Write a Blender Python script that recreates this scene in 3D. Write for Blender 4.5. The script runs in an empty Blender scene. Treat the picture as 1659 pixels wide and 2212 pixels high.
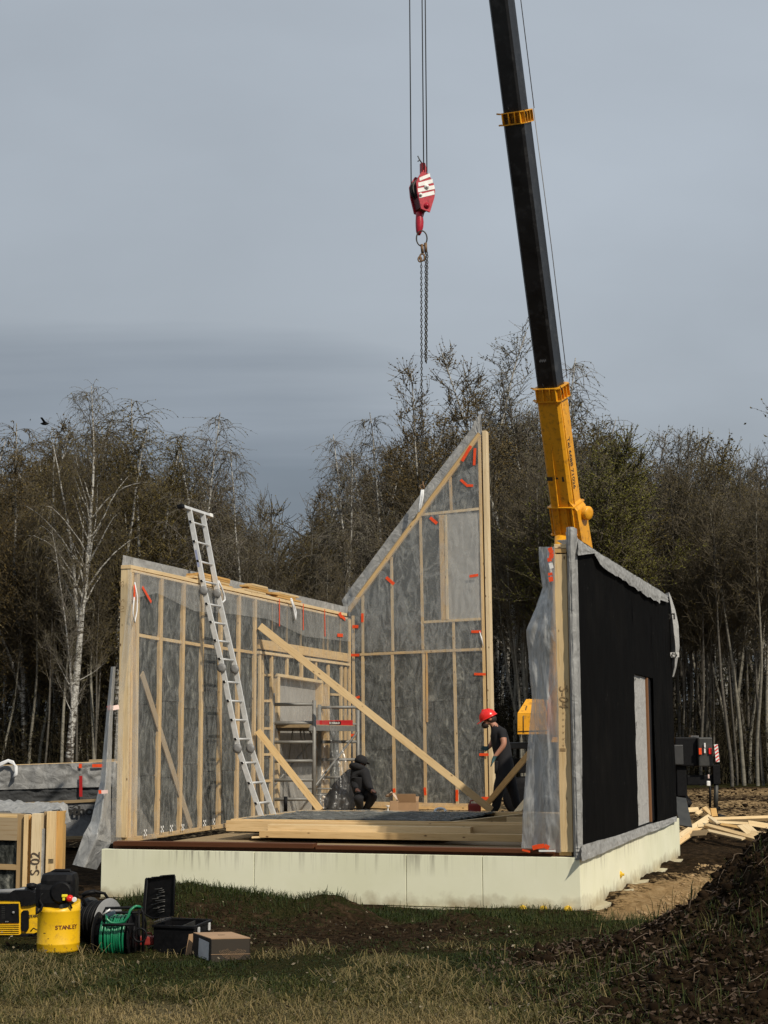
import bpy, bmesh, math, random
import numpy as np
from mathutils import Vector, Matrix

SC = bpy.context.scene
COL = SC.collection
rad = math.radians

# ------------------------------------------------------------------ camera
F_PX, CX, CY, PITCH, ROLL = 3324.0, 829.5, 1106.0, 0.14680, -0.00534
CAM = Vector((0, 0, 1.3))                      # z = 0 is the top of the house slab
_c, _s = math.cos(PITCH), math.sin(PITCH)
FW = Vector((0, _c, _s)); _r0 = Vector((1, 0, 0)); _u0 = Vector((0, -_s, _c))
RT = math.cos(ROLL) * _r0 + math.sin(ROLL) * _u0
UP = -math.sin(ROLL) * _r0 + math.cos(ROLL) * _u0
cam_data = bpy.data.cameras.new('camera')
cam = bpy.data.objects.new('camera', cam_data); COL.objects.link(cam)
M = Matrix.Identity(4)
for i in range(3):
    M[i][0] = RT[i]; M[i][1] = UP[i]; M[i][2] = -FW[i]; M[i][3] = CAM[i]
cam.matrix_world = M
cam_data.sensor_fit = 'VERTICAL'; cam_data.sensor_height = 24.0
cam_data.lens = 24.0 * F_PX / 2212.0
cam_data.clip_start = 0.1; cam_data.clip_end = 3000
SC.camera = cam

# ------------------------------------------------------------------ world and sun
SUN_EL, SUN_AZ = rad(40), rad(143)            # azimuth from +Y towards +X
sun_vec = Vector((math.cos(SUN_EL) * math.sin(SUN_AZ), math.cos(SUN_EL) * math.cos(SUN_AZ), math.sin(SUN_EL)))
world = bpy.data.worlds.new("World"); SC.world = world; world.use_nodes = True
wn = world.node_tree; wn.nodes.clear()
def N(t, typ, **kw):
    n = t.nodes.new(typ)
    for k, v in kw.items():
        if k == 'inp':
            for kk, vv in v.items(): n.inputs[kk].default_value = vv
        else: setattr(n, k, v)
    return n
def L(t, a, b): t.links.new(a, b)
def ramp(t, fac, stops, interp='LINEAR'):
    r = N(t, 'ShaderNodeValToRGB'); r.color_ramp.interpolation = interp
    el = r.color_ramp.elements
    while len(el) < len(stops): el.new(0.5)
    for e, (p, c) in zip(el, stops):
        e.position = p; e.color = (c, c, c, 1) if isinstance(c, (int, float)) else (*c, 1)
    L(t, fac, r.inputs[0]); return r.outputs[0]
def mixc(t, f, a, b, bt='MIX'):
    m = N(t, 'ShaderNodeMix', data_type='RGBA', blend_type=bt)
    for i, v in ((0, f), (6, a), (7, b)):
        if hasattr(v, 'is_output') or isinstance(v, bpy.types.NodeSocket): L(t, v, m.inputs[i])
        elif isinstance(v, (int, float)): m.inputs[i].default_value = v if i == 0 else (v, v, v, 1)
        else: m.inputs[i].default_value = (*v, 1)
    return m.outputs[2]
def math_(t, op, a, b=0.0, c=None):
    m = N(t, 'ShaderNodeMath', operation=op)
    for i, v in enumerate((a, b) if c is None else (a, b, c)):
        if isinstance(v, (int, float)): m.inputs[i].default_value = v
        else: L(t, v, m.inputs[i])
    return m.outputs[0]
def build_world():
    t = wn
    out = N(t, 'ShaderNodeOutputWorld'); bg = N(t, 'ShaderNodeBackground'); L(t, bg.outputs[0], out.inputs[0])
    bg.inputs[1].default_value = 1.0
    sky = N(t, 'ShaderNodeTexSky', sky_type='NISHITA', sun_disc=False, sun_elevation=SUN_EL, sun_rotation=SUN_AZ)
    sc = N(t, 'ShaderNodeVectorMath', operation='SCALE'); L(t, sky.outputs[0], sc.inputs[0]); sc.inputs['Scale'].default_value = 0.085
    tc = N(t, 'ShaderNodeTexCoord')
    sep = N(t, 'ShaderNodeSeparateXYZ'); L(t, tc.outputs['Generated'], sep.inputs[0])
    # a flat cloud deck: direction divided by height gives its receding perspective
    zz = math_(t, 'ADD', math_(t, 'MAXIMUM', sep.outputs[2], 0.0), 0.12)
    px = math_(t, 'DIVIDE', sep.outputs[0], zz); py = math_(t, 'DIVIDE', sep.outputs[1], zz)
    cmb = N(t, 'ShaderNodeCombineXYZ'); L(t, px, cmb.inputs[0]); L(t, py, cmb.inputs[1])
    n1 = N(t, 'ShaderNodeTexNoise', inp={'Scale': 0.62, 'Detail': 7, 'Roughness': 0.5, 'Distortion': 0.25}); L(t, cmb.outputs[0], n1.inputs['Vector'])
    mp = N(t, 'ShaderNodeMapping'); mp.inputs['Scale'].default_value = (0.35, 1.9, 1); mp.inputs['Location'].default_value = (1.7, 3.1, 0); L(t, cmb.outputs[0], mp.inputs[0])
    n2 = N(t, 'ShaderNodeTexNoise', inp={'Scale': 0.8, 'Detail': 5, 'Roughness': 0.55}); L(t, mp.outputs[0], n2.inputs['Vector'])
    # dark bank low on the left of the wood, paler deck above it
    mr = N(t, 'ShaderNodeMapRange', interpolation_type='SMOOTHERSTEP', inp={1: -0.16, 2: 0.30, 3: -0.035, 4: 0.07}); L(t, sep.outputs[0], mr.inputs[0]); side = mr.outputs[0]
    e = math_(t, 'ADD', sep.outputs[2], math_(t, 'MULTIPLY', math_(t, 'SUBTRACT', n2.outputs[0], 0.5), 0.17))
    e = math_(t, 'ADD', e, side)
    base = ramp(t, e, [(0.0, (0.26, 0.29, 0.325)), (0.13, (0.20, 0.23, 0.265)), (0.175, (0.28, 0.315, 0.355)),
                       (0.215, (0.385, 0.425, 0.465)), (0.42, (0.44, 0.49, 0.545)), (1.0, (0.50, 0.55, 0.61))])
    mod = ramp(t, n1.outputs[0], [(0.30, 0.82), (0.5, 1.02), (0.68, 1.17)])
    cl = mixc(t, 1.0, base, mod, 'MULTIPLY')
    fin = mixc(t, 0.9, sc.outputs[0], cl)
    L(t, fin, bg.inputs[0])
build_world()
sl = bpy.data.lights.new('sun', 'SUN'); sl.energy = 3.7; sl.angle = rad(0.9); sl.color = (1.0, 0.91, 0.76)
so = bpy.data.objects.new('sun', sl); COL.objects.link(so); so.location = (20, -20, 30)
so.rotation_euler = (-sun_vec).to_track_quat('-Z', 'Y').to_euler()
SC.view_settings.view_transform = 'Standard'; SC.view_settings.look = 'None'
SC.view_settings.exposure = 0.0; SC.view_settings.gamma = 1.0; SC.view_settings.use_curve_mapping = False
SC.cycles.use_denoising = True
SC.cycles.max_bounces = 8; SC.cycles.transparent_max_bounces = 16

# ------------------------------------------------------------------ pixel geometry
def ray(x, y): x = float(x); y = float(y); return ((x - CX) * RT - (y - CY) * UP + F_PX * FW)
def onz(x, y, z=0.0):
    d = ray(x, y); k = (z - CAM.z) / d.z; return CAM + d * k
def onp(x, y, P0, n):
    d = ray(x, y); k = (P0 - CAM).dot(n) / d.dot(n); return CAM + d * k
def atd(x, y, depth):
    d = ray(x, y); return CAM + d * (depth / d.y)
YAW = 0.31045
U = Vector((math.sin(YAW), math.cos(YAW), 0)); V = Vector((math.cos(YAW), -math.sin(YAW), 0)); Z = Vector((0, 0, 1))

# ------------------------------------------------------------------ objects
def things(name, loc, label, cat, group=None):
    o = bpy.data.objects.new(name, None); COL.objects.link(o); o.location = loc; o.empty_display_size = 0.2
    o['label'] = label; o['category'] = cat
    if group: o['group'] = group
    return o
def tag(o, label, cat=None, group=None, kind=None):
    if label: o['label'] = label
    if cat: o['category'] = cat
    if group: o['group'] = group
    if kind: o['kind'] = kind
    return o
def adopt(o, parent):
    if parent is not None:
        o.parent = parent
        pw = Matrix.Translation(parent.location) if parent.parent is None else (Matrix.Translation(parent.parent.location) @ parent['_m'] if False else WM[parent.name])
        o.matrix_parent_inverse = pw.inverted()
    return o
WM = {}
def link(name, me, parent=None, mat=None, matrix=None):
    o = bpy.data.objects.new(name, me); COL.objects.link(o)
    if mat is not None and me is not None and hasattr(me, 'materials'):
        for m in (mat if isinstance(mat, (list, tuple)) else [mat]): me.materials.append(m)
    if matrix is not None: o.matrix_basis = matrix
    WM[o.name] = matrix.copy() if matrix is not None else Matrix.Identity(4)
    if parent is not None:
        o.parent = parent
        pw = WM[parent.name] if parent.name in WM else Matrix.Translation(parent.location)
        o.matrix_parent_inverse = pw.inverted()
    return o
def mesh_np(name, verts, faces, smooth=False, mats=None):
    """verts (n,3); faces (m,k) int array of one polygon size"""
    verts = np.asarray(verts, dtype=np.float32); faces = np.asarray(faces, dtype=np.int32)
    me = bpy.data.meshes.new(name); k = faces.shape[1]; m = len(faces)
    me.vertices.add(len(verts)); me.vertices.foreach_set('co', verts.ravel())
    me.loops.add(m * k); me.loops.foreach_set('vertex_index', faces.ravel())
    me.polygons.add(m); me.polygons.foreach_set('loop_start', np.arange(0, m * k, k, dtype=np.int32))
    me.polygons.foreach_set('loop_total', np.full(m, k, dtype=np.int32))
    if smooth: me.polygons.foreach_set('use_smooth', np.ones(m, dtype=bool))
    if mats is not None: me.polygons.foreach_set('material_index', np.asarray(mats, dtype=np.int32))
    me.update(calc_edges=True); return me
class MB:
    def __init__(s): s.v = []; s.f = []; s.m = []; s.sm = []
    def add(s, vs, fs, m=0, smooth=False):
        b = len(s.v); s.v += [tuple(p) for p in vs]
        for f in fs: s.f.append([b + i for i in f]); s.m.append(m); s.sm.append(smooth)
        return s
    def box(s, c, size, ax=None, m=0):
        c = Vector(c); X, Y, Zz = ax or (Vector((1, 0, 0)), Vector((0, 1, 0)), Vector((0, 0, 1)))
        a, b, d = (x / 2 for x in size)
        vs = [c + X * (i * a) + Y * (j * b) + Zz * (k * d) for i in (-1, 1) for j in (-1, 1) for k in (-1, 1)]
        return s.add(vs, [(0, 1, 3, 2), (4, 6, 7, 5), (0, 4, 5, 1), (2, 3, 7, 6), (0, 2, 6, 4), (1, 5, 7, 3)], m)
    def bbox(s, c, size, bev, ax=None, m=0):
        """box with chamfered edges"""
        c = Vector(c); X, Y, Zz = ax or (Vector((1, 0, 0)), Vector((0, 1, 0)), Vector((0, 0, 1)))
        bm = bmesh.new(); bmesh.ops.create_cube(bm, size=1)
        for v in bm.verts: v.co = Vector((v.co.x * size[0], v.co.y * size[1], v.co.z * size[2]))
        bmesh.ops.bevel(bm, geom=bm.edges[:], offset=bev, segments=2, profile=0.6, affect='EDGES')
        vs = [c + X * v.co.x + Y * v.co.y + Zz * v.co.z for v in bm.verts]
        fs = [[v.index for v in f.verts] for f in bm.faces]; bm.free()
        return s.add(vs, fs, m)
    def tube(s, pts, r, n=8, m=0, cap=True, smooth=True):
        pts = [Vector(p) for p in pts]; rs = r if isinstance(r, (list, tuple)) else [r] * len(pts)
        vs = []; prev = None
        for i, p in enumerate(pts):
            t = (pts[min(i + 1, len(pts) - 1)] - pts[max(i - 1, 0)]).normalized()
            if prev is None:
                a = t.cross(Vector((0, 0, 1)))
                if a.length < 0.05: a = t.cross(Vector((0, 1, 0)))
            else: a = prev - t * prev.dot(t)
            a.normalize(); b = t.cross(a); prev = a
            vs += [p + (a * math.cos(2 * math.pi * k / n) + b * math.sin(2 * math.pi * k / n)) * rs[i] for k in range(n)]
        fs = [(i * n + k, i * n + (k + 1) % n, (i + 1) * n + (k + 1) % n, (i + 1) * n + k) for i in range(len(pts) - 1) for k in range(n)]
        s.add(vs, fs, m, smooth)
        if cap:
            b = len(s.v) - len(vs)
            s.f.append([b + k for k in reversed(range(n))]); s.m.append(m); s.sm.append(False)
            s.f.append([b + (len(pts) - 1) * n + k for k in range(n)]); s.m.append(m); s.sm.append(False)
        return s
    def ring(s, c, R, r, ax, n=20, k=8, m=0, sx=1.0, sy=1.0):
        c = Vector(c); A, B = ax; pts = [c + A * (R * sx * math.cos(2 * math.pi * i / n)) + B * (R * sy * math.sin(2 * math.pi * i / n)) for i in range(n)]
        C3 = A.cross(B).normalized(); vs = []
        for i, p in enumerate(pts):
            o = (p - c).normalized()
            vs += [p + (o * math.cos(2 * math.pi * j / k) + C3 * math.sin(2 * math.pi * j / k)) * r for j in range(k)]
        fs = [(i * k + j, ((i + 1) % n) * k + j, ((i + 1) % n) * k + (j + 1) % k, i * k + (j + 1) % k) for i in range(n) for j in range(k)]
        return s.add(vs, fs, m, True)
    def lathe(s, c, prof, n=24, m=0, ax=None, smooth=True, cap=True):
        c = Vector(c); X, Y, Zz = ax or (Vector((1, 0, 0)), Vector((0, 1, 0)), Vector((0, 0, 1)))
        vs = [c + (X * math.cos(2 * math.pi * k / n) + Y * math.sin(2 * math.pi * k / n)) * r + Zz * z for r, z in prof for k in range(n)]
        fs = [(i * n + k, i * n + (k + 1) % n, (i + 1) * n + (k + 1) % n, (i + 1) * n + k) for i in range(len(prof) - 1) for k in range(n)]
        s.add(vs, fs, m, smooth)
        if cap:
            b = len(s.v) - len(vs)
            s.f.append([b + k for k in reversed(range(n))]); s.m.append(m); s.sm.append(False)
            s.f.append([b + (len(prof) - 1) * n + k for k in range(n)]); s.m.append(m); s.sm.append(False)
        return s
    def prism(s, poly, d, m=0):
        """poly: list of 3D points (planar), extruded by vector d"""
        n = len(poly); vs = [Vector(p) for p in poly] + [Vector(p) + d for p in poly]
        fs = [list(range(n))[::-1], [n + i for i in range(n)]] + [(i, (i + 1) % n, n + (i + 1) % n, n + i) for i in range(n)]
        return s.add(vs, fs, m)
    def mesh(s, name):
        me = bpy.data.meshes.new(name); me.from_pydata(s.v, [], s.f)
        me.polygons.foreach_set('material_index', s.m); me.polygons.foreach_set('use_smooth', s.sm)
        bm = bmesh.new(); bm.from_mesh(me); bmesh.ops.recalc_face_normals(bm, faces=bm.faces[:]); bm.to_mesh(me); bm.free()
        me.update(); return me
    def build(s, name, mat, parent=None): return link(name, s.mesh(name), parent, mat)

def beam(name, p0, p1, w, d, nrm, mat, parent=None, back=True, bev=0.0035):
    """timber from p0 to p1 (centre line of its front face), w wide in the face, d deep behind it"""
    p0, p1 = Vector(p0), Vector(p1); X = (p1 - p0); ln = X.length; X.normalize()
    n = Vector(nrm); n = (n - X * n.dot(X)).normalized(); Y = n.cross(X)
    mb = MB().bbox((ln / 2, 0, -d / 2 if back else 0), (ln, w, d), min(bev, w * .2, d * .2))
    Mx = Matrix.Identity(4)
    for i in range(3): Mx[i][0] = X[i]; Mx[i][1] = Y[i]; Mx[i][2] = n[i]; Mx[i][3] = p0[i]
    return link(name, mb.mesh(name), parent, mat, Mx)

# ------------------------------------------------------------------ noise for numpy
def _h(ix, iy, seed):
    h = (ix.astype(np.int64) * 374761393 + iy.astype(np.int64) * 668265263 + seed * 974634777) & 0xffffffff
    h = ((h ^ (h >> 13)) * 1274126177) & 0xffffffff
    return ((h ^ (h >> 16)) & 0xffff) / 65535.0
def vnoise(x, y, seed=0):
    ix, iy = np.floor(x), np.floor(y); fx, fy = x - ix, y - iy
    fx = fx * fx * (3 - 2 * fx); fy = fy * fy * (3 - 2 * fy)
    a, b, c, d = _h(ix, iy, seed), _h(ix + 1, iy, seed), _h(ix, iy + 1, seed), _h(ix + 1, iy + 1, seed)
    return (a * (1 - fx) + b * fx) * (1 - fy) + (c * (1 - fx) + d * fx) * fy
def fbm(x, y, seed=0, oct=4, gain=0.5):
    s = 0; a = 1; tot = 0
    for o in range(oct):
        s = s + a * vnoise(x * 2 ** o + o * 17.3, y * 2 ** o - o * 9.1, seed + o); tot += a; a *= gain
    return s / tot - 0.5

# ------------------------------------------------------------------ materials
def new_mat(name):
    m = bpy.data.materials.new(name); m.use_nodes = True; t = m.node_tree; t.nodes.clear()
    o = N(t, 'ShaderNodeOutputMaterial'); b = N(t, 'ShaderNodeBsdfPrincipled'); L(t, b.outputs[0], o.inputs[0])
    return m, t, b, o
def coords(t, scale=(1, 1, 1), kind='Object', rnd=True):
    tc = N(t, 'ShaderNodeTexCoord'); mp = N(t, 'ShaderNodeMapping'); mp.inputs['Scale'].default_value = scale
    L(t, tc.outputs[kind], mp.inputs[0])
    if rnd:
        oi = N(t, 'ShaderNodeObjectInfo'); cm = N(t, 'ShaderNodeCombineXYZ')
        k = math_(t, 'MULTIPLY', oi.outputs['Random'], 37.0)
        L(t, k, cm.inputs[0]); L(t, k, cm.inputs[1]); L(t, cm.outputs[0], mp.inputs['Location'])
    return mp.outputs[0]
def noise(t, vec, scale, detail=4, rough=0.55, dist=0.0):
    n = N(t, 'ShaderNodeTexNoise', inp={'Scale': scale, 'Detail': detail, 'Roughness': rough, 'Distortion': dist}); L(t, vec, n.inputs['Vector']); return n.outputs[0]
def bump(t, b, h, strength=0.3, dist=0.01):
    n = N(t, 'ShaderNodeBump', inp={'Strength': strength, 'Distance': dist}); L(t, h, n.inputs['Height']); L(t, n.outputs[0], b.inputs['Normal'])
def plain(name, c, rough=0.5, metal=0.0, var=0.12, scale=9, dirt=None, bumpk=0.15, spec=None):
    m, t, b, o = new_mat(name); v = coords(t)
    n = noise(t, v, scale, 5)
    lo = tuple(x * (1 - var) for x in c); hi = tuple(min(1, x * (1 + var)) for x in c)
    col = ramp(t, n, [(0.3, lo), (0.7, hi)])
    if dirt:
        n2 = noise(t, v, scale * 2.7, 6, 0.65); f = ramp(t, n2, [(0.52, 0.0), (0.68, dirt[1])]); col = mixc(t, f, col, dirt[0])
    L(t, col, b.inputs['Base Color'])
    r = ramp(t, n, [(0.3, max(0, rough - .08)), (0.7, min(1, rough + .08))]); L(t, r, b.inputs['Roughness'])
    b.inputs['Metallic'].default_value = metal
    if spec is not None: b.inputs['Specular IOR Level'].default_value = spec
    bump(t, b, n, bumpk, 0.004); return m
def wood(name, c, var=0.14, knots=True, rough=0.62):
    m, t, b, o = new_mat(name)
    g = noise(t, coords(t, (1.2, 22, 22)), 2.2, 6, 0.6, 0.6)
    fine = noise(t, coords(t, (3, 90, 90)), 3.0, 3, 0.6)
    dk = tuple(x * k for x, k in zip(c, (0.80, 0.72, 0.58))); lt = tuple(min(1, x * 1.08) for x in c)
    col = ramp(t, g, [(0.30, dk), (0.46, c), (0.70, lt)])
    col = mixc(t, 0.35, col, ramp(t, fine, [(0.35, 0.72), (0.65, 1.0)]), 'MULTIPLY')
    big = noise(t, coords(t, (0.9, 3, 3)), 1.1, 3)
    col = mixc(t, 0.5, col, ramp(t, big, [(0.3, (0.80, 0.74, 0.66)), (0.6, (1, 1, 1))]), 'MULTIPLY')
    if knots:
        vo = N(t, 'ShaderNodeTexVoronoi', inp={'Scale': 4.6, 'Randomness': 1.0}); L(t, coords(t, (1.0, 2.2, 2.2)), vo.inputs['Vector'])
        k = ramp(t, vo.outputs['Distance'], [(0.05, 1.0), (0.085, 0.55), (0.13, 0.0)])
        col = mixc(t, k, col, (0.12, 0.055, 0.02))
    oi = N(t, 'ShaderNodeObjectInfo')
    tint = ramp(t, oi.outputs['Random'], [(0.0, (0.86, 0.80, 0.70)), (0.4, (1.0, 0.97, 0.90)), (0.75, (0.94, 0.96, 1.0)), (1.0, (1.06, 0.95, 0.78))])
    col = mixc(t, 1.0, col, tint, 'MULTIPLY')
    L(t, col, b.inputs['Base Color']); b.inputs['Roughness'].default_value = rough; b.inputs['Specular IOR Level'].default_value = 0.25
    bump(t, b, g, 0.25, 0.002); return m
WOOD = wood('spruce_timber', (0.72, 0.53, 0.29))
WOOD2 = wood('spruce_timber_pale', (0.76, 0.60, 0.37))
WOODO = wood('spruce_timber_orange', (0.62, 0.39, 0.15))
WOODG = wood('timber_grey', (0.34, 0.26, 0.16), knots=False)
SILL = wood('treated_sill', (0.115, 0.042, 0.018), knots=False, rough=0.5)
YEL = plain('crane_yellow_paint', (0.74, 0.335, 0.012), 0.42, 0, 0.08, 3, ((0.11, 0.05, 0.02), 0.55))
YEL2 = plain('tool_yellow_paint', (0.80, 0.47, 0.01), 0.35, 0, 0.05, 6, ((0.30, 0.17, 0.03), 0.5), 0.05)
BLK = plain('black_plastic', (0.006, 0.006, 0.007), 0.55, 0, 0.3, 20, ((0.02, 0.018, 0.016), 0.3), spec=.15)
BOOM = plain('black_boom_paint', (0.009, 0.009, 0.010), 0.36, 0, 0.35, 1.4, ((0.10, 0.10, 0.10), 0.25))
CLOTH = plain('black_cloth', (0.008, 0.008, 0.010), 0.9, 0, 0.3, 30)
STEEL = plain('galvanised_steel', (0.22, 0.215, 0.20), 0.6, 0.35, 0.15, 14)
ALU = plain('aluminium', (0.66, 0.66, 0.65), 0.42, 0.25, 0.10, 14)
CHAIN = plain('oily_chain', (0.06, 0.055, 0.045), 0.5, 0.7, 0.4, 40)
RUST = plain('rusty_steel', (0.17, 0.10, 0.05), 0.6, 0.4, 0.3, 40)
ROPE = plain('wire_rope', (0.10, 0.105, 0.11), 0.55, 0.6, 0.2, 50)
RED = plain('hook_red_paint', (0.42, 0.008, 0.025), 0.4, 0, 0.15, 12, ((0.08, 0.01, 0.01), 0.6))
WHITE = plain('white_paint', (0.80, 0.79, 0.76), 0.5, 0, 0.06, 12, ((0.3, 0.2, 0.18), 0.3))
TAPE = plain('orange_red_tape', (0.80, 0.075, 0.012), 0.4, 0, 0.12, 18)
PINK = plain('pale_tape', (0.75, 0.55, 0.50), 0.5, 0, 0.1, 12)
HELM = plain('helmet_red', (0.72, 0.018, 0.012), 0.3, 0, 0.05, 12)
BAR = plain('red_toe_board', (0.42, 0.012, 0.015), 0.4, 0, 0.12, 12)
SKIN = plain('skin', (0.42, 0.20, 0.13), 0.55, 0, 0.1, 30)
HAIR = plain('dark_hair', (0.02, 0.012, 0.008), 0.7, 0, 0.2, 60)
GLOVE = plain('teal_glove', (0.035, 0.09, 0.10), 0.8, 0, 0.2, 40)
CARD = plain('cardboard', (0.36, 0.225, 0.125), 0.8, 0, 0.08, 8)
CARDD = plain('printed_cardboard', (0.034, 0.025, 0.016), 0.75, 0, 0.12, 8)
GREEN = plain('green_hose', (0.008, 0.17, 0.075), 0.35, 0, 0.15, 20)
GREYP = plain('grey_plastic', (0.22, 0.22, 0.22), 0.5, 0, 0.1, 12)
DGREY = plain('dark_grey_metal', (0.045, 0.045, 0.042), 0.5, 0.3, 0.2, 6)
REDP = plain('dull_red_plastic', (0.22, 0.02, 0.015), 0.5, 0, 0.15, 12)
PEG = plain('yellow_plug', (0.70, 0.45, 0.03), 0.6, 0, 0.1, 12)
INK = plain('marker_ink', (0.02, 0.018, 0.015), 0.7, 0, 0.1, 12)
SLING = plain('white_sling', (0.72, 0.73, 0.74), 0.7, 0, 0.1, 30)

def m_film(name, alpha=0.2, col=(0.55, 0.57, 0.58), sheen=0.12, wr=3.0, streak=0.35):
    """translucent plastic: mostly see-through, milky where it folds"""
    m, t, b, o = new_mat(name); v = coords(t, rnd=False)
    n = noise(t, coords(t, (1, 1, 0.35), rnd=False), wr, 7, 0.62, 1.2)
    fold = ramp(t, n, [(0.44, 0.0), (0.50, 1.0), (0.56, 0.0)])
    wide = noise(t, v, 0.9, 3)
    a = math_(t, 'ADD', alpha, math_(t, 'MULTIPLY', fold, streak * 0.5)); a = math_(t, 'ADD', a, math_(t, 'MULTIPLY', math_(t, 'SUBTRACT', wide, 0.45), alpha * 0.9))
    tr = N(t, 'ShaderNodeBsdfTransparent'); df = N(t, 'ShaderNodeBsdfDiffuse'); df.inputs[0].default_value = (*col, 1)
    tl = N(t, 'ShaderNodeBsdfTranslucent'); tl.inputs[0].default_value = (*col, 1)
    gl = N(t, 'ShaderNodeBsdfGlossy'); gl.inputs['Roughness'].default_value = 0.22; gl.inputs[0].default_value = (0.9, 0.9, 0.9, 1)
    bn = N(t, 'ShaderNodeBump', inp={'Strength': 0.9, 'Distance': 0.03}); L(t, n, bn.inputs['Height']); L(t, bn.outputs[0], gl.inputs['Normal'])
    m1 = N(t, 'ShaderNodeMixShader'); m1.inputs[0].default_value = 0.35; L(t, df.outputs[0], m1.inputs[1]); L(t, tl.outputs[0], m1.inputs[2])
    m2 = N(t, 'ShaderNodeMixShader'); L(t, a, m2.inputs[0]); L(t, tr.outputs[0], m2.inputs[1]); L(t, m1.outputs[0], m2.inputs[2])
    m3 = N(t, 'ShaderNodeMixShader'); m3.inputs[0].default_value = sheen; L(t, m2.outputs[0], m3.inputs[1]); L(t, gl.outputs[0], m3.inputs[2])
    L(t, m3.outputs[0], o.inputs[0]); t.nodes.remove(b); return m
FILM = m_film('vapour_barrier_film', 0.11, (.62, .63, .62), sheen=0.035, wr=4.2, streak=0.36)
FILM2 = m_film('vapour_barrier_overlap', 0.24, (0.66, 0.65, 0.62), 0.035, 3.0, 0.3)
FILM3 = m_film('loose_plastic_sheet', 0.54, (0.66, 0.66, 0.64), 0.12, 3.4, 0.6)
def m_membrane(name, c=(0.40, 0.40, 0.39), var=0.3, trans=0.25):
    m, t, b, o = new_mat(name); v = coords(t, rnd=False)
    n = noise(t, v, 5.5, 7, 0.62, 1.5); n2 = noise(t, v, 60, 2)
    col = ramp(t, n, [(0.3, tuple(x * (1 - var) for x in c)), (0.52, c), (0.68, tuple(x * (1 + var) for x in c))])
    col = mixc(t, 0.3, col, ramp(t, n2, [(0.3, 0.8), (0.7, 1.0)]), 'MULTIPLY')
    L(t, col, b.inputs['Base Color']); b.inputs['Roughness'].default_value = 0.7; b.inputs['Specular IOR Level'].default_value = 0.2
    bump(t, b, n, 0.7, 0.04)
    if trans:
        tl = N(t, 'ShaderNodeBsdfTranslucent'); L(t, col, tl.inputs[0]); mx = N(t, 'ShaderNodeMixShader'); mx.inputs[0].default_value = trans
        L(t, b.outputs[0], mx.inputs[1]); L(t, tl.outputs[0], mx.inputs[2]); L(t, mx.outputs[0], o.inputs[0])
    return m
MEMB = m_membrane('grey_membrane')
MEMBD = m_membrane('dark_grey_membrane', (0.06, 0.062, 0.064), 0.25, 0)
def m_wool():
    m, t, b, o = new_mat('mineral_wool')
    n = noise(t, coords(t, (1, 1, 0.55)), 6.5, 10, 0.70, 1.1)
    n2 = noise(t, coords(t, (1, 1, 0.5)), 3.2, 6, 0.6, 1.4)
    col = ramp(t, n, [(0.34, (0.014, 0.016, 0.015)), (0.48, (0.040, 0.044, 0.042)), (0.57, (0.100, 0.106, 0.098)), (0.69, (0.32, 0.32, 0.29))])
    col = mixc(t, 0.75, col, ramp(t, n2, [(0.3, (0.55, 0.55, 0.55)), (0.7, (1.35, 1.32, 1.25))]), 'MULTIPLY')
    L(t, col, b.inputs['Base Color']); b.inputs['Roughness'].default_value = 0.95; b.inputs['Specular IOR Level'].default_value = 0.1
    bump(t, b, n, 0.9, 0.05); return m
WOOL = m_wool()
def m_opening():
    m, t, b, o = new_mat('pale_opening_membrane'); v = coords(t, rnd=False)
    n = noise(t, v, 14, 8, 0.7, 1.0); n2 = noise(t, v, 2.0, 3)
    col = ramp(t, n, [(0.3, (0.30, 0.29, 0.27)), (0.7, (0.42, 0.405, 0.375))])
    col = mixc(t, 0.5, col, ramp(t, n2, [(0.3, 0.8), (0.7, 1.05)]), 'MULTIPLY')
    L(t, col, b.inputs['Base Color']); b.inputs['Roughness'].default_value = 0.8; bump(t, b, n2, 0.4, 0.03); return m
OPEN = m_opening()
def m_cladding():
    m, t, b, o = new_mat('black_wall_membrane')
    n = noise(t, coords(t, (30, 30, 1.2), rnd=False), 1.5, 4); n2 = noise(t, coords(t, rnd=False), 1.2, 4)
    col = ramp(t, n, [(0.3, (0.0028, 0.0028, 0.0030)), (0.7, (0.0072, 0.0070, 0.0068))]);     vo = N(t, 'ShaderNodeTexVoronoi', inp={'Scale': 5.5, 'Randomness': 0.8}); L(t, coords(t, (1, 1, 0.55), rnd=False), vo.inputs['Vector'])
    col = mixc(t, ramp(t, vo.outputs['Distance'], [(0.035, 0.9), (0.06, 0.0)]), col, (0.05, 0.05, 0.048))
    col = mixc(t, ramp(t, n2, [(0.5, 0.0), (0.75, 0.5)]), col, (0.012, 0.011, 0.010)); L(t, col, b.inputs['Base Color'])
    b.inputs['Roughness'].default_value = 0.95; b.inputs['Specular IOR Level'].default_value = 0.03; bump(t, b, n, 0.5, 0.006); return m
BLACKW = m_cladding()
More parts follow.
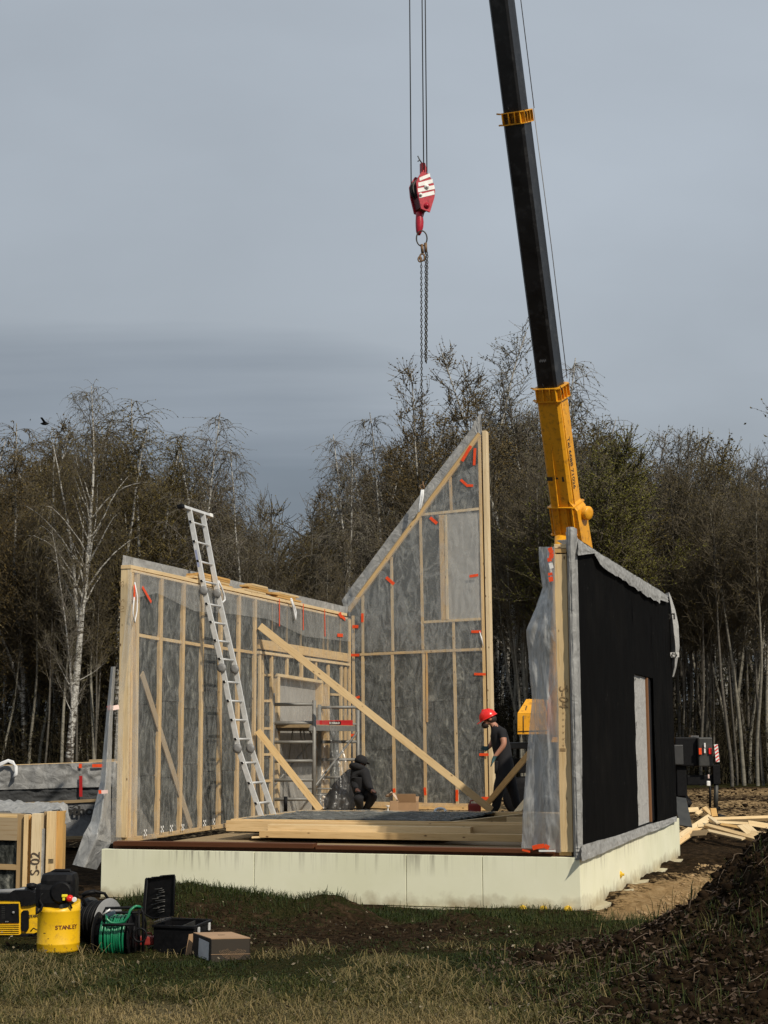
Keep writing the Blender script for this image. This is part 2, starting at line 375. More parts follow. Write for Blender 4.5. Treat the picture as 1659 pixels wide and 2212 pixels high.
def m_foundation():
    m, t, b, o = new_mat('pale_foundation_board'); v = coords(t, rnd=False)
    n = noise(t, v, 1.3, 6, 0.6); n3 = noise(t, v, 90, 2, 0.5)
    col = ramp(t, n, [(0.3, (0.76, 0.755, 0.55)), (0.7, (0.84, 0.83, 0.64))])
    # run-down dirt from the top edge
    tc = N(t, 'ShaderNodeTexCoord'); sp = N(t, 'ShaderNodeSeparateXYZ'); L(t, tc.outputs['Object'], sp.inputs[0])
    drip = noise(t, coords(t, (9, 9, 0.45), rnd=False), 1.4, 4, 0.65); patch = noise(t, coords(t, (0.7, 0.7, 0.1), rnd=False), 1.0, 2)
    top = N(t, 'ShaderNodeMapRange', inp={1: -0.26, 2: -0.02, 3: 0.0, 4: 1.0}); L(t, sp.outputs[2], top.inputs[0])
    k = math_(t, 'MULTIPLY', ramp(t, drip, [(0.50, 0.0), (0.60, 0.75)]), math_(t, 'MULTIPLY', top.outputs[0], ramp(t, patch, [(0.45, 0.15), (0.6, 1.0)])))
    col = mixc(t, k, col, (0.28, 0.26, 0.20))
    soilk = N(t, 'ShaderNodeMapRange', inp={1: -0.44, 2: -0.60, 3: 0.0, 4: 0.75}); L(t, math_(t, 'ADD', sp.outputs[2], math_(t, 'MULTIPLY', math_(t, 'SUBTRACT', noise(t, v, 6, 5), 0.5), 0.35)), soilk.inputs[0])
    col = mixc(t, soilk.outputs[0], col, (0.30, 0.23, 0.13))
    sp2 = N(t, 'ShaderNodeTexVoronoi', inp={'Scale': 2.1, 'Randomness': 1.0}); L(t, v, sp2.inputs['Vector'])
    col = mixc(t, ramp(t, sp2.outputs['Distance'], [(0.02, 0.8), (0.04, 0.0)]), col, (0.12, 0.09, 0.05))
    L(t, col, b.inputs['Base Color']); b.inputs['Roughness'].default_value = 0.75; b.inputs['Specular IOR Level'].default_value = 0.25
    bump(t, b, n3, 0.1, 0.002); return m
FOUND = m_foundation()
def m_ground():
    m, t, b, o = new_mat('site_ground'); v = coords(t, kind='Object', rnd=False)
    at = N(t, 'ShaderNodeAttribute', attribute_name='cover'); sp = N(t, 'ShaderNodeSeparateColor'); L(t, at.outputs['Color'], sp.inputs[0])
    f = noise(t, v, 9, 9, 0.7); f2 = noise(t, v, 45, 5, 0.7); big = noise(t, v, 0.8, 4)
    soil = ramp(t, f, [(0.32, (0.006, 0.0042, 0.0025)), (0.5, (0.026, 0.0165, 0.0085)), (0.68, (0.075, 0.048, 0.026))])
    sand = ramp(t, f, [(0.32, (0.17, 0.105, 0.048)), (0.5, (0.31, 0.205, 0.10)), (0.7, (0.42, 0.30, 0.165))])
    turf = ramp(t, f2, [(0.35, (0.009, 0.010, 0.003)), (0.5, (0.024, 0.024, 0.008)), (0.68, (0.060, 0.050, 0.020))])
    dry = ramp(t, f2, [(0.35, (0.045, 0.036, 0.016)), (0.65, (0.17, 0.14, 0.075))])
    def edge(x, w=0.5): return ramp(t, math_(t, 'ADD', x, math_(t, 'MULTIPLY', math_(t, 'SUBTRACT', f, 0.5), 1.2)), [(0.42, 0.0), (0.58, 1.0)])
    col = mixc(t, edge(sp.outputs[0]), turf, soil)
    col = mixc(t, edge(sp.outputs[2]), col, dry)
    col = mixc(t, edge(sp.outputs[1]), col, sand)
    L(t, col, b.inputs['Base Color']); b.inputs['Roughness'].default_value = 1.0; b.inputs['Specular IOR Level'].default_value = 0.03
    bump(t, b, math_(t, 'ADD', f, math_(t, 'MULTIPLY', f2, 0.4)), 0.9, 0.06); return m
GROUND = m_ground()
def m_blade(name, stops, trans=0.3):
    m, t, b, o = new_mat(name); at = N(t, 'ShaderNodeAttribute', attribute_name='tint')
    col = ramp(t, at.outputs['Fac'], stops); L(t, col, b.inputs['Base Color']); b.inputs['Roughness'].default_value = 0.6; b.inputs['Specular IOR Level'].default_value = 0.25
    tl = N(t, 'ShaderNodeBsdfTranslucent'); L(t, col, tl.inputs[0]); mx = N(t, 'ShaderNodeMixShader'); mx.inputs[0].default_value = trans
    L(t, b.outputs[0], mx.inputs[1]); L(t, tl.outputs[0], mx.inputs[2]); L(t, mx.outputs[0], o.inputs[0]); return m
BLADE = m_blade('grass_blades', [(0.0, (0.013, 0.023, 0.002)), (0.35, (0.032, 0.047, 0.006)), (0.6, (0.085, 0.078, 0.019)), (1.0, (0.30, 0.225, 0.10))])
def m_bark(name, white=True, dark=(0.05, 0.04, 0.03)):
    m, t, b, o = new_mat(name)
    v = coords(t, (1, 1, 3.2)); n = noise(t, v, 3.0, 6, 0.7, 0.5); fine = noise(t, coords(t, (4, 4, 22)), 2.0, 3)
    if white:
        tc = N(t, 'ShaderNodeTexCoord'); sp = N(t, 'ShaderNodeSeparateXYZ'); L(t, tc.outputs['Object'], sp.inputs[0])
        low = N(t, 'ShaderNodeMapRange', inp={1: 4.0, 2: 0.0, 3: 0.0, 4: 0.17}); L(t, sp.outputs[2], low.inputs[0])
        k = ramp(t, math_(t, 'ADD', n, low.outputs[0]), [(0.50, 0.0), (0.60, 1.0)])
        base = ramp(t, fine, [(0.35, (0.30, 0.29, 0.27)), (0.6, (0.55, 0.54, 0.50))])
        col = mixc(t, k, base, dark)
    else:
        col = ramp(t, n, [(0.3, dark), (0.7, tuple(x * 2.6 for x in dark))])
    L(t, col, b.inputs['Base Color']); b.inputs['Roughness'].default_value = 0.8; b.inputs['Specular IOR Level'].default_value = 0.2
    bump(t, b, n, 0.4, 0.02); return m
BARKM = m_bark('mottled_bark', False, (0.105, 0.098, 0.080)); BARKW = m_bark('birch_bark'); BARKG = m_bark('grey_bark', False, (0.055, 0.050, 0.042))
def m_twig(name, a, bcol):
    m, t, b, o = new_mat(name); n = noise(t, coords(t), 0.6, 3); L(t, ramp(t, n, [(0.3, a), (0.7, bcol)]), b.inputs['Base Color']); b.inputs['Roughness'].default_value = 0.8
    b.inputs['Specular IOR Level'].default_value = 0.15; return m
TWIG = m_twig('birch_twigs', (0.060, 0.050, 0.034), (0.135, 0.115, 0.082))
TWIGG = m_twig('grey_twigs', (0.10, 0.088, 0.074), (0.23, 0.205, 0.175))
LEAFO = m_twig('olive_buds', (0.105, 0.083, 0.020), (0.19, 0.145, 0.042))
LEAFB = m_twig('brown_catkins', (0.100, 0.068, 0.022), (0.175, 0.125, 0.044))
LEAFG = m_twig('fresh_green_buds', (0.110, 0.108, 0.018), (0.18, 0.175, 0.032))
LEAFY = m_twig('grey_olive_buds', (0.085, 0.080, 0.045), (0.17, 0.155, 0.095))

# ------------------------------------------------------------------ house frame
A0 = onz(213, 1834); B0 = onz(1253, 1852); C0 = onz(1467, 1775.6)
A0 = B0 - V * (B0 - A0).length                 # the slab front runs square to its side
LEN_R = (onp(1467, 1768, B0, V) - B0).dot(U); C0 = B0 + U * LEN_R
LW = onz(270, 1820); LWn = V                   # inner face of the left wall
RWo = B0.copy()                                # outer face of the right wall
TW = onp(760, 1748, onz(760, 1748), U)         # foot of the gable panel
GAB = TW.copy()
def lw(x, y, off=0.0): return onp(x, y, LW + V * off, V)
def rw(x, y, off=0.0): return onp(x, y, RWo + V * off, V)
def gw(x, y, off=0.0): return onp(x, y, GAB - U * off, U)

# ------------------------------------------------------------------ ground
def ground_z(x, y, fine=True):
    x = np.asarray(x, float); y = np.asarray(y, float)
    z = np.interp(y, [-30, 0, 8, 12, 13.4, 15.5, 18, 60, 90, 400], [-0.1, -0.2, -0.26, -0.312, -0.35, -0.52, -0.6, -0.6, -0.6, -0.2])
    def g(cx, cy, sx, sy, h): return h * np.exp(-((x - cx) / sx) ** 2 - ((y - cy) / sy) ** 2)
    # grassy banks left against the foundation
    z = z + g(-2.05, 16.0, 0.62, 1.1, 0.34) + g(-1.15, 15.9, 0.75, 0.9, 0.22) + g(-0.45, 15.6, 0.36, 0.5, 0.22) + g(0.70, 15.3, 0.34, 0.45, 0.17) + g(-2.9, 15.6, 0.5, 0.9, 0.10)
    # the soil mound on the right
    H = np.interp(x, [0.7, 1.0, 1.35, 1.8, 2.25, 2.6, 2.8, 3.6, 5.5, 9, 14], [0, 0.02, 0.08, 0.22, 0.46, 0.78, 0.98, 1.18, 1.1, 0.7, 0.1])
    fy = np.where(y < 11.0, np.exp(-((y - 11.0) / 2.5) ** 2), np.exp(-((y - 11.0) / 1.5) ** 2))
    z = z + H * fy
    # dug-out strip of sand along the right side of the slab
    z = z - 0.10 * np.exp(-((x - 4.3 - (y - 20) * 0.33) / 0.9) ** 2) * np.clip((y - 16) / 1.5, 0, 1) * np.clip((26 - y) / 3, 0, 1)
    z = z + 0.16 * np.exp(-((x - 4.6 - (y - 20) * 0.30) / 0.45) ** 2) * np.clip((y - 17) / 1.5, 0, 1) * np.clip((25 - y) / 3, 0, 1)
    if fine:
        rough = 0.05 + 0.10 * np.exp(-((y - 14.8) / 1.6) ** 2) + 0.17 * np.clip(H * fy * 1.6, 0, 1) + 0.12 * ((y > 17) & (y < 26) & (x > 2.5))
        z = z + rough * fbm(x * 1.7, y * 1.7, 3, 5, 0.6) * 1.4
        z = z + (np.clip(H * fy * 1.5, 0, 1) * 0.10 + 0.012) * np.abs(fbm(x * 6, y * 6, 9, 3)) * 2
        rut = np.clip((y - 26) / 4, 0, 1) * np.clip((62 - y) / 8, 0, 1)
        z = z + rut * 0.13 * np.sin(y * 2.1 + 1.5 * fbm(x * 0.25, y * 0.4, 5) * 6) * 0.6 + rut * 0.22 * fbm(x * .8, y * 1.1, 7, 4)
    return z
def build_ground():
    rows = np.concatenate([np.linspace(-30, 6.4, 14)[:-1], 6.4 * np.exp(np.linspace(0, math.log(26 / 6.4), 330)), 26 * np.exp(np.linspace(0.008, math.log(700 / 26), 150))])
    s = np.concatenate([[-1.6, -1.3, -1.15, -1.06], np.linspace(-1, 1, 341), [1.06, 1.15, 1.3, 1.6]])
    a = np.abs(s)
    Y, S = np.meshgrid(rows, s, indexing='ij')
    half = 0.30 * np.maximum(Y, 5) + 1.6
    X = S * half; out = np.abs(S) > 1.0
    X = np.where(out, np.sign(S) * (half + (np.abs(S) - 1) * (70 + 1.4 * np.abs(Y))), X)
    Zg = ground_z(X, Y)
    Zg = np.where(out & (Y < 30), np.minimum(Zg, 1.6), Zg)
    # keep the ground under the slab
    P = np.stack([X, Y, Zg], -1).reshape(-1, 3)
    du = (P[:, 0] - B0.x) * U.x + (P[:, 1] - B0.y) * U.y; dv = (P[:, 0] - B0.x) * V.x + (P[:, 1] - B0.y) * V.y
    ins = (du > 0.10) & (dv < -0.05) & (dv > -(B0 - A0).length + 0.05) & (du < 12)
    P[ins, 2] = np.minimum(P[ins, 2], -0.62)
    nr, nc = X.shape; idx = np.arange(nr * nc).reshape(nr, nc)
    F = np.stack([idx[:-1, :-1], idx[:-1, 1:], idx[1:, 1:], idx[1:, :-1]], -1).reshape(-1, 4)
    me = mesh_np('ground', P, F, True)
    x, y = P[:, 0], P[:, 1]
    H = np.interp(x, [0.7, 1.0, 1.35, 1.8, 2.25, 3], [0, 0.25, 0.6, 0.85, 1, 1]) * np.clip((14.2 - y) / 1.6, 0, 1)
    soil = np.maximum(H * 0.9, 0)
    soil = np.maximum(soil, 0.92 * np.exp(-((x + 0.3) / 2.5) ** 2 - ((y - 13.9) / 2.0) ** 2) + 0.6 * fbm(x * 1.2, y * 1.2, 21, 3) * ((y > 11.8) & (y < 17)))
    soil = np.where(y > 17, 0.78 + 0.5 * fbm(x * 0.3, y * 1.3, 31, 3), soil)
    soil = np.where((y > 60), 0.15, soil)
    sand = np.clip(1.0 - np.abs((x - (3.9 + (y - 19) * 0.30)) / 1.7), 0, 1) * 1.4 * np.clip((y - 15.9) / 0.6, 0, 1) * np.clip((24.5 - y) / 4, 0, 1)
    sand = np.where(x < 2.2, 0, sand)
    sand = np.maximum(sand, 0.62 * np.clip((y - 27) / 4, 0, 1) * np.clip((64 - y) / 6, 0, 1) * (0.75 + 0.8 * fbm(x * 0.25, y * 1.6, 41, 3)))
    dry = np.clip((11.4 - y) / 2.2, 0, 1) * np.clip((1.2 - x) / 0.8, 0, 1) * (0.62 + 0.9 * fbm(x * 1.5, y * 1.5, 51, 3))
    c = np.stack([soil, sand, dry, np.ones_like(x)], -1).clip(0, 1).astype(np.float32)
    at = me.color_attributes.new('cover', 'FLOAT_COLOR', 'POINT'); at.data.foreach_set('color', c.ravel())
    tag(link('ground', me, None, GROUND), 'churned building plot of dark soil, turf and sand', kind='structure')
build_ground()
def gz1(x, y): return float(ground_z(np.array([x]), np.array([y]))[0])

# ------------------------------------------------------------------ slab and foundation
WID = (B0 - A0).length
def slab():
    th = things('house_foundation', A0, 'pale green insulated foundation slab under the timber wall panels', 'foundation')
    # panels of board along the front and the right side with recessed joints
    cuts = [213, 546, 876, 1041, 1253]
    ks = [0.0] + [(onz(x, 1834 + (x - 213) * .0173) - A0).dot(V) for x in cuts[1:-1]] + [WID]
    for a, b in zip(ks[:-1], ks[1:]):
        mb = MB(); c = A0 + V * ((a + b) / 2) + U * 0.05
        mb.bbox((c.x, c.y, -0.29), (b - a - 0.007, 0.10, 0.57), 0.004, (V, U, Z)); mb.build('foundation_board', FOUND, th)
        mb = MB(); c = A0 + V * ((a + b) / 2) + U * 0.04
        mb.box((c.x, c.y, -0.65), (b - a - 0.007, 0.12, 0.13), (V, U, Z)); mb.build('foundation_board', FOUND, th)
    n = 5; 
    for i in range(n):
        a = 0.102 + (LEN_R - 0.102) * i / n; b = 0.102 + (LEN_R - 0.102) * (i + 1) / n; c = B0 + U * ((a + b) / 2) - V * 0.05
        mb = MB(); mb.bbox((c.x, c.y, -0.31), (0.10, b - a - 0.007, 0.62), 0.004, (V, U, Z)); mb.build('foundation_board', FOUND, th)
        mb = MB(); mb.bbox((c.x + .1, c.y + .02, -0.66), (0.16, b - a - 0.05, 0.10), 0.01, (V, U, Z)); mb.build('footing_strip', FOUND, th)
    mb = MB()
    w2 = WID - 1.9; l1 = LEN_R - 0.01; l2 = 10.8
    p = [A0 + V * .10 + U * .102, A0 + V * (WID - .102) + U * .102, A0 + V * (WID - .102) + U * l1, A0 + V * w2 + U * l1, A0 + V * w2 + U * l2, A0 + V * .10 + U * l2]
    mb.prism([Vector((q.x, q.y, -0.67)) for q in p], Z * 0.65)
    mb.build('concrete_slab', WOODG, th)
    # brown sill plate along the edge
    s0 = A0 + V * 0.10 + U * 0.11; s1 = B0 - V * 0.16 + U * 0.11
    beam('sill_plate', s0 + Z * 0.028, s1 + Z * 0.028, 0.09, 0.05, -U, SILL, th, bev=0.004)
    l0 = LW - V * 0.10; l0.z = 0.02
    return th
FD = slab()
# brown boards lying along the slab front
tag(beam('sill_board', A0 + V * .16 + U * .02 + Z * .062, A0 + V * (WID * .466) + U * .015 + Z * .072, 0.055, 0.15, -U, SILL, None), 'dark brown treated board lying on the slab edge, left of the pair', 'board')
tag(beam('sill_board', A0 + V * (WID * .47) + U * .03 + Z * .058, B0 - V * .30 + U * .02 + Z * .055, 0.045, 0.15, -U, SILL, None), 'dark brown treated board lying on the slab edge, right of the pair', 'board')

# yellow plugs sticking out at the foot of the foundation
for i, (px, py, dp, lab) in enumerate([(1132, 1968, 16.15, 'second yellow plug left of the slab corner'), (1176, 1969, 16.1, 'yellow plug nearest the grass in front of the slab corner'),
                          (1229, 1969, 16.5, 'yellow plug at the foot of the slab corner'), (1340, 1889, 18.3, 'yellow plug in the sand beside the right side of the slab')]):
    p = onp(px, py - 5, A0, U) - U * .07 if i < 3 else onp(px, py, B0, V); mb = MB(); ax = (V, Z, -U) if i < 3 else (U, Z, V)
    mb.lathe(p, [(0.036, -0.06), (0.036, 0.02), (0.018, 0.026), (0.016, 0.05)], 7, 0, ax, False); mb.lathe(p, [(0.048, -0.012), (0.044, 0.012)], 8, 0, ax, False)
    tag(mb.build('foundation_plug', PEG), lab, 'plug', 'yellow plugs at the foot of the foundation')

def sheet(name, rows, mat, parent=None, nu=24, nv=24, amp=0.03, fr=3.0, seed=0, nrm=None, fold=(1, 1), ripple=0.0, nrip=9):
    """rows: list of rows of points (same count), bilinear between them; wrinkled along its normal"""
    R = np.array([[list(p) for p in r] for r in rows]); nr, nc = R.shape[:2]
    u = np.linspace(0, nr - 1, nu); v = np.linspace(0, nc - 1, nv)
    iu = np.minimum(u.astype(int), nr - 2); iv = np.minimum(v.astype(int), nc - 2); fu = (u - iu)[:, None, None]; fv = (v - iv)[None, :, None]
    P = (R[iu][:, iv] * (1 - fu) + R[iu + 1][:, iv] * fu) * (1 - fv) + (R[iu][:, iv + 1] * (1 - fu) + R[iu + 1][:, iv + 1] * fu) * fv
    n = np.array(nrm if nrm is not None else (0, -1, 0), float)
    UU, VV = np.meshgrid(u / (nr - 1) * fold[0], v / (nc - 1) * fold[1], indexing='ij')
    d = amp * 2 * fbm(UU * fr, VV * fr, seed, 4) + ripple * np.sin(VV * nrip * 2 * math.pi + 3 * fbm(UU * 2, VV * 2, seed + 5) * 2)
    P = P + d[..., None] * n
    idx = np.arange(nu * nv).reshape(nu, nv); F = np.stack([idx[:-1, :-1], idx[:-1, 1:], idx[1:, 1:], idx[1:, :-1]], -1).reshape(-1, 4)
    return link(name, mesh_np(name, P.reshape(-1, 3), F, True), parent, mat)
def batts(rows, n, parent, nu, nv, amp, seed, nrm, fold):
    top, bot = rows; rr = random.Random(seed); cuts_ = [0.0] + sorted((k + rr.uniform(-.12, .12)) / n for k in range(1, n)) + [1.0]
    for k in range(n):
        a, b = cuts_[k] + .002, cuts_[k + 1] - .002; q = [[t_ * (1 - f) + b_ * f + Vector(nrm) * rr.uniform(-.008, .008) for t_, b_ in zip(top, bot)] for f in (a, b)]
        sheet('insulation_batt', q, WOOL, parent, max(10, nu // n), nv, amp, 3.0, seed * 7 + k, nrm, (fold[0] / n, fold[1]))
def tape(pts, w, proj, parent, off=0.03, mat=None, name='tape_strip'):
    """thin strip of tape laid along pixel points on a wall plane"""
    P = [proj(x, y, off) for x, y in pts]
    for a, b in zip(P[:-1], P[1:]):
        nn = V if proj is lw else (-U)
        o = beam(name, a, b, w, 0.003, nn, mat or TAPE, parent, bev=0.0005)

# ------------------------------------------------------------------ left wall panel
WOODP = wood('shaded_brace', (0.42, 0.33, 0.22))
def left_wall():
    th = things('wall_panel', LW - V * 0.1, 'long left wall panel, bare studs with grey wool behind clear film', 'wall panel', 'timber wall panels standing on the slab')
    m = WOOD
    def stud(x0, y0, x1, y1, w=0.045, d=0.145, off=0.0, mat=None, name='stud'):
        beam(name, lw(x0, y0, off), lw(x1, y1, off), w, d, V, mat or m, th)
    # end post facing the camera, doubled
    pt = lw(285, 1228); pb = lw(271, 1821); pb = Vector((pt.x, pt.y, 0.07))
    e = pt - U * 0.02
    for k, (dv, w, mm) in enumerate([(-0.076, 0.148, WOOD2)]):
        beam('end_post', Vector((e.x, e.y, pt.z)) + V * dv, Vector((e.x, e.y, 0.06)) + V * dv, w, 0.045, -U, mm, th)
    top = pt.z
    studs = [(299.5, 1240, 292.8, 1807), (351, 1250, 341.9, 1803), (399.5, 1260, 389.9, 1798), (440, 1270, 433.5, 1789), (480, 1279, 474.6, 1783), (519, 1286, 512.8, 1778), (553.5, 1292, 549, 1772)]
    for s in studs: stud(*s, w=0.082)
    stud(288, 1237, 281, 1812, 0.05, mat=WOOD2)
    # plates and rails
    stud(283, 1224, 750, 1328, 0.05, 0.15, 0.002, WOOD2, 'top_plate')
    stud(287, 1233, 751, 1336, 0.035, 0.15, 0.006, WOOD, 'top_plate')
    stud(275, 1815, 757, 1744, 0.06, 0.15, 0.004, WOOD, 'bottom_plate')
    xs = [(299.5, 1372), (351, 1380.5), (399.5, 1388), (440, 1394), (480, 1400), (519, 1405.5), (553.5, 1410)]
    for (xa, ya), (xb, yb) in zip(xs[:-1], xs[1:]):
        stud(xa - 1 + 2.5, ya, xb - 1 - 2.5, yb, 0.045, 0.12, -0.012, WOOD, 'blocking')
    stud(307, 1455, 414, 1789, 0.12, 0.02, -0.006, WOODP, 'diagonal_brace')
    # lintel and window framing on the right half
    stud(561, 1391, 756, 1421, 0.15, 0.045, 0.012, WOOD, 'lintel')
    stud(562, 1409, 757, 1436, 0.045, 0.15, 0.018, WOOD2, 'lintel_ledge')
    for x, y0, y1 in [(563, 1412, 1768), (569, 1412, 1768), (589, 1416, 1766), (711, 1436, 1752), (739, 1440, 1750), (748, 1441, 1748), (757, 1338, 1746)]: stud(x, y0, x - .5, y1, 0.065)
    for x, y0, y1 in [(622, 1420, 1459), (653.6, 1425, 1464), (684, 1429, 1469)]: stud(x, y0, x, y1, 0.07)
    for x, y0, y1 in [(589, 1300, 1392), (621, 1307, 1397), (651, 1314, 1401), (700, 1325, 1408), (709, 1327, 1410), (736, 1333, 1414)]: stud(x, y0, x, y1, 0.035, 0.1, -0.02, WOODG)
    for y in (1458, 1514, 1573.6, 1630, 1687): stud(571.5, y, 586.5, y - (y - 1597) * .005, 0.04, 0.1, -0.015, WOOD, 'blocking')
    stud(603, 1462, 602, 1764, 0.10, 0.145, 0.0, WOOD2, 'window_jamb'); stud(697, 1474, 696, 1755, 0.08, 0.145, 0.0, WOOD, 'window_jamb')
    stud(600, 1458, 698, 1473, 0.05, 0.145, 0.004, WOOD2, 'window_head')
    for (xa, xb) in ((716, 735),):
        stud(xa, 1500, xb, 1501, 0.04, 0.1, -0.015, WOOD, 'blocking')
    # mineral wool pillows between the studs
    cuts = [301, 347, 395, 437, 477.5, 516, 551.5, 589, 621, 651, 680, 709, 739, 757]
    def topy(x): return 1226 + .2206 * (x - 287.5) + 9
    def boty(x): return 1817 + (x - 275) * (-0.1473)
    for i, (xa, xb) in enumerate(zip(cuts[:-1], cuts[1:])):
        if xa < 551: spans = [(0.0, 1.0)]
        else: spans = [(0, 1.0)]
        y0a, y0b, y1a, y1b = topy(xa), topy(xb), boty(xa), boty(xb)
        if 600 < xb <= 700 or 603 <= xa < 697:
            y1a = 1458 + (xa - 600) * .153; y1b = 1458 + (xb - 600) * .153
        rows = [[lw(xa, y0a, -0.04), lw(xb, y0b, -0.04)], [lw(xa, y1a, -0.04), lw(xb, y1b, -0.04)]]
        batts(rows, 4 if y1a > 1600 else 2, th, 60, 12, 0.018, 100 + i, tuple(V), (5, 1))
    q = [[lw(600, 1458, -0.12), lw(698, 1473, -0.12)], [lw(599, 1766, -0.12), lw(697, 1756, -0.12)]]
    sheet('window_membrane', q, OPEN, th, 20, 14, 0.012, 2.0, 77, tuple(V))
    # back of the panel and the pale membrane sticking out above it
    c0 = LW - V * 0.15; pts = [lw(283, 1226, -0.16), lw(757, 1332, -0.16), lw(757, 1745, -0.16), lw(272, 1818, -0.16)]
    MB().prism(pts, -V * 0.03).build('sheathing', MEMBD, th)
    rows = [[lw(x + 4, 1197.5 + .232 * (x - 256) - (6 if x == 740 else 0), -0.2) for x in (262, 340, 430, 520, 610, 700, 748)], [lw(x, 1234 + .2206 * (x - 256), -0.195) for x in (262, 340, 430, 520, 610, 700, 748)]]
    sheet('outer_membrane', rows, MEMB, th, 8, 90, 0.014, 5, 11, tuple(V), (0.3, 6))
    # membrane wrapped over the end
    eo = lw(283, 1222, -0.2); ei = LW - V * 0.155; t0 = Vector((eo.x, eo.y, eo.z + .08)) - U * 0.03; b0 = Vector((eo.x, eo.y, 0.0)) - U * 0.03
    rows = [[t0 - V * 0.0, t0 + V * 0.045], [b0 - V * 0.0, b0 + V * 0.045]]
    sheet('end_membrane', rows, MEMB, th, 60, 8, 0.006, 8, 12, tuple(U), (8, 1))
    # clear film over the inner face, a second layer along the top
    def fr(ys, xs, off): return [[lw(x, f(x), off) for x in xs] for f in ys]
    X7 = (276, 340, 420, 500, 580, 660, 757)
    sheet('clear_film', fr([lambda x: topy(x) - 4, lambda x: (topy(x) + boty(x)) / 2, lambda x: boty(x) + 1], X7, 0.022), FILM, th, 50, 90, 0.006, 5, 13, tuple(V), (4, 8))
    sheet('clear_film_overlap', fr([lambda x: topy(x) - 3, lambda x: topy(x) + 20, lambda x: topy(x) + 46 + 12 * math.sin(x * .05)], (290, 340, 420, 500, 580, 660, 757), 0.034), FILM2, th, 16, 90, 0.008, 6, 14, tuple(V), (1, 9))
    # film drawn round the end post and gathered low down
    a = [lw(283, 1236, 0.05), lw(283, 1500, 0.04), lw(276, 1700, 0.05), lw(268, 1822, 0.06)]
    rows = [[a[0] - U * .03, a[0] + U * .02], [a[1] - V * .16 - U * .05, lw(300, 1500, 0.045)], [a[2] - V * .19 - U * .06, lw(302, 1740, 0.05)], [a[3] - V * .17 - U * .05, lw(340, 1812, 0.06)]]
    sheet('gathered_film', rows, FILM2, th, 50, 14, 0.012, 4, 15, tuple(V - U), (4, 1))
    # orange tape
    for pts, w in [([(291, 1263), (290.5, 1296)], .045), ([(308, 1268), (327, 1301)], .045), ([(603.8, 1294), (604, 1353)], .03), ([(655.4, 1304), (655.4, 1361)], .03),
                   ([(701.5, 1316), (702.5, 1375)], .03), ([(732, 1326), (746, 1338)], .06), ([(736, 1322), (736.5, 1335)], .06), ([(729, 1372), (741, 1372.5)], .06)]:
        tape(pts, w, lw, th, 0.05)
    p = lw(283, 1527, 0)
    for (x0, x1, mat) in ((232, 241, TAPE), (241, 257, PINK)):
        a = atd(x0, 1530, p.y - .15); b = atd(x1, 1527, p.y - .12); beam('tape_strip', a, b, 0.06, 0.003, -U, mat, th, bev=.0005)
    for (x0, x1, mat) in ((213, 219, TAPE), (219, 233, PINK)):
        a = atd(x0, 1711, p.y - .6); b = atd(x1, 1710, p.y - .6); beam('tape_strip', a, b, 0.045, 0.003, -U, mat, th, bev=.0005)
    # small black-and-white print marks low on the film
    for x, y in ((314, 1799), (350.5, 1791), (370.5, 1789), (395, 1787), (442, 1778), (461, 1775)):
        mb = MB(); c = lw(x, y, 0.034)
        for i in range(3):
            for j in range(3):
                if (i + j) % 2 == 0: mb.box(c + U * (i - 1) * .03 + Z * (j - 1) * .03, (.028, .002, .028), (U, V, Z))
        mb.build('printed_mark', WHITE, th)
    # the white loop of sling hanging from the top corner
    mb = MB(); c = lw(294, 1290, 0.06)
    mb.tube([lw(291, 1258, .05), lw(297, 1290, .07), lw(296, 1320, .08), lw(291, 1345, .08), lw(287, 1325, .08), lw(290, 1290, .08)], 0.009, 6); mb.build('string_loop', SLING, th)
    # loose grey membrane hanging beyond the corner
    d = p.y
    L_ = [(240, 1440), (228, 1560), (217, 1690), (196, 1775), (179.6, 1804), (157, 1868)]
    R_ = [(250, 1440), (243, 1560), (240, 1690), (239, 1780), (239, 1822), (209, 1879)]
    rows = [[atd(a_[0], a_[1], d - 0.25 - .06 * i), atd((a_[0] + b_[0]) / 2, (a_[1] + b_[1]) / 2, d - 0.42 - .05 * i), atd(b_[0], b_[1], d - 0.12 - .03 * i)] for i, (a_, b_) in enumerate(zip(L_, R_))]
    sheet('hanging_membrane', rows[2:], MEMB, th, 40, 26, 0.035, 3, 17, (0.3, -1, 0), (2, 1))
    sheet('hanging_film', rows[:5], FILM3, th, 40, 20, 0.02, 3, 18, (0.3, -1, 0), (2, 1))
    # pencilled code on the post
    return th
LWALL = left_wall()
def lettering(txt, origin, xdir, updir, size, mat, parent=None, ext=0.0006, name='lettering', bold=0.0, sx=1.0, shear=0.0, label=None):
    cu = bpy.data.curves.new(name, 'FONT'); cu.body = txt; cu.size = size; cu.extrude = ext; cu.offset = bold; cu.shear = shear; cu.align_x = 'CENTER'; cu.align_y = 'CENTER'
    X = Vector(xdir).normalized(); Y = Vector(updir); Y = (Y - X * Y.dot(X)).normalized(); n = X.cross(Y)
    Mx = Matrix.Identity(4)
    for i in range(3): Mx[i][0] = X[i] * sx; Mx[i][1] = Y[i]; Mx[i][2] = n[i]; Mx[i][3] = origin[i]
    tmp = bpy.data.objects.new(name + '_text', cu); COL.objects.link(tmp)
    me = bpy.data.meshes.new_from_object(tmp.evaluated_get(bpy.context.evaluated_depsgraph_get())); bpy.data.objects.remove(tmp); bpy.data.curves.remove(cu)
    me.name = name; me.materials.clear()
    return link(name, me, parent, mat, Mx)
e = LW - V * 0.076 - U * 0.025
INK2 = plain('pencil_line', (0.30, 0.20, 0.10), 0.7)
_p = onp(262, 1310, e - U * .01, U)
lettering('S-01', _p, -Z, V, 0.11, INK2, LWALL, name='pencil_code')
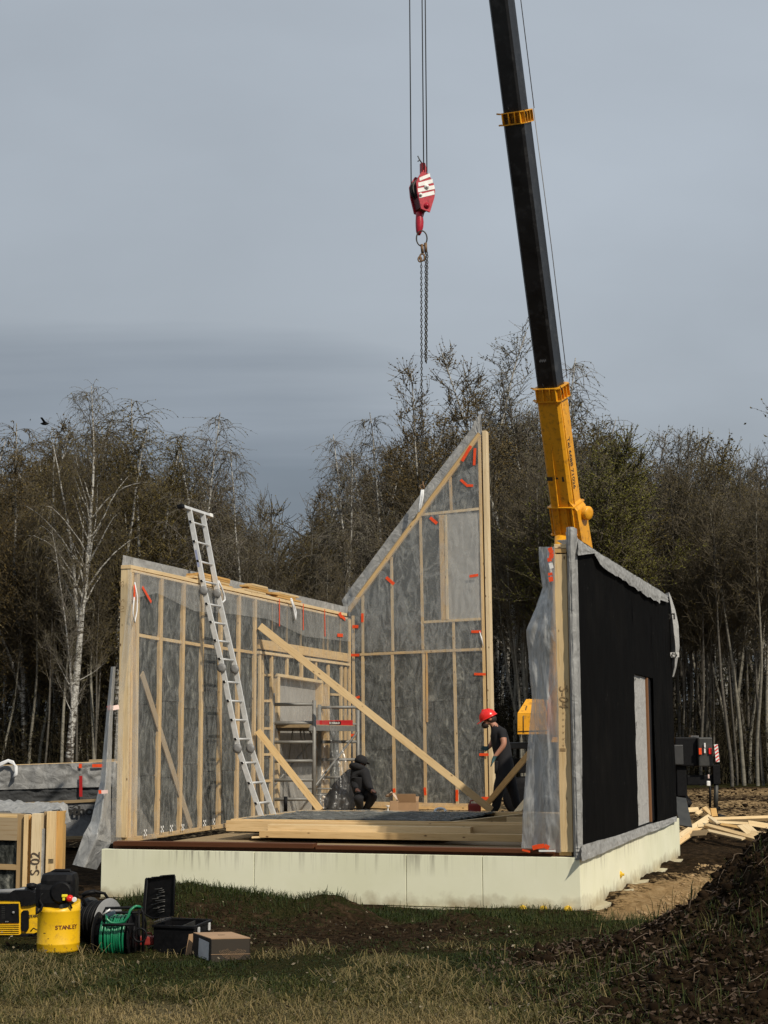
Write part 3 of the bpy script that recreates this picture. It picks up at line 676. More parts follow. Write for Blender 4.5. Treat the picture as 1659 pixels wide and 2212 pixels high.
lettering('SP', onp(262, 1262, e - U * .01, U), -Z, V, 0.09, INK2, LWALL, name='pencil_code')

# packs of timber blocks and lifting slings on top of the left wall
for i, (x0, y0, x1, y1, n, lab) in enumerate([(421, 1239, 497, 1258, 4, 'pile of short boards on the left wall behind the ladder'), (535, 1263, 580, 1274, 4, 'middle pile of short boards on top of the left wall'),
                                   (594, 1276, 645, 1288, 3, 'right-hand pile of short boards on top of the left wall')]):
    a = lw(x0, y0 + 8, 0.0); b = lw(x1, y1 + 8, 0.0); th = things('board_pile', (a + b) / 2, lab, 'boards', 'board piles on top of the left wall')
    rnd = random.Random(i)
    for k in range(n):
        j = rnd.uniform(-.15, .15); sh = 0 if k < n - 1 else 0.15
        aa = a + Z * (0.035 * k - .02) + U * (j + sh); bb = b + Z * (0.035 * k - .02) + U * (j - sh * .5); bb.z = aa.z = (aa.z + bb.z) / 2
        beam('short_board', aa, bb, 0.032, 0.14, (V + U * rnd.uniform(-.05, .05)), WOODO if (i + k) % 3 != 1 else WOOD, th)
def sling(lab, pts, w=0.03, flat=True, proj=lw, off=0.08, parent=None):
    P = [proj(x, y, off) for x, y in pts]; mb = MB(); mb.tube(P, [w] * len(P), 6)
    return tag(mb.build('lifting_sling', SLING), lab, 'sling', 'white lifting slings')
sling('white lifting sling hanging from the left wall beside the ladder', [(472, 1255), (478, 1268), (484, 1284), (486, 1296), (480, 1302), (474, 1290), (473, 1272), (470, 1258)], .016)
sling('white lifting sling hanging between the orange tapes of the left wall', [(629, 1293), (632, 1302), (636, 1311), (639, 1322), (638, 1336), (637, 1340), (636, 1325), (633, 1310), (629, 1296)], .018)

# ------------------------------------------------------------------ gable panel
def gable():
    th = things('wall_panel', GAB, 'tall half gable wall panel with a steep rake, hanging from the crane chain', 'wall panel', 'timber wall panels standing on the slab')
    def st(x0, y0, x1, y1, w=0.045, d=0.145, off=0.0, mat=WOOD, name='stud'): beam(name, gw(x0, y0, off), gw(x1, y1, off), w, d, -U, mat, th)
    st(1045.5, 930, 1062, 1752, 0.075, 0.20, 0.03, WOOD2, 'edge_post'); st(1035, 940, 1052, 1750, 0.06, 0.17, 0.01, WOOD, 'edge_post')
    st(752, 1320, 1036, 938, 0.085, 0.17, 0.02, WOOD, 'rake_beam'); st(748, 1318, 1033, 934, 0.03, 0.2, 0.0, WOODG, 'rake_beam')
    for s in [(783, 1286, 783.5, 1412), (845, 1203, 848, 1406), (907.7, 1118, 913, 1403), (972, 1030, 974.4, 1102), (979, 1343, 980.3, 1402)]: st(*s, w=0.048, off=-0.004)
    for s in [(783, 1417, 785, 1748), (847, 1413, 852, 1746), (915, 1409, 919, 1744), (980.5, 1405, 987.7, 1742)]: st(*s, w=0.055)
    st(921, 1409, 922, 1560, 0.03, .05, .012, WOODO)
    st(953, 1112, 958.5, 1339, 0.10, 0.10, 0.01, WOOD, 'window_jamb'); st(962, 1112, 966, 1338, 0.045, 0.145, 0.02, WOOD2, 'window_jamb')
    st(908, 1112, 1034, 1099, 0.05, 0.145, 0.004, WOOD2, 'window_head'); st(914, 1344, 1038, 1337, 0.05, 0.145, 0.004, WOOD2, 'window_sill')
    st(777, 1414, 1046, 1402, 0.05, 0.145, 0.008, WOOD, 'mid_rail'); st(765, 1738, 1055, 1744, 0.12, 0.15, 0.008, WOOD, 'bottom_plate')
    st(762, 1330, 766, 1740, 0.05, 0.145, -0.01, WOOD)
    # wool between the studs
    def rake(x): return 1320 + (x - 752) * (938 - 1320) / (1036 - 752) + 8
    cuts = [759, 783, 846, 910, 976, 1040]
    for i, (xa, xb) in enumerate(zip(cuts[:-1], cuts[1:])):
        batts([[gw(xa, rake(xa), -.04), gw(xb, rake(xb), -.04)], [gw(xa, 1412, -.04), gw(xb, 1408, -.04)]] if xa < 900 else
              [[gw(xa, rake(xa), -.04), gw(xb, rake(xb), -.04)], [gw(xa, 1112, -.04), gw(xb, 1104, -.04)]], 2, th, 50, 24, 0.016, 200 + i, tuple(-U), (3, 1.2))
        batts([[gw(xa, 1412, -.035), gw(xb, 1408, -.035)], [gw(xa + 3, 1742, -.035), gw(xb + 6, 1742, -.035)]], 3, th, 60, 26, 0.02, 220 + i, tuple(-U), (4, 1.3))
    sheet('insulation', [[gw(910, 1108, -.038), gw(956, 1108, -.038)], [gw(914, 1412, -.038), gw(960, 1410, -.038)]], WOOL, th, 50, 14, 0.016, 3, 231, tuple(-U), (3, 1))
    sheet('insulation', [[gw(914, 1342, -.036), gw(1040, 1336, -.036)], [gw(914, 1412, -.036), gw(1044, 1406, -.036)]], WOOL, th, 20, 30, 0.016, 3, 232, tuple(-U), (1, 2))
    sheet('window_membrane', [[gw(962, 1104, -.02), gw(1038, 1100, -.02)], [gw(966, 1342, -.02), gw(1042, 1338, -.02)]], OPEN, th, 30, 16, 0.02, 2.4, 78, tuple(-U), (3, 1))
    MB().prism([gw(755, 1322, -.17), gw(1046, 932, -.17), gw(1062, 1750, -.17), gw(762, 1748, -.17)], U * 0.03).build('sheathing', MEMBD, th)
    # pale membrane standing proud of the rake, torn up at the peak
    rows = [[gw(x, y, -.2) for x, y in ((738, 1297), (760, 1266), (800, 1214), (850, 1146), (905, 1072), (960, 1000), (1018, 926), (1028, 905), (1039, 892))],
            [gw(x, y, -.2) for x, y in ((748, 1326), (768, 1300), (810, 1243), (862, 1172), (916, 1100), (972, 1024), (1030, 946), (1036, 938), (1042, 934))]]
    sheet('outer_membrane', rows, MEMB, th, 9, 110, 0.02, 5, 21, tuple(U), (0.4, 7))
    # film over the inner face
    X_ = (752, 800, 860, 920, 980, 1040)
    sheet('clear_film', [[gw(x, rake(x) - 6, .03) for x in X_], [gw(x + 3, 1412, .03) for x in X_], [gw(x + 8, 1742, .03) for x in X_]], FILM, th, 80, 60, 0.006, 5, 22, tuple(-U), (7, 4))
    sheet('clear_film_overlap', [[gw(x, max(rake(x) - 4, 1000 if x > 1000 else 0), .04) for x in (752, 820, 900, 960, 1034)], [gw(x, 1295 + 8 * math.sin(x), .04) for x in (752, 820, 900, 960, 1036)], [gw(x + 3, 1408, .04) for x in (752, 820, 900, 960, 1040)]], FILM, th, 50, 40, 0.006, 5, 23, tuple(-U), (4, 4))
    T = [([(1017, 963), (998, 996)], .06), ([(1026, 968), (1024, 1005)], .05), ([(995, 1036), (1008, 1048)], .05), ([(1007, 1049), (1022, 1049)], .05), ([(929, 1118), (944, 1131)], .06),
         ([(834, 1247), (851, 1262)], .06), ([(1014, 1245), (1033, 1242)], .05), ([(1018, 1364.5), (1039, 1364.5)], .05), ([(1024, 1456), (1049, 1456.5)], .045), ([(782.7, 1325), (782.7, 1344)], .05),
         ([(761, 1353.5), (774, 1353.5)], .06), ([(755, 1415), (776, 1415)], .05), ([(765, 1509), (777, 1505)], .045), ([(753, 1588), (769, 1588)], .05), ([(1035, 1630), (1055, 1630)], .05), ([(1040, 1725), (1056, 1725)], .06),
         ([(917.5, 1701), (919, 1718)], .045), ([(987, 1706), (987, 1731)], .05), ([(851, 1703), (852, 1712)], .05)]
    for p, w in T: tape(p, w, gw, th, 0.05)
    # torn strip of film by the right post
    mb = MB(); mb.tube([gw(1036, 1364, .06), gw(1040, 1378, .07), gw(1045, 1400, .05)], [.006, .016, .004], 5); mb.build('film_shred', SLING, th)
    return th
GWALL = gable()
sling('white lifting sling between the chain and the rake of the gable panel', [(912, 1057), (909, 1072), (907, 1088), (905, 1106), (908, 1098), (913, 1075), (914, 1058)], .022, proj=gw, off=0.1)

# ------------------------------------------------------------------ right wall panel
def right_wall():
    pin = -V * 0.14
    th = things('wall_panel', B0 + U * 0.05, 'right wall panel clad in black membrane with a narrow door opening', 'wall panel', 'timber wall panels standing on the slab')
    E = B0 + U * 0.06                                          # end plane facing the camera
    def en(x, y, off=0.0): return onp(x, y, E - U * off, U)
    a = en(1209.5, 1171); b = en(1226, 1838)
    W_ = (en(1223, 1172) - en(1196.5, 1172)).length
    beam('end_post', en(1209.5, 1197), Vector((en(1209.5, 1197).x, en(1209.5, 1197).y, 0.05)), W_, 0.045, -U, WOOD2, th)
    beam('top_plate', en(1196.5, 1190), en(1223, 1190), 0.045, 0.3, -U, WOODO, th); beam('top_plate', en(1196.5, 1180), en(1223, 1180), 0.05, 0.34, -U, WOOD2, th)
    t0 = en(1210, 1181); bz = t0.z
    pc = en(1209.5, 1400); back = Vector((pc.x, pc.y, 0))
    for k in range(1, 11):
        q = back + U * (0.6 * k); beam('stud', Vector((q.x, q.y, 0.05)) - V * (W_ / 2), Vector((q.x, q.y, bz - .05)) - V * (W_ / 2), 0.045, W_ - .004, -V, WOOD, th)
    beam('bottom_plate', Vector((pc.x, pc.y, .03)) - V * (W_ / 2) + U * .05, Vector((pc.x, pc.y, .03)) - V * (W_ / 2) + U * (LEN_R - .3), 0.05, W_, -V, WOOD, th)
    beam('top_plate', Vector((pc.x, pc.y, bz)) - V * (W_ / 2) + U * .35, Vector((pc.x, pc.y, bz)) - V * (W_ / 2) + U * (LEN_R - .3), 0.05, W_, -V, WOOD, th)
    q0 = Vector((pc.x, pc.y, 0.05)) - V * (W_ / 2 - .06); q1 = q0 + U * (LEN_R - .3)
    sheet('insulation', [[q0 + Z * (bz - .1), q1 + Z * (bz - .1)], [q0, q1]], WOOL, th, 40, 60, .02, 3, 300, tuple(-V), (3, 5))
    # outer insulation core wrapped in pale membrane on the end
    zt = rw(1250, 1160).z
    xi = (en(1231.5, 1500) - B0).dot(V) + .004
    P_ = lambda v, z, o=0.0: B0 + V * v + Z * z - U * o
    mb = MB(); c = B0 + V * ((xi - .06) / 2) + U * (0.055 + (LEN_R - .2) / 2)
    body_h = zt - 0.05
    mb.box((c.x, c.y, body_h / 2 + .0), (abs(xi) - .08, LEN_R - .31, body_h), (V, U, Z)); mb.build('insulation_core', MEMBD, th)
    rows = [[P_(v, z, o) for v, o in ((xi, -.04), (xi + .035, .015), (xi * .5, .0), (-.02, .012), (0.012, -.03), (0.014, -.20 if z > .3 else -.10))] for z in (zt + .07, zt * .66, zt * .33, .12, -.03)]
    sheet('wrapped_membrane', rows, MEMB, th, 90, 26, 0.012, 5, 31, tuple(-U + V * .3), (9, 1), 0.004, 3)
    # black face, with the opening
    o0, o1, ot, ob = (rw(1368, 1455) - B0).dot(U), (rw(1409, 1458) - B0).dot(U), rw(1368, 1455).z, 0.10
    le = (rw(1461, 1768) - B0).dot(U)
    def face(u0, u1, z0, z1, nu_, nv_):
        rows = [[B0 + U * u0 + Z * z1, B0 + U * u1 + Z * z1], [B0 + U * u0 + Z * z0, B0 + U * u1 + Z * z0]]
        for r in rows:
            for p in r: p += V * 0.008
        sheet('black_membrane', rows, BLACKW, th, nu_, nv_, 0.012, 5, 33 + nu_, tuple(V), (3, 3), 0.0008, 17)
    face(0.14, o0, 0.0, zt - .03, 30, 60); face(o0, o1, ot, zt - .03, 14, 14); face(o1, le, 0.0, zt - .03, 30, 60)
    # opening lined with pale board and a brown jamb
    om = o0 + (o1 - o0) * 0.70
    d_ = -0.03
    MB().prism([B0 + U * o0 + V * d_ + Z * ob, B0 + U * om + V * d_ + Z * ob, B0 + U * om + V * d_ + Z * ot, B0 + U * o0 + V * d_ + Z * ot], -V * .01).build('opening_board', MEMB2, th)
    beam('door_jamb', B0 + U * (om + .06) + Z * ob, B0 + U * (om + .06) + Z * (ot - .01), 0.09, 0.06, V, WOODO2, th)
    MB().prism([B0 + U * (om + .1) + V * d_ + Z * ob, B0 + U * o1 + V * d_ + Z * ob, B0 + U * o1 + V * d_ + Z * ot, B0 + U * (om + .1) + V * d_ + Z * ot], -V * .01).build('painted_opening_shadow', BLK, th)  # black sheet standing in for the shadow beside the jamb
    for x, y, s in ((1372.5, 1467, 'E'), (1375, 1566, '021'), (1377.5, 1649, 'ICT'), (1380, 1740, 'T:1')):
        lettering(s, rw(x, y, d_ + .014), -Z, U, 0.06, INK, th, name='print', bold=.002)
    # membrane turned over the top edge, ragged lower hem
    Xs = (1249, 1268, 1284, 1289, 1296, 1303, 1316, 1330, 1338, 1345, 1352, 1360, 1371, 1379, 1385, 1392, 1398, 1405, 1412, 1419, 1424, 1427, 1443)
    hem = (1200, 1197, 1195, 1204, 1218, 1226, 1235, 1244, 1246, 1253, 1255, 1264, 1269, 1277, 1276, 1285, 1290, 1290, 1297, 1297, 1304, 1296, 1302)
    tops = [1150 + (x - 1224) * .625 for x in Xs]
    rows = [[rw(x, y, .02) for x, y in zip(Xs, tops)], [rw(x, (y + h) / 2, .05) for x, y, h in zip(Xs, tops, hem)], [rw(x, h, .055) for x, h in zip(Xs, hem)]]
    sheet('top_flap', rows, MEMB, th, 12, 160, 0.014, 6, 35, tuple(V), (1, 9))
    # top of the flap, laid across the panel
    rows = [[rw(x, y, .02) - V * .26 for x, y in zip(Xs, tops)], [rw(x, y, .02) for x, y in zip(Xs, tops)]]
    sheet('top_flap_fold', rows, MEMB, th, 8, 70, 0.02, 5, 36, (0, 0, 1), (1, 7))
    rows = [[en(1222, 1150, -.01), en(1236, 1147, .02), rw(1251, 1166, .02)], [en(1224, 1190, .02), en(1237, 1190, .04), rw(1250, 1200, .04)]]
    sheet('corner_fold', rows, MEMB, th, 14, 20, 0.025, 4, 37, tuple(-U), (1, 1))
    # strip lapped over the slab edge at the bottom
    Xb = (1257, 1290, 1330, 1370, 1400, 1430, 1462); tb = (1826, 1816, 1806, 1792, 1781, 1773, 1763); bb = (1861, 1848, 1830, 1812, 1800, 1789, 1774)
    sheet('bottom_flap', [[rw(x, y, .022) for x, y in zip(Xb, tb)], [rw(x, y, .05) for x, y in zip(Xb, bb)]], MEMB, th, 10, 80, 0.012, 5, 38, tuple(V), (1, 7))
    # roll of membrane hanging at the far corner
    farp = B0 + U * (le + .04) + V * .03
    def fp(x, y, o=0.0): return onp(x, y, farp + U * o, U)
    rows = [[fp(1436, 1283), fp(1445, 1279, -.12), fp(1450, 1290, .05)], [fp(1438, 1310), fp(1450, 1312, -.15), fp(1459, 1318, .1)], [fp(1440, 1350), fp(1455, 1350, -.18), fp(1466, 1352, .1)], [fp(1444, 1400), fp(1460, 1400, -.18), fp(1468, 1398, .1)], [fp(1446, 1440), fp(1458, 1440, -.15), fp(1462, 1438, .1)], [fp(1448, 1460), fp(1452, 1463, -.05), fp(1456, 1461, .05)]]
    sheet('hanging_roll', rows, MEMB2, th, 50, 24, 0.02, 3, 39, tuple(-U), (3, 1))
    lettering('LO', fp(1447, 1331, -.2), -V, -Z, 0.13, INK, th, name='membrane_print', bold=.006)
    for k in range(7):
        for j in range(2):
            if (k + j) % 2 == 0:
                mb = MB(); c = fp(1448.5 + k * 2.5, 1412 + j * 4.5, -.17); mb.box(c, (.02, .003, .03), (V, U, Z)); mb.build('printed_check', INK if k % 3 else WHITE, th)
    mb = MB(); mb.box(fp(1457, 1414.5, -.155), (.15, .003, .08), (V, U, Z)); mb.build('printed_label', WHITE, th)
    # code and stamp on the post
    lettering('S-04', en(1217, 1505, .006), -Z, V, 0.14, INK2, th, name='pencil_code', shear=.2)
    for y in range(1540, 1620, 14): lettering('<', en(1217, y, .006), Z, V, 0.045, INK2, th, name='pencil_mark')
    for k in range(3):
        mb = MB(); mb.box(en(1216, 1617 + k * 2.5, .004), (.07, .002, .004), (V, U, Z)); mb.build('stamp_line', INK2, th)
    # loose plastic sheet hanging on the inside
    Lp = [(1163, 1181), (1166, 1225), (1172, 1270), (1158, 1310), (1137, 1362), (1143, 1430), (1148, 1510), (1136, 1640), (1130, 1760), (1127, 1838)]
    Rp = [(1199, 1181), (1199, 1225), (1199, 1270), (1200, 1310), (1201, 1362), (1203, 1430), (1206, 1510), (1208, 1640), (1210, 1760), (1212, 1842)]
    rows = []
    for i, (l, r) in enumerate(zip(Lp, Rp)):
        d0 = en(*r, .0); row = []
        for k in range(5):
            f = k / 4; x = l[0] * (1 - f) + r[0] * f; y = l[1] * (1 - f) + r[1] * f
            row.append(en(x, y, .05 - (1 - f) * .25))
        rows.append(row)
    sheet('loose_sheet', rows, FILM3, th, 110, 50, 0.05, 3, 41, tuple(-U), (3, 1), 0.010, 2)
    # its printed warning label and red hem
    for pts, mt, w in [([(1187, 1183), (1192, 1195), (1190, 1206)], TAPE, .05), ([(1186, 1205), (1188, 1213)], TAPE, .05), ([(1189, 1216), (1192, 1228)], WHITE, .045), ([(1188, 1237), (1189, 1243)], TAPE, .05), ([(1189, 1246), (1191, 1256)], TAPE, .05),
                       ([(1128, 1836), (1145, 1840)], TAPE, .02), ([(1150, 1832), (1160, 1829), (1176, 1827), (1186, 1832)], TAPE, .05), ([(1164, 1838), (1200, 1838)], WHITE, .02)]:
        P = [en(x, y, .075) for x, y in pts]
        for a_, b_ in zip(P[:-1], P[1:]): beam('printed_warning', a_, b_, w, .003, -U, mt, th, bev=.0005)
    return th
MEMB2 = m_membrane('pale_board_membrane', (0.42, 0.415, 0.40), 0.12, 0.0)
WOODO2 = wood('brown_jamb', (0.20, 0.105, 0.055), knots=False)
RWALL = right_wall()

# ------------------------------------------------------------------ things lying on the slab
def lying_panel():
    zt = 0.25
    a = onz(498, 1770, zt); d0 = (a - A0).dot(U); v0 = (a - A0).dot(V)
    b = onz(1152, 1776, zt); v1 = (b - A0).dot(V) + 0.2
    k = onz(700, 1751, zt); d1 = (k - A0).dot(U)
    P = lambda v, u, z: A0 + V * v + U * u + Z * (z - A0.z)
    th = things('floor_panel', P(v0, d0, 0.1), 'wool-filled panel lying flat on the slab with spruce edge boards', 'floor panel')
    beam('edge_board', P(v0, d0, .18), P(v1, d0, .18), .15, .045, -U, WOOD2, th)
    beam('edge_board', P(v0, d1, .18), P(v1 - .9, d1, .18), .15, .045, U, WOOD, th)
    beam('edge_board', P(v0, d0 + .05, .18), P(v0, d1, .18), .15, .045, -V, WOOD, th)
    beam('cross_board', P(v1 - 1.25, d0 + .06, .18), P(v1 - .75, d1, .18), .15, .045, -V, WOOD2, th)
    beam('cross_board', P(v1 - .7, d0 + .8, .20), P(v1 - .1, d0 + .8, .20), .16, .045, -U, WOOD, th)
    mb = MB(); c = P((v0 + v1 - 1.3) / 2, (d0 + d1) / 2 + .02, .14); mb.box(c, (v1 - v0 - 1.35, d1 - d0 - .1, .14), (V, U, Z)); mb.build('wool_core', WOOL, th)
    rows = [[P(v0 + .04, d0 + .04 + (d1 - d0 - .08) * f, .245), P((v0 + v1) / 2, d0 + .04 + (d1 - d0 - .08) * f, .25), P(v1 - 1.3, d0 + .04 + (d1 - d0 - .08) * f, .245)] for f in (0, .5, 1)]
    sheet('wool_surface', rows, WOOL, th, 60, 120, 0.022, 6, 50, (0, 0, 1), (3, 7))
    sheet('clear_film', [[p + Z * .018 for p in r] for r in rows], FILM, th, 50, 100, 0.014, 6, 51, (0, 0, 1), (3, 7))
    return P, v0, d0, v1, d1
PP, pv0, pd0, pv1, pd1 = lying_panel()
def vof(x, y, z): return (onz(x, y, z) - A0).dot(V)
# long boards stacked in front of it
u1 = pd0 - .24
tag(beam('long_board', PP(vof(521, 1800, .14), u1, .155), PP(vof(992, 1803, .14), u1, .150), .10, .14, -U, WOOD2), 'knotty spruce board on top of the front stack, ending short of the post', 'board', 'long boards in front of the floor panel')
tag(beam('long_board', PP(vof(504, 1815, .06), u1 - .14, .085), PP(vof(1128, 1815, .06), u1 - .14, .080), .085, .16, -U, WOOD), 'long spruce board lowest in the front stack, above the brown board', 'board', 'long boards in front of the floor panel')
tag(beam('long_board', PP(vof(494, 1778, .2), pd0 - .075, .17), PP(vof(1140, 1785, .2), pd0 - .075, .16), .14, .06, -U, WOOD), 'long spruce board leaning on the floor panel edge, behind the front stack', 'board', 'long boards in front of the floor panel')
tag(beam('thin_plywood', PP(vof(470, 1818, .03), u1 + .3, .035), PP(vof(560, 1815, .03), u1 + .45, .05), .5, .02, Z, WOOD2), 'thin pale sheet poking out left of the board stack', 'sheet')
# bracing timbers
def brace(lab, p, q, w=.10, d=.045, mat=WOOD, nrm=None):
    tag(beam('brace_timber', p, q, w, d, nrm or (-U), mat), lab, 'timber', 'diagonal bracing timbers')
brace('long bracing timber sloping from the left wall down to the middle of the slab', lw(561, 1352, .07), onz(1062, 1750, .17), .115, .045, WOOD, (-U + V * .4))
brace('short bracing timber sloping from the left wall across the scaffold foot', lw(556, 1578, .07), onz(692, 1750, .25), .105, .045, WOOD, (-U + V * .4))
pr = onp(1142, 1628, onz(1226, 1838) + U * 5.0, U)
brace('bracing timber rising from the slab behind the hanging plastic sheet', pr, onz(1050, 1738, .2), .09, .045, WOOD2)
beamp = onz(1140, 1752, .26)
brace('stub of timber lying behind the worker under the plastic sheet', onz(1118, 1752, .22), atd(1142, 1722, 24.5), .12, .045, WOOD2)

# ------------------------------------------------------------------ ladder
def ladder():
    X0 = lw(448, 1262, .06)
    def lp(x, y): return onp(x, y, X0 - U * .22, U)
    Lp = [lp(408, 1101), lp(441, 1276), lp(480, 1443), lp(514, 1617), lp(562, 1759)]
    last = Lp[3] + (Lp[4] - Lp[3]) * ((Lp[3].z) / (Lp[3].z - Lp[4].z) * .995); Lp[4] = last
    w = 0.47
    th = things('folding_ladder', last, 'silver folding aluminium ladder leaning against the left wall', 'ladder')
    for i in range(4):
        a, b = Lp[i], Lp[i + 1]; t = (b - a).normalized(); a2, b2 = a + t * (.03 if i else 0), b - t * .03
        for o in (0, w): beam('rail', a2 + U * o, b2 + U * o, .028 if False else .075, .028, -U, ALU, th, bev=.004)
        n = 4; ln = (b2 - a2).length
        for k in range(n):
            p = a2 + t * (ln * (k + .62) / n)
            mb = MB(); mb.tube([p - U * .02, p + U * (w + .0)], .016, 8); rg = mb.build('rung', ALU, th)
            mb = MB(); mb.box(p - U * .032, (.035, .012, .035), (t, U, V)); mb.build('rung_plug', BLK, rg)
        if i < 3:
            for o in (0, w):
                mb = MB(); mb.lathe(b + U * (o - .035), [(.02, 0), (.066, .002), (.068, .022), (.03, .03)], 18, 0, (V, Z, U)); mb.build('hinge', GREYP, th)
    a = Lp[0]; t = (Lp[1] - a).normalized()
    mb = MB(); mb.bbox(a + U * (w / 2) - t * .01, (.07, w + .5, .045), .006, (t.cross(U), U, t)); mb.build('stabiliser_bar', ALU, th)
    for s_, m_ in ((-.27, BLK), (w + .27, WHITE)):
        mb = MB(); mb.bbox(a + U * s_ - t * .01, (.085, .10, .06), .012, (t.cross(U), U, t)); mb.build('foot_cap', m_, th)
    mb = MB(); p = a + t * .75; mb.box(p - U * .035, (.03, .004, .26), (t.cross(U), U, t)); mb.build('safety_sticker', plain('blue_sticker', (.25, .28, .42), .5), th)
ladder()

# ------------------------------------------------------------------ scaffold
def scaffold():
    zb = 0.05
    d1 = 25.2; d2 = 27.3
    n0, n1 = atd(589, 1600, d1), atd(678.4, 1600, d1); f0, f1 = atd(690, 1600, d2), atd(773, 1600, d2)
    base = (n0 + f1) / 2; base.z = 0
    th = things('scaffold_tower', base, 'small grey tube scaffold tower with a red toe board in front of the window opening', 'scaffold')
    def post(p, px, ytop, d):
        zt = atd(px, ytop, d).z; mb = MB(); mb.tube([Vector((p.x, p.y, zb)), Vector((p.x, p.y, zt))], .034, 10)
        mb.lathe((p.x, p.y, 0), [(.05, 0), (.05, .03), (.03, .06)], 10); mb.build('upright', STEEL, th)
    post(n0, 589, 1497, d1); post(n1, 678, 1513, d1); post(f0, 690, 1522, d2); post(f1, 773, 1534, d2)
    def bar(p, q, x, y, d, r=.027, name='rung'):
        z = atd(x, y, d).z; mb = MB(); mb.tube([Vector((p.x, p.y, z)), Vector((q.x, q.y, z))], r, 8); mb.build(name, STEEL, th); return z
    for y in (1521.5, 1562, 1603, 1644, 1685, 1726.5): bar(n0, n1, 630, y, d1, .032 if y == 1562 else .027)
    for y in (1528, 1565, 1602.5, 1641, 1679, 1716): bar(f0, f1, 730, y, d2)
    zd = atd(630, 1566, d1).z
    for a, b in ((n0, f0), (n1, f1)):
        for z in (zd - 1.0,): 
            mb = MB(); mb.tube([Vector((a.x, a.y, z)), Vector((b.x, b.y, z + .9))], .018, 8); mb.build('diagonal_strut', STEEL, th)
    c = (n0 + n1 + f0 + f1) / 4; fu = ((f0 + f1) / 2 - (n0 + n1) / 2); ln = fu.length; fu.z = 0; fu.normalize(); fv = Vector((fu.y, -fu.x, 0))
    mb = MB(); mb.bbox((c.x, c.y, zd - .02), (.58, ln + .08, .05), .006, (fv, fu, Z)); mb.build('platform_deck', WOODG, th)
    for s in (-1, 1):
        q = c + fv * (s * .29); mb = MB(); mb.bbox((q.x, q.y, zd - .05), (.03, ln + .05, .09), .004, (fv, fu, Z)); mb.build('deck_rail', STEEL, th)
    z1 = atd(720, 1562, d2 - .12).z; q0 = atd(681, 1562, d2 - .12); q1 = atd(762, 1562, d2 - .12)
    o = beam('toe_board', Vector((q0.x, q0.y, z1)), Vector((q1.x, q1.y, z1)), .10, .03, -Vector((0, 1, 0)), BAR, th)
    m = (q0 + q1) / 2; lp_ = beam('label_plate', Vector((m.x - .08, m.y - .003, z1)), Vector((m.x + .12, m.y - .003, z1)), .06, .002, -Vector((0, 1, 0)), BLK, th, bev=.0003)
    lettering('H HAILO', Vector((m.x + .01, m.y - .007, z1)), (1, 0, 0), Z, .045, WHITE, lp_, bold=.001)
    # folding legs under the deck
    nm = (n0 + n1) / 2
    for dx0, dx1 in ((-.12, -.28), (0.0, 0.0), (.06, .06), (.15, .32)):
        a = nm + fv * dx0 + fu * .3; b = nm + fv * dx1 + fu * .5
        mb = MB(); mb.tube([Vector((a.x, a.y, zd - .05)), Vector((b.x, b.y, zd - .62))], .012, 6); mb.build('folding_strut', STEEL, th)
    for z, k in ((zd - 1.05, .3), (zd - 1.15, .2)):
        a = nm - fv * k + fu * 1.0; b = nm + fv * k + fu * 1.0
        mb = MB(); mb.tube([Vector((a.x, a.y, z)), Vector((b.x, b.y, z))], .014, 6); mb.build('cross_brace', STEEL, th)
scaffold()
mb = MB(); p = onz(673 - 0, 1756, .25); p = onz(617, 1753, .25); mb.tube([p, p + Z * .22], .028, 8)
tag(mb.build('pipe_stub', BLK), 'short black pipe stub standing on the floor panel below the scaffold', 'pipe')

# ------------------------------------------------------------------ people
def skin_body(name, joints, edges, root, matfn, mats, parent, sub=2):
    names = list(joints); idx = {n: i for i, n in enumerate(names)}
    me = bpy.data.meshes.new(name + '_skeleton')
    me.from_pydata([joints[n][0] for n in names], [(idx[a], idx[b]) for a, b in edges], [])
    o = bpy.data.objects.new(name + '_skeleton', me); COL.objects.link(o)
    md = o.modifiers.new('skin', 'SKIN'); md.use_smooth_shade = True; md.branch_smoothing = 0.3
    sv = me.skin_vertices[0].data
    for n, i in idx.items():
        r = joints[n][1]; sv[i].radius = (r, r) if isinstance(r, (int, float)) else r; sv[i].use_root = (n == root)
    m2 = o.modifiers.new('sub', 'SUBSURF'); m2.levels = sub; m2.render_levels = sub
    dg = bpy.context.evaluated_depsgraph_get(); dg.update()
    out = bpy.data.meshes.new_from_object(o.evaluated_get(dg)); out.name = name
    bpy.data.objects.remove(o); bpy.data.meshes.remove(me)
    out.materials.clear()
    for m in mats: out.materials.append(m)
    for p in out.polygons: p.material_index = matfn(p.center); p.use_smooth = True
    return link(name, out, parent)
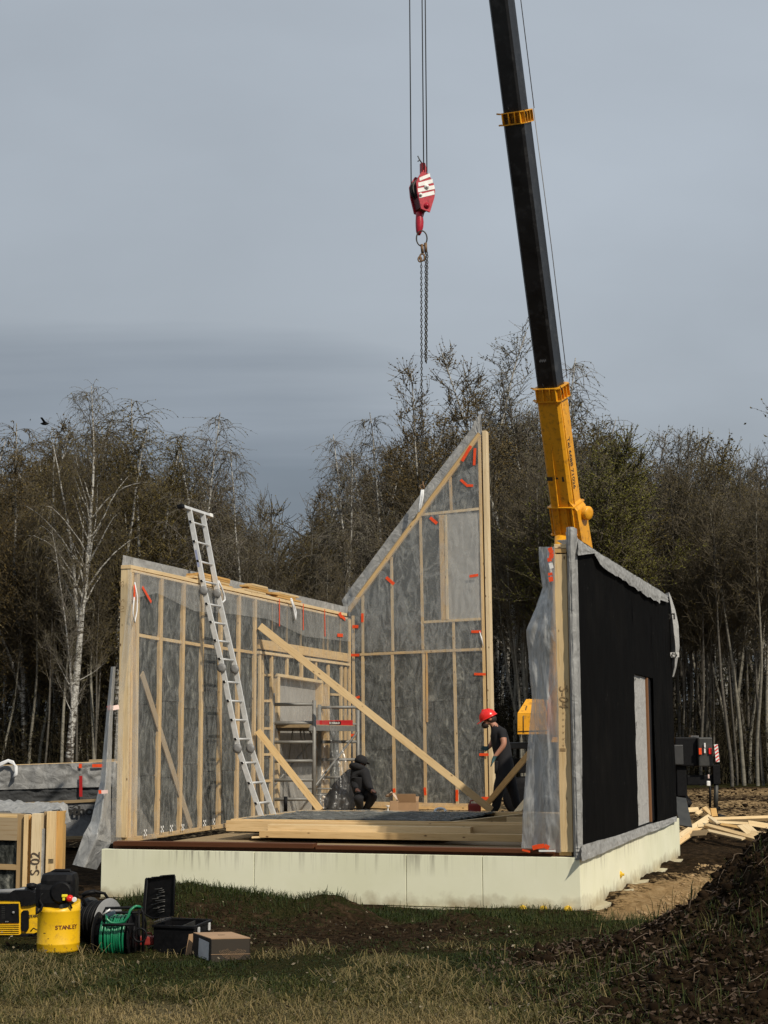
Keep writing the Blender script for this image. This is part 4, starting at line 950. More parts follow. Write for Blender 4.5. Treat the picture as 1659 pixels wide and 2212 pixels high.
def worker_standing():
    D = 26.4; k = D / F_PX
    base = atd(1088, 1760, D); base.z = 0
    th = things('person', base, 'worker in red helmet and black t-shirt standing beside the gable panel', 'person')
    def J(x, y, dy=0.0): 
        p = atd(x, y, D); p.y += dy; return p
    zoff = -J(1065, 1757).z + 0.02
    j = {
     'pelvis': (J(1090, 1652), .20), 'belly': (J(1085, 1625), .18), 'chest': (J(1080, 1597), .195), 'upper': (J(1077, 1580), .14), 'neck': (J(1067, 1567), .062), 'skull': (J(1056, 1553), .092), 'jaw': (J(1049, 1564), .058), 'chin': (J(1046.5, 1568), .035),
     'shR': (J(1083, 1579, -.17), .075), 'elR': (J(1087, 1609, -.24), .05), 'wrR': (J(1067, 1634, -.22), .034), 'paR': (J(1062, 1645, -.22), .036),
     'shL': (J(1072, 1580, .18), .07), 'elL': (J(1066, 1604, .22), .048), 'wrL': (J(1056, 1616, .16), .032), 'paL': (J(1051, 1617, .13), .034),
     'hipR': (J(1090, 1668, -.10), .145), 'knR': (J(1076, 1702, -.12), .105), 'anR': (J(1072, 1742, -.12), .075), 'toR': (J(1060, 1753, -.12), .045), 'heR': (J(1073, 1752, -.12), .045),
     'hipL': (J(1097, 1668, .10), .14), 'knL': (J(1107, 1702, .10), .10), 'anL': (J(1119, 1738, .10), .075), 'toL': (J(1113, 1751, .10), .045), 'heL': (J(1125, 1750, .10), .045)}
    e = [('pelvis', 'belly'), ('belly', 'chest'), ('chest', 'upper'), ('upper', 'neck'), ('neck', 'skull'), ('skull', 'jaw'), ('jaw', 'chin'), ('upper', 'shR'), ('shR', 'elR'), ('elR', 'wrR'), ('wrR', 'paR'),
         ('upper', 'shL'), ('shL', 'elL'), ('elL', 'wrL'), ('wrL', 'paL'), ('pelvis', 'hipR'), ('hipR', 'knR'), ('knR', 'anR'), ('anR', 'heR'), ('anR', 'toR'), ('pelvis', 'hipL'), ('hipL', 'knL'), ('knL', 'anL'), ('anL', 'heL'), ('anL', 'toL')]
    # fingers of both hands, each its own chain rooted in the palm
    for s, pa, dirs in (('R', 'paR', Vector((-.35, 0, -1))), ('L', 'paL', Vector((-1, -.1, .1)))):
        P = j[pa][0]; d = dirs.normalized(); side = Vector((0, 1, 0)) if s == 'R' else Vector((0, .4, .9)); curl = Vector((-.6, 0, -.2)) if s == 'R' else Vector((-.3, 0, -.8))
        for f in range(4):
            o_ = side * ((f - 1.5) * .021); l = (.030, .034, .032, .026)[f]
            a = P + d * .03 + o_; b = a + d * l; c = b + (d + curl * .5).normalized() * l * .8
            j[f'f{s}{f}a'] = (a, .011); j[f'f{s}{f}b'] = (b, .0095); j[f'f{s}{f}c'] = (c, .008); e += [(pa, f'f{s}{f}a'), (f'f{s}{f}a', f'f{s}{f}b'), (f'f{s}{f}b', f'f{s}{f}c')]
        a = P + side * -.04 + d * .005; b = a + (d * .6 + side * -.6).normalized() * .035
        j[f't{s}a'] = (a, .012); j[f't{s}b'] = (b, .009); e += [(pa, f't{s}a'), (f't{s}a', f't{s}b')]
    j = {k_: (v[0] + Z * 0, v[1]) for k_, v in j.items()}
    eR = j['elR'][0]; wR = j['wrR'][0]; sR = j['shR'][0]; eL = j['elL'][0]; wL = j['wrL'][0]; nk = j['neck'][0]; belt = j['pelvis'][0].z + .06
    def seg(p, a, b):
        t = (p - a).dot(b - a) / (b - a).length_squared; return t, (p - (a + (b - a) * max(0, min(1, t)))).length
    paL_, paR_ = j['paL'][0], j['paR'][0]
    def mf(c):
        if (c - paR_).length < .13 and c.z < wR.z + .01: return 3
        if (c - paL_).length < .12 and c.x < wL.x + .01: return 3
        t, d = seg(c, eR, wR)
        if d < .07 and c.y < sR.y + .03 and t > -.05: return 1
        t, d = seg(c, sR, eR)
        if d < .085 and t > .52 and c.y < sR.y + .04: return 1
        t, d = seg(c, eL, wL)
        if d < .07 and t > .0: return 1
        if c.z > nk.z - .01 and c.x < nk.x + .06: return 1
        if c.z < .13: return 4
        return 2 if c.z < belt else 0
    shirt = plain('black_tshirt', (0.010, 0.010, 0.013), .9, 0, .3, 14); trs = plain('black_work_trousers', (0.007, 0.007, 0.010), .85, 0, .3, 14)
    skin_body('body', j, e, 'pelvis', mf, [shirt, SKIN, trs, GLOVE, BLK], th)
    # face
    sk = j['skull'][0]; fd = (J(1044, 1559) - sk).normalized(); up = Vector((-.28, 0, 1)).normalized(); up = (up - fd * up.dot(fd)).normalized(); sd = fd.cross(up)
    mb = MB(); mb.lathe(sk + fd * .075 - up * .015, [(.004, .045), (.012, .03), (.018, .0)], 8, 0, (sd, up, fd)); mb.build('nose', SKIN, th)
    for s in (-1, 1):
        mb = MB(); mb.lathe(sk + fd * .072 + sd * (s * .033) + up * .012, [(.003, .012), (.010, .008), (.012, 0)], 8, 0, (sd, up, fd)); mb.build('eye', HAIR, th)
        mb = MB(); mb.lathe(sk + sd * (s * .088) - up * .01 - fd * .01, [(.028, 0), (.03, .008), (.012, .016)], 12, 0, (fd, up, sd * s)); mb.build('ear', SKIN, th)
    jw = j['jaw'][0]
    mb = MB(); mb.lathe(jw + fd * .02 - up * .012, [(.052, -.05), (.062, -.01), (.05, .035), (.02, .055)], 14, 0, (sd, up, fd)); mb.build('beard', HAIR, th)
    mb = MB(); mb.lathe(sk - fd * .03 - up * .03, [(.03, -.075), (.075, -.055), (.098, 0), (.09, .045)], 16, 0, (sd, fd, up)); mb.build('hair', HAIR, th)
    # helmet with a peak
    hb = sk + up * .035 - fd * .0
    mb = MB(); mb.lathe(hb, [(.128, -.02), (.132, .0), (.126, .04), (.108, .085), (.07, .12), (.025, .135), (.002, .138)], 26, 0, (sd, fd * 1.18, up))
    mb.lathe(hb - up * .012, [(.134, -.012), (.142, 0), (.130, .012)], 26, 0, (sd, fd * 1.2, up))
    pk = [hb + fd * .14 + sd * .08 - up * .02, hb + fd * .215 + sd * .055 - up * .03, hb + fd * .225 - up * .025, hb + fd * .215 - sd * .055 - up * .03, hb + fd * .14 - sd * .08 - up * .02]
    mb.prism(pk, up * .012); mb.tube([hb + fd * .11 + up * .07, hb + fd * .03 + up * .145, hb - fd * .09 + up * .11], .013, 6)
    mb.build('helmet', HELM, th)
    mb = MB(); pl = j['pelvis'][0]; mb.bbox(pl + Vector((-.13, -.12, -.04)), (.10, .05, .22), .02); mb.build('tool_pouch', CLOTH, th)
worker_standing()
def worker_crouching():
    D = 26.0
    def J(x, y, dy=0.0):
        p = atd(x, y, D); p.y += dy; return p
    base = J(782, 1750); base.z = 0
    th = things('person', base, 'crouching worker in black hooded jacket and cap behind the scaffold', 'person')
    j = {'pelvis': (J(783, 1716), .17), 'belly': (J(781, 1700), .175), 'chest': (J(778, 1680), .20), 'upper': (J(777, 1666), .17), 'neck': (J(778, 1655), .075), 'skull': (J(779, 1646), .088),
         'shR': (J(788, 1670, -.08), .10), 'elR': (J(795, 1695, -.16), .08), 'wrR': (J(803, 1706, -.32), .045), 'paR': (J(807, 1708, -.36), .04), 'shL': (J(767, 1670, .05), .10), 'elL': (J(766, 1695, -.06), .08), 'wrL': (J(770, 1705, -.25), .04), 'paL': (J(774, 1706, -.30), .038),
         'hipR': (J(790, 1720, -.02), .12), 'knR': (J(808, 1718, -.28), .085), 'anR': (J(790, 1748, -.12), .06), 'toR': (J(797, 1752, -.2), .045), 'hipL': (J(776, 1722, .02), .12), 'knL': (J(775, 1722, -.38), .085), 'anL': (J(779, 1750, -.08), .06), 'toL': (J(781, 1752, -.22), .045)}
    e = [('pelvis', 'belly'), ('belly', 'chest'), ('chest', 'upper'), ('upper', 'neck'), ('neck', 'skull'), ('upper', 'shR'), ('shR', 'elR'), ('elR', 'wrR'), ('wrR', 'paR'), ('upper', 'shL'), ('shL', 'elL'), ('elL', 'wrL'), ('wrL', 'paL'),
         ('pelvis', 'hipR'), ('hipR', 'knR'), ('knR', 'anR'), ('anR', 'toR'), ('pelvis', 'hipL'), ('hipL', 'knL'), ('knL', 'anL'), ('anL', 'toL')]
    for s, pa in (('R', 'paR'), ('L', 'paL')):
        P = j[pa][0]; d = Vector((.7, -.5, -.5)).normalized(); side = Vector((.3, .5, .1)).normalized()
        for f in range(4):
            a = P + d * .03 + side * ((f - 1.5) * .02); b = a + (d - Z * .6).normalized() * .03; j[f'f{s}{f}a'] = (a, .011); j[f'f{s}{f}b'] = (b, .009); e += [(pa, f'f{s}{f}a'), (f'f{s}{f}a', f'f{s}{f}b')]
        a = P - side * .04; b = a + d * .035; j[f't{s}a'] = (a, .012); j[f't{s}b'] = (b, .009); e += [(pa, f't{s}a'), (f't{s}a', f't{s}b')]
    pR, pL = j['paR'][0], j['paL'][0]; sk = j['skull'][0]
    def mf(c):
        if min((c - pR).length, (c - pL).length) < .045: return 1
        if c.z > sk.z - .04 and (c - sk).length < .13 and c.x > sk.x: return 1
        return 0
    skin_body('body', j, e, 'pelvis', mf, [CLOTH, SKIN], th)
    fd = Vector((.75, .55, -.35)).normalized(); sd = fd.cross(Z).normalized(); up = sd.cross(fd)
    mb = MB(); mb.lathe(sk + up * .02, [(.10, -.05), (.108, 0), (.095, .05), (.06, .085), (.004, .10)], 20, 0, (sd, fd, up)); mb.prism([sk + up * .03 + fd * .09 + sd * .06, sk + up * .02 + fd * .17 + sd * .04, sk + up * .02 + fd * .17 - sd * .04, sk + up * .03 + fd * .09 - sd * .06], up * .01); mb.build('cap', CLOTH, th)
    nk = j['neck'][0]; mb = MB(); mb.ring(nk - fd * .05 - up * .04, .09, .055, (sd, fd), 16, 8); mb.build('hood', CLOTH, th)
    mb = MB(); mb.lathe(sk + fd * .085 - up * .03, [(.004, .03), (.014, .015), (.018, 0)], 8, 0, (sd, up, fd)); mb.build('nose', SKIN, th)
worker_crouching()
# dark bag behind the film and loose film hung from the window jamb
mb = MB(); c = onz(735, 1750, 0.0); c = atd(735, 1722, 27.0)
pts = [(.05, -.30), (.20, -.28), (.26, -.05), (.20, .22), (.10, .40), (.05, .46)]
mb.lathe((c.x + .05, c.y, c.z + .02), pts, 18, 0, (Vector((1.2, 0, 0)), Vector((0, .7, 0)), Vector((.35, 0, 1)))); o = mb.build('rubbish_sack', CLOTH)
tag(o, 'dark crumpled sack behind the hanging film at the crouching worker', 'sack')
P = lambda x, y, d: atd(x, y, d)
rows = [[P(697, 1482, 26.3), P(700, 1481, 26.2), P(706, 1487, 26.4)], [P(695, 1560, 26.2), P(712, 1558, 26.0), P(724, 1560, 26.3)], [P(690, 1640, 26.1), P(722, 1640, 25.9), P(748, 1640, 26.2)], [P(684, 1700, 26.0), P(728, 1700, 25.8), P(766, 1698, 26.0)], [P(680, 1746, 25.9), P(725, 1748, 25.7), P(772, 1746, 25.9)]]
tag(sheet('loose_film', rows, m_film('crumpled_film', .07, (.6, .6, .6), .03, 3.0, .3), None, 80, 40, .08, 3, 61, (0, -1, 0), (3, 1), .03, 3), 'crumpled clear film hanging from the window frame to the slab behind the scaffold', 'plastic film')
def cbox(name, c, size, yaw, mat, lab, cat, flaps=0.0, tapew=True):
    th = things(name, (c[0], c[1], c[2]), lab, cat); a = Vector((math.cos(yaw), math.sin(yaw), 0)); b = Vector((-math.sin(yaw), math.cos(yaw), 0)); w, d, h = size; cc = Vector(c) + Z * (h / 2)
    t = .006
    for nm, s, o in (('side', -1, a), ('side', 1, a)):
        mb = MB(); mb.box(cc + a * (s * (w / 2 - t / 2)), (t, d, h), (a, b, Z)); mb.build('side_panel', mat, th)
    for s in (-1, 1):
        mb = MB(); mb.box(cc + b * (s * (d / 2 - t / 2)), (w - 2 * t, t, h), (a, b, Z)); mb.build('side_panel', mat, th)
    mb = MB(); mb.box(cc - Z * (h / 2 - t / 2), (w - 2 * t, d - 2 * t, t), (a, b, Z)); mb.build('base_panel', mat, th)
    return th, a, b, cc
th, a, b, cc = cbox('cardboard_box', tuple(atd(881, 1745, 27.2)[:2]) + (0.0,), (.34, .3, .23), -.15, CARD, 'open cardboard box on the slab against the gable panel foot', 'box')
for s, ang in ((1, .55), (-1, 1.2)):
    e0 = cc + b * (s * .15) + Z * .115; o = b * s
    beam('flap', e0 - a * .0, e0 + (o * math.cos(ang) + Z * math.sin(ang)) * .15, .33, .005, (Z * math.cos(ang) - o * math.sin(ang)), CARD, th, bev=.0005)
th = things('bottle_carton', Vector((*atd(851, 1745, 26.3)[:2], 0)), 'narrow brown carton with crumpled paper on top, left of the cardboard box', 'carton')
c = Vector(th.location); mb = MB(); mb.bbox(c + Z * .14, (.14, .14, .28), .008); mb.build('carton_body', CARD, th)
sheet('crumpled_paper', [[c + Vector((-.15, -.08, .36)), c + Vector((-.03, -.08, .42)), c + Vector((.06, -.08, .28))], [c + Vector((-.12, .06, .34)), c + Vector((0, .06, .4)), c + Vector((.08, .06, .28))]], plain('paper', (.55, .42, .33), .8), th, 14, 20, .04, 5, 71, (0, 0, 1))
mb = MB(); c = onz(838, 1752, 0.02); c = atd(838, 1748, 26.0)
mb.lathe((c.x, c.y, .0), [(.03, 0), (.03, .10), (.012, .13), (.012, .19), (.03, .2), (.03, .215)], 10); tag(mb.build('glue_tube', WHITE), 'thin white tube standing beside the narrow brown carton', 'tube')
mb = MB(); c = Vector((*atd(1025, 1750, 27.0)[:2], 0)); mb.bbox(c + Z * .1, (.22, .15, .2), .03); mb.tube([c + Vector((-.08, 0, .19)), c + Vector((-.06, 0, .25)), c + Vector((.05, 0, .25)), c + Vector((.07, 0, .19))], .014, 6)
tag(mb.build('jerrycan', REDP), 'dark red canister on the slab beside the foot of the long brace', 'canister')
mb = MB(); c = onz(951, 1752, .26); mb.ring(c, .06, .022, (Vector((1, 0, 0)), Vector((0, .5, .8))), 14, 6, 0, 1.3, .8); tag(mb.build('coiled_strap', SLING), 'small white coiled strap on the far edge of the floor panel', 'strap')

# ------------------------------------------------------------------ crane
DB, DT = 38.5, 28.0
Pb = atd(1230, 1150, DB); Pt = atd(912, -1350, DT + .2)
AX = (Pt - Pb).normalized()
def on_axis(y, x=None):
    # point of the boom axis seen at picture height y
    n = (ray(0, y)).cross(ray(1659, y)).normalized(); k = (CAM - Pb).dot(n) / AX.dot(n); return Pb + AX * k
BR = rad(30)                                    # turn of the boom about its own axis
bx = AX.cross(Vector((0, 1, 0))).normalized() * -1
bx = Vector((1, 0, 0)); bx = (bx - AX * bx.dot(AX)).normalized(); by = AX.cross(bx)
if by.y > 0: by = -by
bX = bx * math.cos(BR) + by * math.sin(BR); bY = -bx * math.sin(BR) + by * math.cos(BR)   # bY looks at the camera
def boom_sec(mb, p, q, w, h, ch, m=0, w2=None, h2=None):
    w2 = w2 or w; h2 = h2 or h
    def prof(w, h): return [(-w / 2 + ch, -h / 2), (w / 2 - ch, -h / 2), (w / 2, -h / 2 + ch), (w / 2, h / 2 - ch), (w / 2 - ch, h / 2), (-w / 2 + ch, h / 2), (-w / 2, h / 2 - ch), (-w / 2, -h / 2 + ch)]
    A_ = [p + bX * a + bY * b for a, b in prof(w, h)]; B_ = [q + bX * a + bY * b for a, b in prof(w2, h2)]
    mb.add(A_ + B_, [list(range(8))[::-1], list(range(8, 16))] + [(i, (i + 1) % 8, 8 + (i + 1) % 8, 8 + i) for i in range(8)], m)
def crane():
    cb = atd(1250, 1690, 38.6); cb.z = -0.6
    th = things('mobile_crane', cb, 'yellow truck crane with raised telescopic boom behind the right wall panel', 'crane')
    # telescopic sections
    yc2, yc1 = 830, 238
    s0 = on_axis(1560); s1 = on_axis(833); s2 = on_axis(240); s3 = Pt
    mb = MB(); boom_sec(mb, s0, s1, .60, .60, .06); mb.build('base_boom', YEL, th)
    mb = MB(); boom_sec(mb, s1 - AX * .3, s2, .53, .52, .06); mb.build('telescopic_section', BOOM, th)
    mb = MB(); boom_sec(mb, s2 - AX * .3, s2 + (s3 - s2) * .55, .475, .465, .05); mb.build('telescopic_section', BOOM, th)
    mb = MB(); boom_sec(mb, s2 + (s3 - s2) * .55 - AX * .3, s3, .41, .40, .045); mb.build('telescopic_section', BOOM, th)
    for c, w, nm in ((s1, .70, 'collar'), (s2, .61, 'collar'), (s2 + (s3 - s2) * .55, .53, 'collar')):
        mb = MB(); hh = .34 if c is s1 else .29
        boom_sec(mb, c - AX * (hh - .03), c - AX * .02, w - .09, w - .09, .05)
        boom_sec(mb, c - AX * .025, c, w + .02, w + .02, .07); boom_sec(mb, c - AX * hh, c - AX * (hh - .025), w + .02, w + .02, .07)
        for f in (-.36, -.1, .16, .38):
            mb.box(c + bY * (w / 2 - .012) + bX * (w * f) - AX * (hh / 2), (.018, .07, hh - .03), (bX, bY, AX)); mb.box(c + bX * (w / 2 - .012) + bY * (w * f) - AX * (hh / 2), (.07, .018, hh - .03), (bX, bY, AX))
        mb.tube([c - bX * (w / 2) + bY * .2 - AX * .02, c - bX * (w / 2 + .1) + bY * .2], .02, 6); mb.tube([c - bX * (w / 2) + bY * .2 - AX * (hh - .02), c - bX * (w / 2 + .08) + bY * .2 - AX * (hh - .02)], .02, 6)
        mb.build(nm, YEL, th)
        mb = MB(); mb.tube([c + bX * (w / 2) + bY * .22 + AX * .02, c + bX * (w / 2 + .05) + bY * .2 - AX * .1, c + bX * (w / 2) + bY * .22 - AX * .2], .012, 6); mb.tube([c + bY * (w / 2) - bX * .02 + AX * .02, c + bY * (w / 2 - .02) - bX * .06 + AX * .13], .012, 6); mb.build('hose_clip', BLK, th)
    # stiffening rib, foot flanges and pivot pin of the base boom
    r0, r1 = on_axis(950), on_axis(1085)
    mb = MB(); mb.prism([r0 + bY * .30 - bX * .06, r0 + bY * .31 - bX * .06, r1 + bY * .38 - bX * .06, r1 + bY * .30 - bX * .06], bX * .02); mb.build('stiffening_rib', YEL, th)
    f0, f1 = on_axis(1088), on_axis(1146)
    mb = MB()
    for f in (f0, f1): boom_sec(mb, f - AX * .02, f + AX * .01, .74, .74, .05)
    for o in (-.3, -.08, .14, .3): mb.prism([f0 + bY * .30 + bX * o, f0 + bY * .365 + bX * o, f1 + bY * .365 + bX * o, f1 + bY * .30 + bX * o], bX * .02)
    mb.prism([f0 + bX * .2 + bY * .3 + AX * .2, f0 + bX * .42 + bY * .3 - AX * .1, f0 + bX * .47 + bY * .3 - AX * 1.3, f0 + bX * .2 + bY * .3 - AX * 1.3], -bY * .55)
    mb.build('boom_foot', YEL, th)
    pc = atd(1266, 1108, 38.1) ; axp = (bX * .97 + bY * .25).normalized(); aa = AX; bb = axp.cross(aa)
    mb = MB(); mb.lathe(pc - axp * .2, [(.20, 0), (.20, .10), (.175, .14), (.175, .28), (.15, .31), (.06, .32)], 24, 0, (aa, bb, axp)); mb.build('pivot_pin', YEL, th)
    mb = MB(); mb.lathe(pc - axp * .27, [(.23, 0), (.23, .06)], 24, 0, (aa, bb, axp)); mb.build('pivot_washer', DGREY, th)
    # wear pads and the phone number painted on the side
    for px, py, w, h in ((1196, 1027, .16, .10), (1213, 1026, .07, .05), (1209.5, 1035, .03, .03), (1227, 1028, .05, .12)):
        q = on_axis(py); mb = MB(); f = (px - 1214) / 60 * .70; mb.box(q + bY * .302 + bX * (f), (w, .004, h), (bX, bY, AX)); mb.build('scuff', DGREY, th)
    q = on_axis(1000)
    lettering('Tel 6688 71026', q + bX * .3025 + bY * .02, -AX, AX.cross(bX), .20, INK, th, sx=1.05, bold=.004)
    q = on_axis(775)
    mb = MB(); 
    for k in range(6): mb.box(q + bY * .262 + bX * (-.08 + .03 * k) + AX * (.02 * (k % 2)), (.03, .003, .05), (bX, bY, AX))
    mb.build('paint_chip', GREYP, th)
    # cable beside the boom
    mb = MB(); mb.tube([s1 + bX * .32 - bY * .3 + AX * .1, s1 + (s2 - s1) * .5 + bX * .34 - bY * .3, s2 + bX * .32 - bY * .3], .011, 5); mb.tube([s2 + bX * .35 - bY * .27, s3 + bX * .37 - bY * .25], .011, 5); mb.build('signal_cable', GREYP, th)
    mb = MB(); mb.tube([on_axis(835) + bX * .31 + bY * .16, on_axis(1085) + bX * .31 + bY * .16], .012, 5); mb.build('hydraulic_pipe', YEL, th)
    # luffing ram
    mb = MB(); mb.tube([atd(1212, 1160, 38.2), atd(1195, 1590, 37.5)], .16, 16); mb.build('luffing_ram', YEL, th)
    # superstructure counterweight
    d = 37.0
    q = [(1118, 1541), (1141, 1509), (1176, 1509), (1176, 1586), (1118, 1586)]
    P3 = [atd(x, y, d) for x, y in q]; back = Vector((.6, 2.6, 0)); mb = MB()
    lo = [atd(1118, 1541, d), atd(1176, 1541, d), atd(1176, 1586, d), atd(1118, 1586, d)]
    tp = [atd(1141, 1509, d) + Vector((0, .5, 0)), atd(1176, 1509, d) + Vector((0, .5, 0))]
    mb.prism([lo[0], lo[1], lo[2], lo[3]], back)
    zt = tp[0].z; A1, A2 = tp; B1, B2 = A1 + back * .8, A2 + back * .8; L1, L2 = lo[0] + Z * .004, lo[1] + Z * .004; M1, M2 = L1 + back, L2 + back
    mb.add([L1, L2, A2, A1, M1, M2, B2, B1], [(0, 1, 2, 3), (4, 7, 6, 5), (3, 2, 6, 7), (0, 3, 7, 4), (1, 5, 6, 2), (0, 4, 5, 1)])
    mb.build('counterweight', YEL, th)
    mb = MB(); mb.tube([atd(1130.5, 1583, d - .01), atd(1130.5, 1548, d - .01), atd(1138, 1525, d + .2)], .012, 5); mb.tube([atd(1119, 1580, d - .01), atd(1186, 1578, d - .01)], .010, 5); mb.build('panel_seam', DGREY, th)
    # chassis, deck boards, wheels, turntable
    def bx3(x0, y0, x1, y1, dd, depth, mat, nm, bev=.02):
        a_, b_ = atd(x0, y0, dd), atd(x1, y1, dd); c = (a_ + b_) / 2 + Vector((0, depth / 2, 0)); mb = MB(); mb.bbox(c, (abs(b_.x - a_.x), depth, abs(a_.z - b_.z)), min(bev, abs(a_.z - b_.z) * .2)); return mb.build(nm, mat, th)
    bx3(1095, 1604, 1460, 1616, 37.6, 2.3, DGREY, 'chassis_deck'); bx3(1110, 1640, 1470, 1668, 37.9, 1.7, BLK, 'chassis_frame'); bx3(1180, 1560, 1290, 1604, 37.8, 1.8, YEL, 'turntable')
    bx3(1320, 1520, 1432, 1604, 37.7, 2.2, YEL, 'crane_cab', .12); bx3(1330, 1530, 1400, 1570, 37.66, .05, DGREY, 'cab_window')
    for x in (1132, 1190, 1400, 1440):
        c = atd(x, 1706, 37.8); mb = MB(); mb.lathe((c.x, c.y, -.6 + .5), [(.22, 0), (.30, .02), (.46, .0), (.5, .05), (.5, .28), (.46, .33)], 26, 0, (Vector((1, 0, 0)), Z, Vector((0, 1, 0)))); w_ = mb.build('wheel', BLK, th)
    # rear locker, outriggers and lamps at the right-hand end
    bx3(1458, 1592.5, 1508, 1655, 37.4, 1.6, BLK, 'locker', .03); bx3(1508, 1593, 1541, 1656, 37.25, 1.7, DGREY, 'mudguard', .03); bx3(1456, 1609, 1477, 1652, 37.2, .3, plain('grey_side_box', (.035, .035, .035), .5), 'side_box')
    for (x0, y0, x1, y1), mt in (((1509.5, 1616, 1516, 1630), TAPE), ((1531, 1616, 1538, 1629), HELM), ((1521, 1605, 1524.5, 1615), WHITE), ((1521, 1617, 1524.5, 1627), WHITE)): bx3(x0, y0, x1, y1, 37.2, .045, mt, 'reflector', .004)
    for k in range(6):
        q = atd(1491 + k * 3, 1591, 37.6); mb = MB(); mb.box(q, (.012, .3, .05)); mb.build('grille_bar', GREYP, th)
    bx3(1484, 1675, 1540, 1696, 37.5, .35, BLK, 'outrigger_beam'); bx3(1461, 1652, 1485, 1720, 37.5, .8, BLK, 'leg_housing')
    c0, c1 = atd(1546, 1652, 37.5), atd(1546, 1752, 37.5); c1.z = -.52
    mb = MB(); mb.bbox((c0.x, c0.y, (c0.z + .2) / 2), (.17, .17, c0.z - .2), .01); mb.build('jack_housing', BLK, th)
    mb = MB(); mb.tube([Vector((c0.x, c0.y, .3)), c1], .055, 12); mb.build('jack_cylinder', DGREY, th)
    mb = MB(); mb.lathe((c1.x, c1.y, -.6), [(.25, 0), (.25, .05), (.10, .1)], 20); mb.build('jack_foot', BLK, th)
    mb = MB(); mb.tube([atd(1534, 1690, 37.3), atd(1534, 1745, 37.3)], .03, 8); mb.tube([atd(1534, 1745, 37.3), atd(1556, 1747, 37.3)], .02, 8); mb.build('jack_lever', BLK, th)
    q0, q1 = atd(1546.5, 1608, 37.1), atd(1550.5, 1646, 37.1)
    wp = beam('warning_plate', q0, q1, .09, .01, Vector((0, -1, 0)), WHITE, th)
    for k in range(5):
        f = k / 5; c = q0 + (q1 - q0) * (f + .1); mb = MB(); mb.box(c - Vector((0, .006, 0)), (.09, .003, .028), (Vector((.8, 0, .6)), Vector((0, 1, 0)), Vector((-.6, 0, .8)))); mb.build('warning_stripe', HELM, wp)
    bx3(1527, 1687, 1535, 1698, 37.0, .1, WHITE, 'work_lamp'); bx3(1529, 1673, 1533, 1682, 37.0, .05, PINK, 'work_lamp')
    c = atd(1470, 1731, 37.0); mb = MB(); mb.tube([c + Z * .08, c - Z * .08], .06, 12); mb.build('orange_beacon', TAPE, th)
    mb = MB(); rnd = random.Random(4)
    for k in range(8):
        a_ = atd(1482 + rnd.uniform(-2, 2), 1718, 36.9); b_ = atd(1486 + k * 1.2, 1735, 36.8); e_ = atd(1474 + k * 2, 1746, 36.8); mb.tube([a_, b_, e_], .012, 5)
    mb.build('hydraulic_hoses', BLK, th)
crane()
